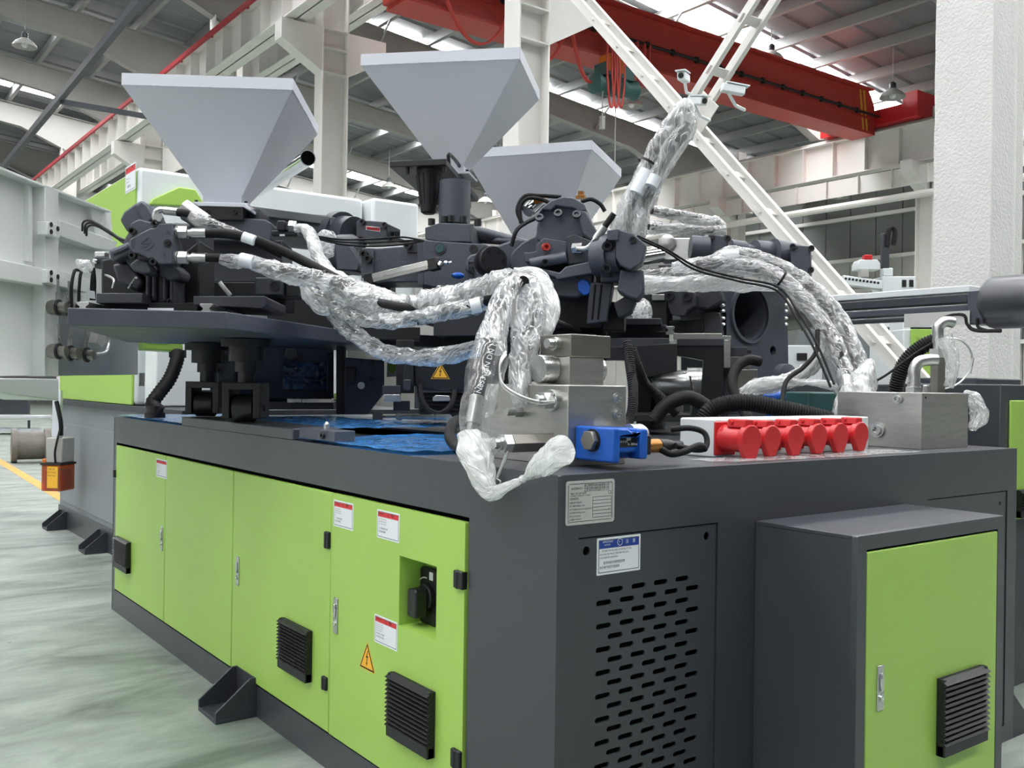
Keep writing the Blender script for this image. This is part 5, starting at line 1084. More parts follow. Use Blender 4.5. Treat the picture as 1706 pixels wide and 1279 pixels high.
cable('thin black cable strung from the middle motor along the arched hoses, lower', [(1064, 397, 4.64), (1112, 420, 4.68), (1158, 449, 4.72), (1230, 468, 4.72), (1294, 484, 4.68), (1326, 528, 4.58), (1356, 580, 4.48), (1384, 645, 4.4)], 2)
cable('black cable curving down behind the third red socket', [(1362, 550, 4.6), (1360, 585, 4.55), (1338, 612, 4.5), (1312, 632, 4.45), (1304, 660, 4.4), (1303, 690, 4.35)], 4)
cable('ribbed black conduit arching behind the white socket box', [(1170, 700, 4.2), (1185, 682, 4.2), (1215, 672, 4.2), (1250, 671, 4.2), (1300, 680, 4.2), (1345, 690, 4.2), (1385, 700, 4.2)], 15, name='conduit', corr=.012)
cable('smooth black hose arching left of the ribbed conduit behind the socket box', [(1090, 700, 4.4), (1110, 675, 4.4), (1145, 662, 4.4), (1175, 676, 4.4), (1190, 700, 4.4)], 12, name='black_hose', cat='hose')
cable('ribbed black conduit rising to the dark bracket behind the blue valve', [(1128, 690, 4.5), (1100, 662, 4.5), (1075, 640, 4.45), (1062, 610, 4.4), (1052, 580, 4.4)], 9, name='conduit', corr=.012)
cable('ribbed black conduit hanging straight down right of the upper manifold valve', [(1046, 570, 3.9), (1050, 610, 3.85), (1055, 650, 3.8), (1052, 690, 3.75), (1040, 712, 3.7)], 9, name='conduit', corr=.010)
cable('thick black hose bending round above the socket box', [(1266, 602, 4.8), (1245, 600, 4.78), (1226, 615, 4.75), (1220, 640, 4.7), (1230, 668, 4.65), (1248, 700, 4.55), (1256, 722, 4.5)], 9, name='black_hose', cat='hose')
cable('black conduit running from the hoses to the middle carriage', [(908, 528, 3.6), (925, 535, 4.1), (950, 545, 4.7), (975, 556, 5.3)], 5, name='conduit', corr=.010)
cable('big ribbed black conduit dropping from the green box behind the left rollers', [(297, 586, 6.0), (293, 606, 5.95), (282, 632, 5.9), (265, 655, 5.85), (254, 672, 5.8), (262, 683, 5.75), (268, 688, 5.75)], 12, name='conduit', corr=.022)
cable('smooth black hose end curling on the tray beside the clear bag', [(762, 700, 3.6), (752, 712, 3.5), (750, 728, 3.45), (760, 744, 3.40), (775, 752, 3.32)], 10, name='black_hose', cat='hose')
for k, (y, lb) in enumerate(((398, 'thin black wire sagging between the valve and the middle block, top'), (402, 'thin black wire sagging between the valve and the middle block, centre'), (406, 'thin black wire sagging between the valve and the middle block, bottom'))):
    cable(lb, [(525, 393 + k * 2, 4.8), (570, y + 1, 4.85), (620, y + k * 2, 4.9), (670, y - 3 + k * 2, 5.0), (706, 401, 5.05)], 1.6)
for k, (pts, lb) in enumerate((([(852, 410, 4.9), (860, 385, 4.9), (875, 372, 4.95), (895, 362, 5.0)], 'black cable looping off the gear housing under the right hopper'), ([(868, 372, 5.1), (867, 345, 5.1), (880, 330, 5.1), (905, 333, 5.1), (925, 345, 5.1)], 'black cable coil around the chrome tube on the middle motor'),
        ([(872, 376, 5.15), (862, 350, 5.15), (874, 327, 5.15), (900, 326, 5.15), (935, 328, 5.15)], 'second black cable coil around the chrome tube on the middle motor'), ([(968, 336, 5.2), (985, 332, 5.2), (1000, 340, 5.2), (1008, 352, 5.2)], 'short black cable hooking right off the middle motor head'))):
    cable(lb, pts, 3.5)
mb = MB(); q0, q1 = P(878, 352, 5.2), P(898, 334, 5.25); mb.lathe(q0, q1 - q0, [(0, .035), (.02, .04), ((q1 - q0).length, .04)], 18); t = thing('lubricator', 'chrome cartridge with orange cap behind the middle motor head', 'cartridge', q0); mb.build('body', 'chrome', t)
mb = MB(); mb.lathe(P(898, 334, 5.2), ZZ + RT * .3, [(0, .035), (.02, .03), (.035, .015)], 12); mb.build('cap', 'orange', t)
mb = MB(); p = P(968, 331, 5.3); mb.lathe(p, ZZ, [(0, .03), (.015, .03), (.02, .018), (.04, .018)], 6); tag(mb.build('brass_fitting', 'brass'), 'brass fitting on top of the middle motor head', 'fitting')
# ================================================================== LEFT MANIFOLD
t = thing('manifold_block', 'large bare steel manifold block on the front corner of the base top', 'block', (.4, .4, BZ))
mx0, my0 = .205, .205; mz1 = PY(940, 641, my0).z; mx1 = PY(1043, 700, my0).x; my1 = .66
mb = MB(); mb.box(mx0, my0, BZ, mx1, my1, mz1); mb.build('block', 'steel', t, .003)
uc = PY(949, 600, .30); uz0 = mz1; uz1 = PY(949, 594, .30).z; uz2 = PY(949, 556, .30).z; ux0 = uc.x; ux1 = PY(1006, 600, .30).x; ux2 = PY(1016, 560, .30).x
mb = MB(); mb.box(ux0, .30, uz0, ux1, .46, uz1); mb.build('valve_seat', 'steel', t, .002)
mb = MB(); mb.box(ux0, .295, uz1, ux2, .45, uz2); vb = mb.build('pilot_valve', 'steel_dark', t, .003)
mb = MB(); mb.box(ux0 + .03, .31, uz2, ux0 + .12, .40, uz2 + .003); mb.build('valve_tag', 'zinc', vb)
q = V((ux0, .37, (uz1 + uz2) / 2)); bolt_at(q, -XX, .013, .004, 'plug', 'ink', vb)
for (xa, xb, nm) in ((ux1, ux1 + .055, 0), (ux0 - .06, ux0, 1)):
    mb = MB(); q = V((xa, .385, (uz0 + uz1) / 2 + .005)); mb.lathe(q, XX, [(0, .043), (.003, .045), (xb - xa - .004, .045), (xb - xa, .042)], 24); mb.build('solenoid', 'zinc', t)
mb = MB(); q = V((ux0 - .0, .36, uz2 - .03)); mb.lathe(q, -XX, [(0, .022), (.02, .022), (.02, .016), (.045, .016)], 14); mb.build('pilot_fitting', 'zinc', t)
for (x, y) in ((1029, 664), (1029, 690)): 
    p = PY(x, y, my0); mb = MB(); mb.lathe(p, -YY, [(0, .02), (.004, .02), (.004, .014), (.01, .014), (.01, .008), (.004, .007)], 18); mb.build('port_plug', 'zinc', t)
def lface(x, y): return PX(x, y, mx0)
p = lface(921, 667); mb = MB(); mb.lathe(p, -XX, [(0, .034), (.012, .034)], 24); mb.hexnut(p - XX * .012, p - XX * .045, .028); mb.lathe(p - XX * .045, -XX, [(0, .018), (.02, .018), (.022, .014)], 16); fl = mb.build('port_flange', 'zinc', t, .001)
for i in range(4):
    an = pi / 4 + pi / 2 * i; bolt_at(p - XX * .012 + YY * .027 * cos(an) + ZZ * .027 * sin(an), -XX, .005, .006, 'bolt', 'zinc', fl)
p = lface(868, 686); mb = MB(); mb.hexnut(p, p - XX * .03, .018); mb.lathe(p - XX * .03, -XX, [(0, .012), (.03, .012)], 14); mb.build('small_fitting', 'zinc', t)
p = lface(916, 736); q = PX(838, 737, mx0 - .13); mb = MB(); mb.cyl(p, p - XX * .155, .031, n=6); mb.build('long_hex_fitting', 'steel_dark', t, .001)
mb = MB(); mb.hexnut(p - XX * .157, p - XX * .185, .030); mb.lathe(p - XX * .185, -XX, [(0, .02), (.012, .02), (.012, .016), (.03, .016)], 16); mb.build('union_nut', 'zinc', t)
# safety wires
for k, dz in enumerate((0, .008)):
    mb = MB(); mb.tube(spline([P(843, 590, 2.98), P(834, 605, 2.95), P(833, 630, 2.93), P(842, 648, 2.92), P(870, 665, 2.9), P(900, 673, 2.9), P(925, 670 + k * 3, 2.9)], 6), .0032, 6); o = mb.build('safety_wire', 'zinc'); o.location.z += dz
    tag(o, ['upper grey safety wire looping over the left manifold fittings', 'lower grey safety wire looping over the left manifold fittings'][k], 'wire')
mb = MB(); q0, q1 = PX(846, 752, -.03), PX(828, 797, -.03); mb.lathe(q0, q1 - q0, [(0, .002), (.02, .005), ((q1 - q0).length - .01, .005), ((q1 - q0).length, .003)], 8); mb.tube(spline([q1, PX(834, 802, -.03), PX(830, 808, -.03), PX(822, 806, -.03), PX(815, 803, -.03)], 4), .002, 6); tag(mb.build('safety_pin', 'zinc'), 'thin safety pin dangling under the left manifold, above the bag knot', 'pin')
# ================================================================== BLUE VALVE
bc = PY(1022, 772, .03); t = thing('proportional_valve', 'bright blue cast valve with a hex plug, black cable at its right', 'valve', bc)
bx0, by0 = bc.x, bc.y; bx1 = PY(1080, 740, by0).x; zt_ = PY(1022, 713, by0).z; by1 = my0 - .002; bz = bc.z; w_ = bx1 - bx0
mb = MB(); mb.box(bx0, by0, bz, bx0 + w_ * .2, by1, zt_); mb.box(bx0 + w_ * .78, by0, bz + .008, bx1, by1, zt_ - .004); mb.box(bx0 + w_ * .15, by0 + .016, bz + .028, bx0 + w_ * .82, by1, zt_ - .02); mb.box(bx0 + w_ * .15, by0 + .05, bz + .008, bx0 + w_ * .82, by1, bz + .04)
mb.build('casting', 'blue_paint', t, .007, seg=3)
mb = MB(); mb.prism([(bx0 + w_ * .1, by0 + .004, zt_ - .03), (bx0 + w_ * .9, by0 + .004, zt_ - .03), (bx0 + w_ * .9, by0 + .004, zt_ - .004), (bx0 + w_ * .66, by0 + .004, zt_ - .022), (bx0 + w_ * .45, by0 + .004, zt_ - .003), (bx0 + w_ * .1, by0 + .004, zt_ - .002)], (0, by1 - by0 - .01, 0)); mb.build('upper_rib', 'blue_paint', t, .006)
mb = MB(); mb.box(bx0 + w_ * .24, by0 + .0145, bz + .045, bx0 + w_ * .76, by0 + .0165, bz + .088); npd = mb.build('type_plate', 'ink', t)
mb = MB(); mb.box(bx0 + w_ * .46, by0 + .0135, bz + .064, bx0 + w_ * .58, by0 + .0150, bz + .084); mb.build('plate_code', 'zinc', npd)
link(joinm([text_mesh('0 - 350 bar', .009, (bx0 + w_ * .5, by0 + .014, bz + .05), XX, ZZ), text_mesh('24 V DC', .009, (bx0 + w_ * .27, by0 + .014, bz + .058), XX, ZZ), text_mesh('TYPE', .008, (bx0 + w_ * .28, by0 + .014, bz + .074), XX, ZZ)], 'lettering'), 'lettering', 'label_white', npd)
p = V((bx0, (by0 + by1) / 2 + .005, bz + .062)); mb = MB(); mb.lathe(p, -XX, [(0, .034), (.003, .034)], 24); mb.build('washer', 'ink', t)
mb = MB(); mb.hexnut(p - XX * .003, p - XX * .022, .031); mb.build('hex_plug', 'brass', t, .002).data.materials[0] = M['steel_dark']
zc = (bz + zt_) / 2 + .01; yc = (by0 + by1) / 2
mb = MB(); mb.lathe((bx1, yc, zc + .012), XX, [(0, .036), (.05, .036), (.062, .03)], 24); mb.build('solenoid_cap', 'zinc', t)
mb = MB(); mb.box(bx1, yc - .045, zc - .045, bx1 + .055, yc - .0, zc + .015); mb.build('coil_body', 'black_plastic', t, .004)
mb = MB(); mb.lathe((bx1 + .05, yc - .022, zc - .02), XX, [(0, .018), (.03, .022), (.055, .022), (.06, .017)], 18); mb.build('plug_ring', 'brass', t)
mb = MB(); mb.lathe((bx1 + .11, yc - .022, zc - .02), XX, [(0, .021), (.03, .021), (.06, .014), (.10, .012)], 16); mb.build('cable_plug', 'black_plastic', t)
cable('short black corrugated lead looping out of the blue valve plug', [(1125, 742, 2.98), (1150, 748, 3.02), (1172, 748, 3.05), (1178, 735, 3.07), (1172, 720, 3.08), (1150, 713, 3.08), (1118, 715, 3.1)], 5, name='plug_cable')
cable('ribbed black sleeve curling under the blue valve plug', [(1100, 748, 2.95), (1118, 756, 2.96), (1140, 752, 2.98), (1165, 742, 3.02), (1175, 748, 3.05)], 6, name='conduit', corr=.008)
# ================================================================== SOCKET BOX
sb0, sb1, sbf, sbb = PZ(1200, 764, BZ), PZ(1440, 744, BZ), 0, 0
yb = .235; bx0, bx1 = PY(1192, 764, yb).x, PY(1447, 742, yb).x; zt_ = PY(1200, 698, yb).z - .0
t = thing('socket_box', 'white box with six red capped power sockets in a row on its front', 'socket box', ((bx0 + bx1) / 2, yb, BZ))
mb = MB(); mb.box(bx0, yb, BZ, bx1, yb + .17, zt_); mb.build('housing', 'white_paint', t, .006)
sck = [(1253, 733, .0505, .125), (1288, 730, .045, .11), (1327, 728.5, .046, .11), (1366, 726.5, .046, .11), (1402, 725, .046, .11), (1436, 723, .046, .11)]
for (x, y, r, L) in sck:
    p = PY(x, y, yb - L); p = V((p.x, yb, p.z))
    mb = MB(); mb.box(p.x - r * 1.05, yb - .008, p.z - r * 1.15, p.x + r * 1.05, yb, p.z + r * 1.15); s = mb.build('socket', 'red_plastic', t, .003)
    mb = MB(); mb.lathe((p.x, yb - .008, p.z), -YY, [(0, r * .95), (.01, r * .88), (L - .028, r * .88)], 28); mb.build('socket_body', 'red_plastic', s)
    # flap cap with pointed lower tab
    out = [(r * 1.02 * sin(a), r * 1.02 * cos(a)) for a in [(-2.2 + 4.4 * i / 20) for i in range(21)]] + [(r * .42, -r * 1.42), (-r * .42, -r * 1.42)]
    mb = MB(); mb.prism([(p.x + a, yb - L, p.z + b) for (a, b) in out], (0, .026, 0)); mb.build('cap', 'red_plastic', s, .004)
    mb = MB(); mb.prism([(p.x + a, yb - L + .012, p.z + b) for (a, b) in ((-r * .55, r * .8), (r * .55, r * .8), (r * .42, r * 1.38), (-r * .42, r * 1.38))], (0, L * .62, 0)); mb.build('cap_hinge', 'red_plastic', s, .004)
    mb = MB(); mb.cyl((p.x - r * .6, yb - L * .45, p.z + r * 1.15), (p.x + r * .6, yb - L * .45, p.z + r * 1.15), r * .14, n=8); mb.build('hinge_pin', 'red_plastic', s)
# loose film on the deck in front of the sockets
m = film_sheet(.72, .02, 1.85, .2, BZ + .006, 60, 14, .005); tag(m.build('deck_film', 'clear_film', None, ang=180), 'sheet of clear film lying on the deck in front of the red sockets', 'film')
# ================================================================== RIGHT MANIFOLD
t = thing('manifold_block', 'square bare steel block with elbow fittings on the right of the base top', 'block', (2.25, .4, BZ))
rb = PZ(1535, 749, BZ); rx, ry = rb.x, rb.y; rz1 = PY(1535, 654, ry).z; rx1 = PY(1613, 700, ry).x; ry1 = ry + .40
mb = MB(); mb.box(rx, ry, BZ, rx1, ry1, rz1); mb.build('block', 'steel', t, .003)
for (x, y, r) in ((1497, 664, .02), (1463, 716, .032)):
    p = PX(x, y, rx); mb = MB(); mb.lathe(p, -XX, [(0, r), (.012, r), (.012, r * .7), (.022, r * .7), (.022, r * .4), (.01, r * .35)], 18); mb.build('port_plug', 'zinc', t)
bolt_at(PY(1542, 662, ry), -YY, .005, .002, 'hole', 'ink', t)
e0 = V((rx + .07, ry + .22, rz1)); e1 = V((rx + .18, ry + .20, rz1))
def fit(px, py0, prof, n=18, nm='fitting', mt='zinc', hexs=False):
    p = PY(px, py0, ry + .2); p = V((p.x, ry + .2, rz1)); mb = MB(); mb.lathe(p, ZZ, prof, 6 if hexs else n); return p, mb.build(nm, mt, t, .001)
p, _ = fit(1562, 640, [(0, .036), (.16, .036)], nm='hex_post', mt='steel_dark', hexs=True)
mb = MB(); mb.hexnut(p + ZZ * .16, p + ZZ * .2, .042); mb.lathe(p + ZZ * .2, ZZ, [(0, .022), (.03, .022), (.03, .026), (.06, .026)], 16); mb.build('top_nut', 'zinc', t)
mb = MB(); pts = [p + ZZ * .25, p + ZZ * .30, p + ZZ * .325 + RT * .03, p + ZZ * .32 + RT * .07]; mb.tube(spline(pts, 6), .024, 12); mb.build('elbow', 'zinc', t)
p2, _ = fit(1523, 640, [(0, .04), (.025, .04)], nm='base_nut', hexs=True)
mb = MB(); mb.lathe(p2 + ZZ * .025, ZZ, [(0, .03), (.02, .03), (.02, .026), (.045, .026)], 16); mb.tube(spline([p2 + ZZ * .06, p2 + ZZ * .10, p2 + ZZ * .135 + RT * .02, p2 + ZZ * .145 + RT * .06, p2 + ZZ * .145 + RT * .10], 6), .026, 12); mb.build('elbow', 'zinc', t)
p3, _ = fit(1543, 640, [(0, .016), (.03, .016), (.034, .01)], nm='small_plug')
d3 = (p - CAM).dot(FW)
mb = MB(); mb.tube(spline([P(1575, 563, d3), P(1600, 566, d3), P(1617, 585, d3), P(1618, 610, d3), P(1600, 636, d3), P(1572, 648, d3), P(1545, 650, d3)], 6), .0045, 6); tag(mb.build('safety_wire', 'zinc'), 'grey safety wire looping beside the elbow on the right steel block', 'wire')
mb = MB(); q0, q1 = P(1621, 596, d3), P(1616, 622, d3); mb.lathe(q0, q1 - q0, [(0, .006), ((q1 - q0).length, .006)], 8); tag(mb.build('wire_sleeve', 'zinc'), 'small metal crimp on the safety wire of the right steel block', 'crimp')
cable('ribbed black conduit rising behind the right steel block to its elbow', [(1489, 712, 4.78), (1491, 660, 4.75), (1500, 620, 4.72), (1515, 595, 4.7), (1540, 575, 4.68), (1565, 565, 4.66)], 13, name='conduit', corr=.012)
cable('thin black cable crossing in front of the conduit on the right block', [(1450, 640, 4.5), (1480, 622, 4.5), (1520, 592, 4.5), (1555, 570, 4.5)], 2)
o = sleeve(None, [(1572, 560, d3 - .05), (1582, 585, d3 - .05), (1588, 615, d3 - .05), (1580, 645, d3 - .05)], [12, 12, 9, 7], 'clear_film', .35, 14, 'film_wrap'); tag(o, 'clear film hanging off the elbow of the right steel block', 'film')
o = sleeve(None, [(1605, 655, 4.45), (1622, 665, 4.42), (1632, 690, 4.4), (1620, 715, 4.38)], [6, 12, 14, 7], 'clear_film', .4, 14, 'film_wrap'); tag(o, 'clear film around the port on the right flank of the right steel block', 'film')
# stop block at the tray edge
t = thing('stop_block', 'small grey stop block with a bolt on the edge of the blue film tray', 'block', PX(520, 735, .03)); a_, b_ = PX(491, 736, .0), PX(553, 742, .0)
mb = MB(); mb.box(.01, b_.y, BZ + .012, .10, a_.y - .02, BZ + .055); mb.build('body', 'cast_grey', t, .003)
bolt_at((.01, (a_.y + b_.y) / 2 - .08, BZ + .034), -XX, .014, .012, 'bolt', 'black_metal', t); mb = MB(); mb.lathe((.06, (a_.y + b_.y) / 2, BZ + .055), ZZ, [(0, .012), (.02, .012), (.03, .004)], 12); mb.build('grease_nipple', 'zinc', t)
# ================================================================== UNDER AND BEHIND THE UNITS
mat('navy_paint', '232a3a', .4, .1, .1, 5)
Q = pfr(460, 620, 5.75, 20)
t = thing('turntable_frame', 'dark navy welded frame with bolted side plate under the swivel plate', 'frame', P(460, 660, 5.8))
tr(Q, [(350, 566), (556, 566), (556, 664), (350, 664)], .25, .15, 'back_panel', 'navy_paint', t, .004)
tr(Q, rect(545, 585, 556, 650), .2, .2, 'upright', 'navy_paint', t, .003)
sp_ = tr(Q, rect(362, 584, 392, 650), .0, .2, 'side_plate', 'dark_iron', t, .004)
for (x, y) in ((371, 596), (371, 641)): bolt_at(Q.px(x, y, 0), -Q.a, .03, .012, 'bolt', 'black_metal', sp_)
bolt_at(Q.px(365, 616, 0), -Q.a, .018, .02, 'bolt', 'black_metal', sp_)
tr(Q, rect(318, 650, 352, 690), .3, .2, 'lower_plate', 'deep_dark', t, .003); tr(Q, rect(352, 660, 560, 668), .35, .4, 'lower_beam', 'deep_dark', t, .003)
tr(Q, rect(318, 556, 362, 576), .1, .4, 'upper_block', 'dark_iron', t, .003)
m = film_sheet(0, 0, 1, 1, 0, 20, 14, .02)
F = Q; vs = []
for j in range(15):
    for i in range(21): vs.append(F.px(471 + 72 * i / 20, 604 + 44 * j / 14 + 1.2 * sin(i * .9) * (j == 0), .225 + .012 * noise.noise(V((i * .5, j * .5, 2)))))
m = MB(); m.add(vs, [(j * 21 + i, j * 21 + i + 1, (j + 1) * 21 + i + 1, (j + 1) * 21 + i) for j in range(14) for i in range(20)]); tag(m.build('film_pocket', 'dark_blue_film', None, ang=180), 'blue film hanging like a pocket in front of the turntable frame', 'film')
tr(Q, [(478, 577), (490, 577), (496, 596), (486, 600), (474, 596)], .18, .06, 'lifting_lug', 'dark_iron', t, .004)
# bolted navy side panel
Q2 = pfr(600, 640, 5.3, 30)
t = thing('bolted_shield', 'dark navy bolted panel left of the black motor box', 'panel', P(600, 690, 5.3))
p_ = tr(Q2, [(574, 595), (640, 600), (640, 655), (612, 690), (574, 690)], .0, .05, 'plate', 'navy_paint', t, .004)
for (x, y) in ((603, 603), (620, 604), (643, 602), (619, 631)): bolt_at(Q2.px(min(x, 636), y, 0), -Q2.a, .012, .006, 'bolt', 'ink', p_)
bolt_at(Q2.px(602, 642, 0), -Q2.a, .02, .03, 'bolt', 'zinc', p_)
tr(Q2, rect(576, 612, 592, 640), -.03, .04, 'cover', 'black_metal', p_, .004); tr(Q2, rect(560, 560, 574, 690), .1, .2, 'post', 'deep_dark', t, .003)
# black motor box
Q3 = pfr(730, 620, 4.55, 30)
t = thing('servo_motor', 'black servo motor box with a yellow high voltage sign under the hoses', 'motor', P(730, 690, 4.6))
mb_ = tr(Q3, [(688, 584), (830, 588), (830, 655), (700, 650), (688, 640)], .0, .4, 'motor_body', 'black_metal', t, .012)
hazard(mb_.parent, Fr(Q3.px(733.5, 622, -.002), 30), .082)
tr(Q3, rect(700, 655, 830, 694), .05, .35, 'motor_foot', 'deep_dark', t, .004)
for i in range(5): 
    m = MB(); m.bar(Q3.px(702, 660 + i * 7, .04), Q3.px(828, 661 + i * 7, .04), .02, .008); m.build('cooling_rib', 'black_metal', t)
m = MB(); m.tube(spline([Q3.px(698, 640, -.03), Q3.px(702, 664, -.05), Q3.px(715, 684, -.06), Q3.px(735, 688, -.05), Q3.px(752, 674, -.03), Q3.px(758, 650, .0)], 6), .014, 8); m.build('motor_cable', 'black_rubber', t)
tr(Q3, [(721, 662), (727, 658), (748, 659), (752, 668), (721, 668)], -.02, .02, 'terminal_plate', 'zinc', t, .002)
tr(Q3, [(676, 600), (688, 600), (690, 640), (678, 650), (672, 625)], -.04, .1, 'connector', 'black_plastic', t, .006); tr(Q3, rect(672, 632, 684, 650), -.06, .06, 'plug', 'dark_iron', t, .004)
tr(Q3, rect(637, 642, 668, 658), .05, .12, 'bracket_head', 'dark_iron', t, .003)
tr(Q3, rect(639, 657, 668, 669), .02, .06, 'bracket_tag', 'zinc', t, .002)
tr(Q3, rect(655, 668, 683, 684), .05, .1, 'bracket_arm', 'black_metal', t, .003)
tr(Q3, rect(660, 566, 690, 655), .22, .1, 'rear_plate', 'deep_dark', t, .003)
tr(Q3, rect(575, 545, 700, 566), .5, .2, 'rear_beam', 'deep_dark', t, .003)
# thin cylinder with its pedestal
t = thing('push_cylinder', 'thin silver cylinder rod lying low above the blue film tray', 'cylinder', P(630, 710, 4.7))
pd = PZ(629, 712, BZ); F = Fr(pd, 36.8)
mb = MB(); mb.fb(F, -.025, -.03, 0, .025, .04, .085); mb.build('pedestal', 'dark_iron', t, .004)
q0, q1 = F.w(.02, 0, .06), P(748, 695, 4.2)
mb = MB(); L = (q1 - q0).length; mb.lathe(q0, q1 - q0, [(0, .008), (L * .3, .008), (L * .3, .02), (L * .32, .02), (L * .32, .013), (L, .014)], 14); mb.build('rod', 'zinc', t)
# white bracket with a green slot behind
Q4 = pfr(660, 613, 5.8, 36)
t = thing('guide_bracket', 'small white bracket with a green slot left of the black motor', 'bracket', P(660, 627, 5.8))
tr(Q4, [(645, 600), (678, 602), (673, 626), (644, 628)], 0, .03, 'plate', 'white_paint', t, .002); tr(Q4, [(647, 601), (659, 601), (659, 617), (656, 621), (650, 621), (647, 617)], -.012, .01, 'slot', 'green_paint', t, .002)
t = thing('belt_tray', 'low tray with green and silver parts on the base behind the blue film', 'tray', P(520, 680, 6.0)); Q5 = pfr(520, 670, 6.1, 40)
tr(Q5, rect(352, 668, 556, 682), 0, .3, 'tray_body', 'dark_iron', t, .004); tr(Q5, rect(478, 657, 503, 671), -.05, .06, 'clamp', 'zinc', t, .004); tr(Q5, rect(505, 655, 556, 666), .05, .2, 'belt', 'green_paint', t, .003); tr(Q5, rect(503, 664, 553, 671), -.05, .06, 'plate', 'zinc', t, .003)
# bracket and dark boxes, the boxes added to keep the gap under the unit dark
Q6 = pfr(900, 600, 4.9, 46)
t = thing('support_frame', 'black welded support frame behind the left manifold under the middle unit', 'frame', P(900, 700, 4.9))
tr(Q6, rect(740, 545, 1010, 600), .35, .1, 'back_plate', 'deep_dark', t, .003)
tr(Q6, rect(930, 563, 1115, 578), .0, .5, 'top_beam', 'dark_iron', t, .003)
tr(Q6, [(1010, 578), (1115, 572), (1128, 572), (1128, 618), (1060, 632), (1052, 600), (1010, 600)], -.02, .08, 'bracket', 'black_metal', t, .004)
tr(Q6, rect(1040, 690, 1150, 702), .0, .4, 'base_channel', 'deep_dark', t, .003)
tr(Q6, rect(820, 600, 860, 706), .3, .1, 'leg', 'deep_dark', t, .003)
Q7 = pfr(1180, 620, 4.95, 46)
t = thing('guide_stand', 'black column with a polished silver guide rail on top, right of the blue valve', 'stand', P(1185, 700, 4.95))
tr(Q7, [(1128, 572), (1206, 572), (1206, 700), (1178, 700), (1168, 660), (1172, 600), (1128, 592)], 0, .1, 'column', 'black_metal', t, .004)
tr(Q7, rect(1128, 564, 1206, 576), -.01, .14, 'top_beam', 'dark_iron', t, .003)
tr(Q7, rect(1122, 555, 1203, 565), .01, .06, 'guide_rail', 'steel', t, .003)
tr(Q7, rect(1203, 559, 1218, 565), .0, .1, 'rail_cap', 'zinc', t, .002); tr(Q7, rect(1206, 566, 1217, 612), -.01, .06, 'scale_bar', 'steel', t, .002)
tr(Q7, rect(1205, 613, 1250, 690), .05, .2, 'side_plate', 'dark_iron', t, .004)
bk = tr(Q7, rect(1216, 578, 1246, 596), .04, .1, 'valve_block', 'dark_iron', t, .003); tr(Q7, rect(1216, 594, 1250, 614), .02, .1, 'valve_body', 'steel_dark', t, .002); tr(Q7, rect(1246, 582, 1252, 588), .03, .04, 'plug', 'ink', t)
tr(Q7, rect(1226, 615, 1262, 650), .0, .1, 'steel_plate', 'steel_dark', t, .003)
m = MB(); q = P(1086, 640, 5.5); ax = (RT * .98 - FW * .2); m.lathe(q, ax, [(0, .06), (.03, .08), (.2, .08), (.2, .095), (.3, .095), (.3, .07), (.34, .06)], 24); m.box(q.x + .05, q.y - .06, BZ, q.x + .2, q.y + .06, q.z - .05); tag(m.build('electric_motor', 'zinc', None), 'silver round electric motor lying behind the black bracket', 'motor')
m = MB(); m.tube(spline([P(1150, 626, 5.2), P(1153, 655, 5.2), P(1150, 690, 5.2)], 5), .006, 6); tag(m.build('hanging_wire', 'zinc'), 'thin grey wire hanging in front of the silver round motor', 'wire')
# right injection unit (third)
t = thing('injection_unit', 'right injection unit half hidden behind the hoses, with two grey end blocks', 'machine unit', P(1150, 480, 6.2)); W6 = Fr(P(1150, 480, 6.0), 56)
def t6(pts, a, th, nm, mt='cast_grey', bv=.006, par=None): return tr(W6, pts, a, th, nm, mt, par or t, bv)
t6(rect(1097, 396, 1152, 433), .02, .2, 'cylinder_block', 'zinc'); m = MB(); m.lathe(W6.px(1113, 405, .02), -W6.a, [(0, .05), (.05, .05), (.055, .042)], 20); m.build('cylinder_plug', 'zinc', t)
m = MB(); q0, q1 = P(1060, 430, 5.7), P(1098, 424, 5.85); m.lathe(q0, q1 - q0, [(0, .05), ((q1 - q0).length, .05)], 16); m.build('cylinder_rod', 'chrome', t)
m = MB(); q0, q1 = P(1150, 412, 5.95), P(1180, 414, 5.95); m.lathe(q0, q1 - q0, [(0, .075), ((q1 - q0).length, .075)], 20); m.build('barrel', 'cast_grey', t)
e1 = t6([(1180, 392), (1212, 390), (1214, 436), (1180, 436)], -.02, .2, 'end_block', 'cast_grey'); t6(rect(1174, 390, 1181, 437), -.04, .2, 'end_plate', 'zinc', .003)
for (x, y) in ((1186, 394), (1213, 398)): bolt_at(W6.px(x, y, -.02), -W6.a, .02, .02, 'bolt', 'black_metal', e1)
m = MB(); q0, q1 = P(1214, 412, 6.2), P(1290, 424, 6.35); m.lathe(q0, q1 - q0, [(0, .055), (.12, .055), (.12, .04), (.2, .04), (.2, .075), (.3, .08), ((q1 - q0).length, .08)], 20); m.build('second_barrel', 'cast_grey', t)
e2 = t6([(1316, 407), (1350, 410), (1351, 455), (1318, 453)], .35, .2, 'second_end_block', 'cast_grey'); m = MB(); q0, q1 = P(1286, 425, 6.3), P(1322, 432, 6.35); m.lathe(q0, q1 - q0, [(0, .11), ((q1 - q0).length, .11)], 24); m.build('second_housing', 'cast_grey', t)
for (x, y) in ((1321, 411), (1352, 414), (1351, 450)): bolt_at(W6.px(x, y, .35), -W6.a, .02, .02, 'bolt', 'black_metal', e2)
hb_ = t6([(1112, 488), (1118, 482), (1150, 482), (1160, 490), (1158, 510), (1146, 516), (1140, 526), (1118, 524), (1113, 510)], -.05, .15, 'motor_cover', 'dark_iron')
for (x, y) in ((1116, 494), (1145, 494)): bolt_at(W6.px(x, y, -.05), -W6.a, .03, .02, 'bolt', 'black_metal', hb_)
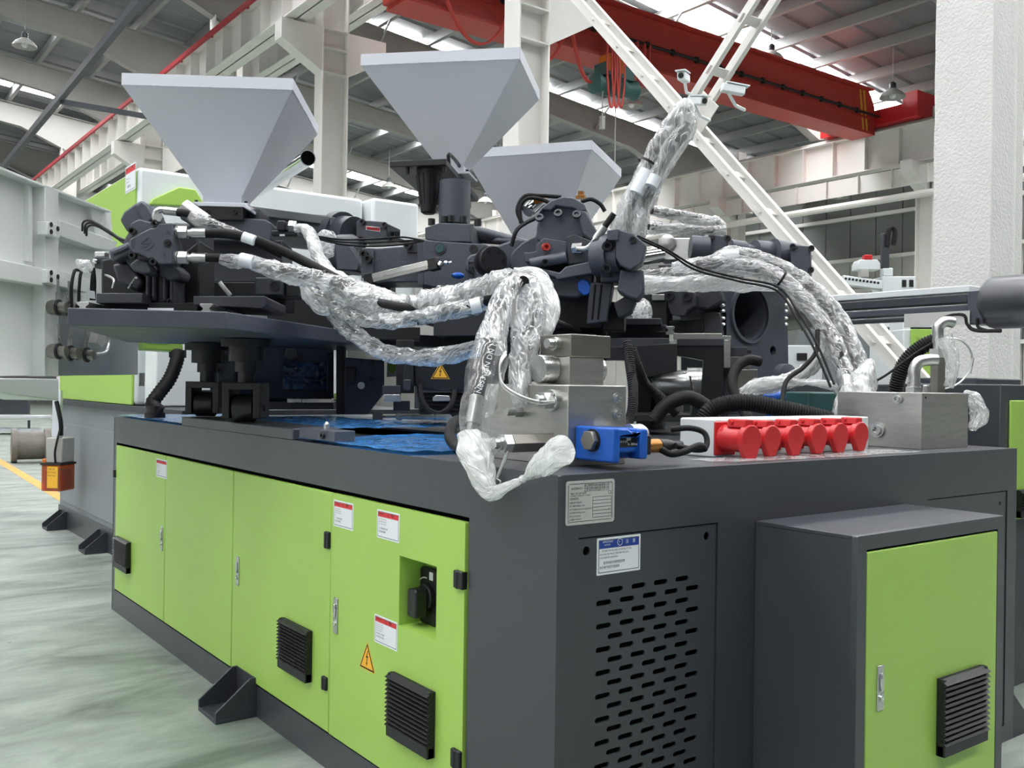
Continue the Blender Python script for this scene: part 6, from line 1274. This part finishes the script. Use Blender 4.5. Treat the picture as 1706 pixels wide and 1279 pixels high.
t6([(1068, 478), (1112, 478), (1112, 545), (1068, 545)], .02, .2, 'motor_body', 'black_metal', .01); t6(rect(1086, 490, 1107, 500), .0, .03, 'motor_tag', 'zinc', .003)
t6([(1150, 484), (1200, 480), (1205, 500), (1180, 515), (1158, 512)], .05, .2, 'crankcase', 'dark_iron', .01)
t6([(1060, 540), (1170, 530), (1172, 556), (1060, 556)], .1, .3, 'saddle', 'deep_dark', .006)
t6([(1172, 520), (1182, 518), (1200, 520), (1204, 560), (1166, 560)], .15, .2, 'saddle_arm', 'grey_paint', .008)
t6([(1096, 440), (1200, 438), (1200, 482), (1096, 482)], .3, .3, 'housing', 'dark_iron', .01)
# platen with the big bore
yp = P(1258, 560, 6.35).y
t = thing('fixed_platen', 'heavy dark grey platen with a large round bore, behind the arched hoses', 'platen', PY(1258, 690, yp)); t.location.z = BZ
pts = [PY(x, y, yp) for (x, y) in ((1198, 468), (1311, 472), (1314, 640), (1308, 700), (1213, 700), (1210, 520), (1198, 510))]
cen = PY(1249, 523, yp); R_ = (PY(1249, 480, yp).z - PY(1249, 566, yp).z) / 2
h2 = PY(1288, 584, yp)
pl = curve_mesh('platen_body', [[(p.x, p.z) for p in pts], circ(cen.x, cen.z, R_, 40), circ(h2.x, h2.z, R_ * .19, 16)], (0, yp + .2, 0), XX, ZZ, .4)
pl = link(pl, 'platen_body', 'cast_grey', t)
m = MB(); n = 40; vs = []
for (yy, rr) in ((yp - .001, R_ * 1.0), (yp + .12, R_ * .98), (yp + .38, R_ * .72), (yp + .38, .0)):
    for i in range(n): vs.append((cen.x + rr * cos(2 * pi * i / n), yy, cen.z + rr * sin(2 * pi * i / n)))
m.add(vs, [(j * n + i, j * n + (i + 1) % n, (j + 1) * n + (i + 1) % n, (j + 1) * n + i) for j in range(3) for i in range(n)]); m.build('bore', 'cast_grey', t)
m = MB(); vs = []
for (yy, rr) in ((yp - .018, R_ * 1.02), (yp - .018, R_ * 1.14), (yp, R_ * 1.18)):
    for i in range(n): vs.append((cen.x + rr * cos(2 * pi * i / n), yy, cen.z + rr * sin(2 * pi * i / n)))
m.add(vs, [(j * n + i, j * n + (i + 1) % n, (j + 1) * n + (i + 1) % n, (j + 1) * n + i) for j in range(2) for i in range(n)]); m.build('bore_ring', 'cast_grey', t)
m = MB(); p = PY(1235, 556, yp + .1); m.lathe(p, -YY, [(0, .03), (.005, .03)], 14); m.build('oil_hole', 'ink', t)
for (x, y) in ((1204, 524), (1309, 524)):
    for dy in (-16, -6, 6, 16):
        p = PY(x, y + dy, yp - .03); m = MB(); m.ball(p, .014, 8, (1.5, 1, .9)); m.build('grease_fitting', 'zinc', t)
p = PY(1302, 632, yp - .25); m = MB(); m.lathe(p, -YY, [(0, .10), (.05, .10), (.055, .09)], 28); m.build('cover_disc', 'cast_grey', t)
m = MB(); q = P(1290, 662, 5.2); m.ball(q, .06, 14, (1.2, 1, .7)); m.box(q.x - .03, q.y - .03, BZ, q.x + .03, q.y + .03, q.z); tag(m.build('blue_pump', 'blue_paint'), 'small blue pump head behind the conduits', 'pump')
m = MB(); q = P(1328, 668, 5.2); m.box(q.x - .03, q.y - .03, BZ, q.x + .03, q.y + .03, q.z + .05); tag(m.build('red_valve', 'red_plastic', None, .006), 'small red valve behind the cable right of the conduits', 'valve')
m = MB(); q = P(1370, 672, 5.0); m.box(q.x - .18, q.y - .05, BZ, q.x + .2, q.y + .1, q.z + .06); tag(m.build('teal_box', 'teal_paint', None, .01), 'dull green box under the milky film scraps', 'box')
# ================================================================== LEFT: CLAMP SIDE OF THE MACHINE
t = thing('clamp_unit', 'lighter grey base frame of the clamp end, far left behind the main base', 'machine', (1.5, 7.3, 0))
cx, cya, cyb, cz = .514, 4.62, 8.62, 1.235
m = MB(); m.box(cx, cya, .02, 2.57, cyb, cz); m.build('body', 'grey_paint_light', t, .006)
m = MB(); m.box(cx - .012, 5.75, .26, cx, 8.5, 1.05); sd = m.build('side_cover', 'grey_paint_light', t, .003)
for y in (5.9, 8.35):
    for z in (.3, .62, 1.0): bolt_at((cx - .012, y, z), -XX, .012, .004, 'bolt', 'zinc', sd)
m = MB(); m.box(cx - .014, cya, 0, cx, cyb, .21); m.build('plinth', 'grey_paint', t, .003)
m = MB(); m.box(cx - .05, cya, cz, 2.5, cyb, cz + .05); m.build('top_rail', 'dark_iron', t)
foot(8.32, cx - .014, 0, 1.0, 90, t); foot(6.78, cx - .014, 0, 1.0, 90, t)
# guard over the clamp
GY = 5.939
t = thing('clamp_guard', 'tall white and green safety guard of the clamp end behind the left hopper', 'guard', (1.5, GY, 1.28))
m = MB(); m.box(.514, GY, 1.29, 1.4, 8.6, 3.2); m.box(1.4, GY + .02, 2.2, 2.54, 8.6, 3.2); m.build('cover', 'white_paint', t, .03)
m = MB(); m.box(1.4, GY + .3, 1.29, 2.54, 8.6, 2.2); m.build('inner_wall', 'white_paint', t, .01)
m = MB(); m.box(.495, GY + .04, 1.29, .514, 8.6, 3.17); m.build('side_skin', 'green_paint', t, .004)
pts = [PY(x, y, GY - .05) for (x, y) in ((250, 340), (254, 331), (298, 311), (326, 315), (340, 338), (340, 345))]
m = MB(); m.prism(pts, (0, .2, 0)); m.build('green_visor', 'green_paint', t, .01)
m = MB(); m.box(2.56, GY - .12, 2.0, 3.06, 8.3, 3.2); m.build('end_cover', 'white_paint', t, .03)
# warning sticker at the corner of the guard
a_, c_ = PX(209, 290, .494), PX(226, 314, .494)
sticker(t, (.494, a_.y, c_.z), -YY, ZZ, abs(a_.y - c_.y), a_.z - c_.z + .05, 'label_red', HEAD, [('Keep hands clear', .08, .1, .5, .9), ('of moving parts', .08, .1, .38, .9), ('\u6ce8\u610f\u5b89\u5168', .12, .2, .18, 1)], .28)
# white cabinet under, green control box
t = thing('control_box', 'bright green control box with a silver window behind the left rollers', 'box', P(270, 570, 6.15)); F = pfr(270, 570, 6.15, 10)
cb_ = tr(F, [(237, 552), (303, 556), (305, 586), (238, 582)], 0, .3, 'housing', 'green_paint', t, .008); tr(F, [(243, 554), (282, 557), (282, 573), (243, 571)], -.006, .01, 'window', 'zinc', t, .002)
m = MB(); q = F.px(296, 588, .12); m.lathe(q, -ZZ, [(-.02, .055), (.03, .055)], 16); m.build('conduit_gland', 'black_plastic', t)
m = MB(); q = P(258, 690, 5.75); m.lathe((q.x, q.y, BZ + .016), ZZ, [(0, .06), (.03, .06), (.03, .05), (.07, .045)], 20); tag(m.build('conduit_flange', 'black_plastic'), 'black round flange where the big ribbed conduit meets the blue film', 'flange')
t = thing('rear_door', 'pale blue white cabinet wall behind the left rollers and the ribbed conduit', 'cabinet', (1.2, 5.0, 1.28))
m = MB(); m.box(.56, 5.55, 1.29, 1.6, 5.85, 1.95); m.build('wall', 'white_paint', t, .01)
q = PY(236, 632, 5.55); m = MB(); m.box(q.x - .02, 5.545, q.z - .05, q.x + .02, 5.55, q.z + .05); m.build('latch_plate', 'zinc', t)
# chrome tube
q0, q1 = P(430, 316, 8.0), P(513, 263, 6.6)
m = MB(); ax = (q1 - q0); L = ax.length; m.lathe(q0, ax, [(0, .055), (L, .055), (L, .049), (L - .25, .047)], 28); tag(m.build('chrome_tube', 'chrome'), 'polished chrome tube with an open dark end right of the left hopper', 'tube')
m = MB(); m.lathe(q0 + ax * ((L - .2) / L), ax, [(0, .0475), (.004, .0475)], 20); o = m.build('tube_plug', 'ink', bpy.data.objects['chrome_tube'])  # black disc paints the darkness inside the open tube end
# ------------------------------------------------------------------ white guard at the far left
GYaw = radians(37.9); ga = V((sin(GYaw), cos(GYaw), 0)); gr = V((cos(GYaw), -sin(GYaw), 0)); go = P(98, 470, 5.5)
def gp(x, y, o=0.0):
    r = ray(x, y); tt = (go + gr * o - CAM).dot(gr) / r.dot(gr); return CAM + r * tt
def gtr(pts, o, th, nm, mt, par, bv=.004):
    m = MB(); m.prism([gp(x, y, o) for (x, y) in pts], -gr * th); return m.build(nm, mt, par, bv)
t = thing('side_guard', 'large white sheet metal guard cropped by the left edge, with rails and a post', 'guard', gp(98, 625))
gtr([(-60, 255), (185, 352), (188, 400), (186, 526), (230, 540), (230, 624), (-60, 627)], -.05, .03, 'sheet', 'guard_white', t)
gtr([(-60, 253), (0, 277), (60, 302), (185, 351), (185, 354), (60, 306), (0, 281), (-60, 257)], .02, .12, 'top_edge', 'guard_white', t, .002)
gtr([(75, 308), (98, 317), (98, 627), (75, 627)], .02, .10, 'post', 'guard_white', t)
gtr([(48, 300), (54, 302), (54, 436), (48, 435)], -.02, .06, 'stiffener', 'guard_white', t, .002); gtr([(150, 344), (176, 352), (180, 400), (160, 395)], -.02, .06, 'stiffener', 'guard_white', t, .002)
gtr([(-60, 420), (0, 432), (78, 448), (78, 477), (0, 464), (-60, 455)], .03, .10, 'rail', 'guard_white', t)
gtr([(100, 366), (196, 403), (190, 418), (160, 414), (100, 393)], .035, .09, 'rail', 'guard_white', t); gtr([(100, 450), (150, 466), (150, 488), (100, 477)], .035, .09, 'rail', 'guard_white', t)
for (y0) in (369, 449):
    b_ = gtr([(79, y0), (100, y0 + 6), (100, y0 + 28), (79, y0 + 22)], .06, .06, 'rail_bracket', 'guard_white', t)
    for (x, y) in ((85, y0 + 5), (85, y0 + 17), (96, y0 + 12)): m = MB(); p = gp(x, y, .061); m.lathe(p, gr, [(0, .014), (.004, .014)], 12); m.build('bolt_hole', 'ink', b_)
gtr([(88, 500), (186, 528), (230, 540), (230, 624), (88, 626)], .0, .02, 'lower_sheet', 'grey_paint_light', t, .002)
sk = MB(); sk.prism([gp(-60, 630, .12), gp(-60, 650, .12), gp(6, 655, .12), gp(98, 667, .12), gp(98, 631, .12)], -gr * .3); sk.build('skirt', 'white_paint', t, .004)
# lubrication distributors hanging on the guard
for k, (x, y, lb) in enumerate(((96, 512, 'upper row, first'), (114, 514, 'upper row, second'), (132, 516, 'upper row, third'), (96, 585, 'lower row, first'), (116, 588, 'lower row, second'), (143, 591, 'lower row, third'))):
    tt = thing('lubrication_valve', 'round silver and black lubrication valve below the left guard, ' + lb, 'valve', gp(x, y, .12), 'lubrication valves under the left guard')
    c_ = gp(x, y, .1); m = MB(); m.lathe(c_ - gr * .05, gr, [(0, .035), (.02, .042), (.06, .042), (.06, .03), (.10, .03)], 18); m.build('body', 'steel_dark', tt)
    m = MB(); m.lathe(c_ + gr * .0, gr, [(0, .045), (.012, .045)], 18); m.build('ring', 'black_plastic', tt)
    m = MB(); m.lathe(c_ + ZZ * .035, ZZ, [(0, .012), (.05, .012), (.05, .007), (.12, .007)], 10); m.build('stem', 'zinc', tt)
for k, (pts, lb) in enumerate((([(120, 520), (119, 480), (124, 452), (132, 450)], 'first black lubrication tube left of the sensor box'), ([(131, 515), (132, 480), (136, 452), (150, 452)], 'second black lubrication tube left of the sensor box'), ([(152, 500), (153, 470), (155, 450)], 'third black lubrication tube left of the sensor box'), ([(157, 500), (158, 470), (156, 446)], 'fourth black lubrication tube left of the sensor box'), ([(160, 590), (176, 586), (182, 565), (180, 540)], 'silver bent tube beside the lower lubrication valves'))):
    m = MB(); m.tube(spline([gp(x, y, .16) for (x, y) in pts], 6), .009, 8); tag(m.build('lubrication_tube', 'black_rubber' if k < 4 else 'zinc'), lb, 'tube')
gtr([(165, 548), (176, 545), (178, 570), (170, 580), (160, 572)], .1, .05, 'junction_block', 'hall_grey', t)
m = MB(); m.prism([gp(145, 483, .18), gp(157, 485, .18), (gp(158, 498, .18)), gp(146, 496, .18)], gr * .003); tag(m.build('paper_tag', 'label_white'), 'small white paper tag tied to the lubrication tubes', 'tag')
o = sleeve(None, [(128, 435, 5.2), (140, 444, 5.2), (150, 452, 5.2)], [5, 11, 6], 'clear_film', .4, 12, 'film_wrap'); tag(o, 'scrap of clear film at the lubrication tubes by the left guard', 'film')
# lubrication reservoir
q = PX(98, 770, .3); t = thing('lubrication_pump', 'grey lubrication pump with an amber oil tank and yellow label, far left', 'pump', PX(98, 815, .3)); F = Fr(q, 78)
z0, z1, z2 = PX(98, 816, .3).z, PX(98, 773, .3).z, PX(98, 728, .3).z; q = V((q.x, q.y, 0)); F = Fr(q, 44)
m = MB(); m.prism([F.w(x, y, z0) for (x, y) in rrect(-.10, -.13, .11, .10, .03)], (0, 0, z1 - z0)); tk = m.build('oil_tank', 'amber', t, .01)
m = MB(); m.prism([F.w(x, y, z0 + .01) for (x, y) in rrect(-.085, -.115, .095, .085, .03)], (0, 0, (z1 - z0) * .75)); m.build('oil', 'orange', t)
m = MB(); m.prism([F.w(x, y, z1) for (x, y) in rrect(-.11, -.14, .12, .11, .03)], (0, 0, .02)); m.build('tank_lid', 'black_plastic', t)
m = MB(); m.fb(F, -.06, -.11, z1 + .02, .10, .09, z2); m.build('pump_housing', 'hall_grey', t, .01)
m = MB(); m.fb(F, -.03, -.1325, z0 + .03, .075, -.1305, z1 - .01); lb = m.build('tank_label', 'yellow', t)
link(joinm([text_mesh(s_, .017, F.w(-.022, -.134, z1 - .04 - .03 * i), F.r, ZZ) for i, s_ in enumerate(('LUBE OIL', 'ISO VG 68', 'MAX 8 bar'))], 'lettering'), 'lettering', 'label_ink', lb)
m = MB(); m.lathe(F.w(-.085, -.08, z1 + .02), ZZ, [(0, .025), (.03, .025), (.035, .015)], 12); m.build('filler_cap', 'orange', t); m = MB(); m.lathe(F.w(-.09, .0, z1 + .02), ZZ, [(0, .012), (.06, .012), (.06, .022), (.12, .022)], 10); m.build('gauge', 'zinc', t)
m = MB(); m.tube(spline([F.w(.05, -.13, z1 + .02), F.w(.05, -.14, z1 + .12), F.w(.07, -.14, z2 - .02), F.w(.04, -.05, z2 + .1), F.w(.0, 0, z2 + .22)], 6), .010, 8); m.build('pump_lead', 'black_rubber', t)
m = MB(); m.fb(F, -.06, -.02, z2, .02, .02, PX(98, 668, .3).z + .1); m.build('mounting_post', 'hopper_white', t, .004)
m = MB(); m.tube(spline([F.w(.05, -.05, z2 + .02), F.w(.05, -.06, z2 + .15), F.w(.0, -.05, PX(98, 668, .3).z)], 6), .02, 8); m.build('main_cable', 'black_rubber', t)
mat('spool', '6e6a62', .5, .3, .15, 6)
# steel spool on the floor
q = PZ(48, 770, 0); t = thing('cable_spool', 'dark steel spool lying on the floor by the orange line', 'spool', (q.x, q.y, 0)); ax = V((1, -.12, 0)).normalized(); R_ = 28 * (q - CAM).dot(FW) / F_PX
m = MB(); c_ = V((q.x, q.y, R_)) - ax * .28; m.lathe(c_, ax, [(0, R_), (.09, R_), (.09, R_ * .83), (.52, R_ * .83), (.52, R_), (.62, R_), (.62, R_ * .5), (.65, R_ * .5)], 32); m.build('drum', 'steel_dark', t); bpy.data.objects['cable_spool'].children[0].data.materials[0] = M['spool']
# background bench and board at the left edge
q = PZ(30, 722, 0); t = thing('work_bench', 'pale bench with a dark panel in the background at the left edge', 'bench', (q.x, q.y, 0))
b0 = P(30, 700, 12); dd = 12
F = pfr(20, 700, 25, 36.8); z_ = F.o.z
m = MB(); m.prism([F.px(x, y, 0) for (x, y) in ((-40, 693), (62, 693), (62, 697), (-40, 697))], F.a * .8); m.build('bench_top', 'hopper_white', t)
for x in (-30, 46):
    m = MB(); m.prism([F.px(x, 700, .1), F.px(x + 3, 700, .1), V((*F.px(x + 3, 720, .1).xy, 0)), V((*F.px(x, 720, .1).xy, 0))], F.a * .05); m.build('leg', 'dark_iron', t)
m = MB(); m.prism([F.px(x, y, .3) for (x, y) in ((-40, 640), (47, 664), (47, 690), (-40, 690))], F.a * .1); m.build('dark_panel', 'dark_iron', t)
m = MB(); m.prism([F.px(x, y, .0) for (x, y) in ((-40, 714), (50, 714), (50, 719), (-40, 719))], F.a * .6); m.build('lower_shelf', 'hopper_white', t)
# ================================================================== RIGHT: SECOND MACHINE
RXm = 4.35
t = thing('injection_barrel', 'long dark aluminium injection drive with a big grey drum at the right edge', 'drive', (RXm, 1.0, 1.9))
def rp(x, y, dx=0): return PX(x, y, RXm + dx)
p0, p1 = rp(1612, 506), rp(1330, 530); 
zc = rp(1612, 508).z
for (z_a, z_b, w_, mt, nm) in ((zc + .015, zc + .075, .10, 'dark_iron', 'upper_profile'), (zc - .045, zc + .005, .12, 'cast_grey', 'middle_profile'), (zc - .085, zc - .055, .09, 'dark_iron', 'lower_profile')):
    m = MB(); m.box(RXm, rp(1612, 508).y, z_a, RXm + w_, 4.6, z_b); m.build(nm, mt, t, .008)
m = MB(); m.box(RXm + .02, rp(1612, 508).y, zc + .085, RXm + .2, 4.7, zc + .13); m.build('white_cover', 'white_paint', t, .006)
ya, yb_ = rp(1640, 500).y, rp(1614, 500).y
m = MB(); m.box(RXm - .02, ya, rp(1630, 540).z, RXm + .16, yb_, rp(1630, 484).z); m.build('end_flange', 'cast_grey', t, .006)
q = rp(1652, 502, .05); Rr = (rp(1690, 456, .05).z - rp(1690, 546, .05).z) / 2; q.z = (rp(1690, 456, .05).z + rp(1690, 546, .05).z) / 2
m = MB(); m.lathe((q.x + .06, rp(1638, 500).y + .03, q.z), -YY, [(0, Rr * .8), (.03, Rr * .95), (.06, Rr), (.9, Rr), (.92, Rr * .9)], 32); m.build('drum', 'grey_paint', t)
m = MB(); m.box(RXm - .02, -.2, 1.45, RXm + .28, .62, q.z - Rr * .9); m.build('drum_saddle', 'cast_grey', t, .008)
m = MB(); m.box(RXm - .05, -.2, 1.30, RXm + .35, .8, 1.45); m.build('saddle_plate', 'dark_iron', t, .006)
m = MB(); m.box(4.42, -.15, 0, 4.7, .32, 1.30); m.build('pedestal', 'grey_paint', t, .006)
m = MB(); m.tube(spline([rp(1560, 528, -.02), rp(1604, 524, -.03), rp(1612, 540, -.03), rp(1625, 550, -.03), rp(1668, 551, -.03)], 6), .012, 8); m.build('oil_pipe', 'black_rubber', t)
m = MB(); m.tube(spline([rp(1628, 530, -.03), rp(1630, 545, -.03), rp(1650, 552, -.03)], 6), .010, 8); m.build('oil_pipe', 'black_rubber', t)
m = MB(); q = rp(1566, 530, -.03); m.box(RXm - .035, q.y - .2, q.z - .05, RXm - .03, q.y + .25, q.z + .04); m.build('rating_plate', 'nameplate', t)
m = MB(); q0, q1 = PX(1312, 520, 4.2), PX(1340, 520, 4.2); m.lathe(q0 + YY * .1, -YY, [(-.25, .10), (0, .13), (.12, .135), (.3, .12)], 28); tag(m.build('nozzle_end', 'steel_dark'), 'rounded steel nozzle end right of the platen bore', 'nozzle')
# green cabinets of the second machine
gx0, gy0 = 4.0, .0
def gcab(name, lab, x0, x1, y, z0, z1, yd, grille_=False):
    t = thing(name, lab, 'cabinet', ((x0 + x1) / 2, y, 0)); m = MB(); m.box(x0, y, .0, x1, y + yd, z1); m.build('body', 'grey_paint', t, .006)
    m = MB(); m.box(x0 + .08, y - .012, z0, x1 - .06, y, z1 - .08); d = m.build('door', 'green_paint', t, .004); return t
a_ = PY(1668, 640, .35); 
t = gcab('machine_cabinet', 'tall green and grey cabinet of the next machine at the right edge', a_.x, a_.x + 1.2, .35, PY(1690, 865, .35).z, a_.z, .6)
p = PY(1706, 838, .33); grille(t, Fr((p.x + .06, .338, p.z + .0), 0), .26, .14, 7)
b_ = PY(1612, 682, 1.05); t = gcab('machine_cabinet', 'low green and grey cabinet of the next machine behind the right steel block', b_.x - .35, b_.x + .55, 1.05, .3, b_.z, .8)
m = MB(); m.box(b_.x - .3, 1.05, b_.z, b_.x + .9, 1.7, b_.z + .06); tag(m.build('slide_rail', 'white_paint', None, .004), 'white slide rail over the low green cabinet', 'rail')
m = MB(); m.box(b_.x + .3, 1.15, b_.z + .06, b_.x + .9, 1.6, b_.z + .2); tag(m.build('rail_carriage', 'dark_iron', None, .01), 'dark carriage on the rail over the low green cabinet', 'carriage')
# ------------------------------------------------------------------ robot and background machines
Fb = pfr(1470, 470, 13.5, 36.8)
t = thing('take_out_robot', 'white linear robot with a red beacon in the background on the right', 'robot', Fb.px(1470, 500, 0))
for (pts, th, mt, nm) in (([(1405, 458), (1470, 467), (1470, 482), (1405, 474)], .15, 'white_paint', 'beam'), (rect(1470, 460, 1526, 488), .4, 'white_paint', 'drive_box'), ([(1429, 439), (1433, 432), (1462, 432), (1467, 439), (1467, 449), (1429, 449)], .25, 'white_paint', 'beacon_base'), (rect(1434, 448, 1448, 462), .12, 'hall_grey', 'beacon_stand'), (rect(1440, 424, 1454, 433), .1, 'red_plastic', 'beacon'), (rect(1471, 446, 1488, 460), .12, 'white_paint', 'arm_mount'), (rect(1470, 388, 1482, 447), .08, 'dark_iron', 'vertical_arm')):
    tr(Fb, pts, 0, th, nm, mt, t, .012)
p_ = Fb.px(1500, 488, .1); m = MB(); m.box(p_.x - .1, p_.y - .1, 0, p_.x + .1, p_.y + .1, p_.z + .02); m.build('column', 'white_paint', t)
for x in (1503, 1515): tr(Fb, rect(x, 466, x + 7, 478), -.01, .02, 'vent_window', 'ink', t, 0)
m = MB(); m.tube(spline([Fb.px(1478, 410, .0), Fb.px(1480, 386, .0), Fb.px(1486, 379, 0), Fb.px(1491, 386, 0), Fb.px(1488, 408, 0)], 6), .035, 8); m.build('cable_loop', 'black_rubber', t)
for i in range(10): m = MB(); p = Fb.px(1409 + i * 6, 464 + i * .8, -.002); m.lathe(p, -Fb.a, [(0, .018), (.004, .018)], 10); m.build('beam_hole', 'ink', t)
def bgm(label, pts, d, mt, th, name='background_machine', extras=(), cat='machine'):
    F = pfr(pts[0][0], pts[0][1], d, 36.8); bot = min(F.px(x, y, 0).z for (x, y) in pts); t = thing(name, label, cat, (*F.px(pts[0][0], pts[0][1], 0).xy, 0))
    m = MB(); m.prism([F.px(x, y, 0) for (x, y) in pts], F.a * th); m.build('body', mt, t, .01)
    xs = [x for (x, y) in pts]; ym = max(y for (x, y) in pts); x0, x1 = min(xs), max(xs)
    a_, b_ = F.px(x0 + 2, ym, .05), F.px(x1 - 2, ym, .05)
    if bot > .05: m = MB(); m.hexa([V((*a_.xy, 0)), V((*b_.xy, 0)), V((*(b_ + F.a * (th - .1)).xy, 0)), V((*(a_ + F.a * (th - .1)).xy, 0)), a_, b_, b_ + F.a * (th - .1), a_ + F.a * (th - .1)]); m.build('pedestal', 'dark_iron', t)
    for (p2, m2, nm) in extras: tr(F, p2, -.02, .05, nm, m2, t, .004)
    return t
bgm('white and green machine door in the gap right of the brace foot', rect(1505, 548, 1560, 700), 10.5, 'white_paint', 1.0, extras=((rect(1518, 548, 1556, 640), 'green_paint', 'door'), (rect(1526, 560, 1552, 590), 'label_white', 'panel_window')))
bgm('white background machine seen through the arched hoses', rect(1310, 575, 1370, 640), 11.5, 'white_paint', 1.2, extras=((rect(1328, 588, 1345, 600), 'ink', 'screen'),))
bgm('dark background machine bed behind the arched hoses', rect(1300, 640, 1500, 700), 10.0, 'dark_iron', 1.0)
bgm('grey background machine body behind the right steel block', rect(1370, 545, 1480, 640), 14, 'grey_paint_light', 1.2, extras=((rect(1375, 552, 1420, 575), 'dark_iron', 'rail_cover'),))
bgm('pale machine far behind under the right runway', rect(1395, 488, 1560, 545), 16, 'white_paint', 1.2, extras=((rect(1400, 496, 1440, 530), 'hall_grey', 'door'),))
bgm('dark equipment far behind between hopper post and right hopper', rect(690, 395, 860, 560), 9.0, 'hall_grey', .8, name='background_cabinet', cat='cabinet')
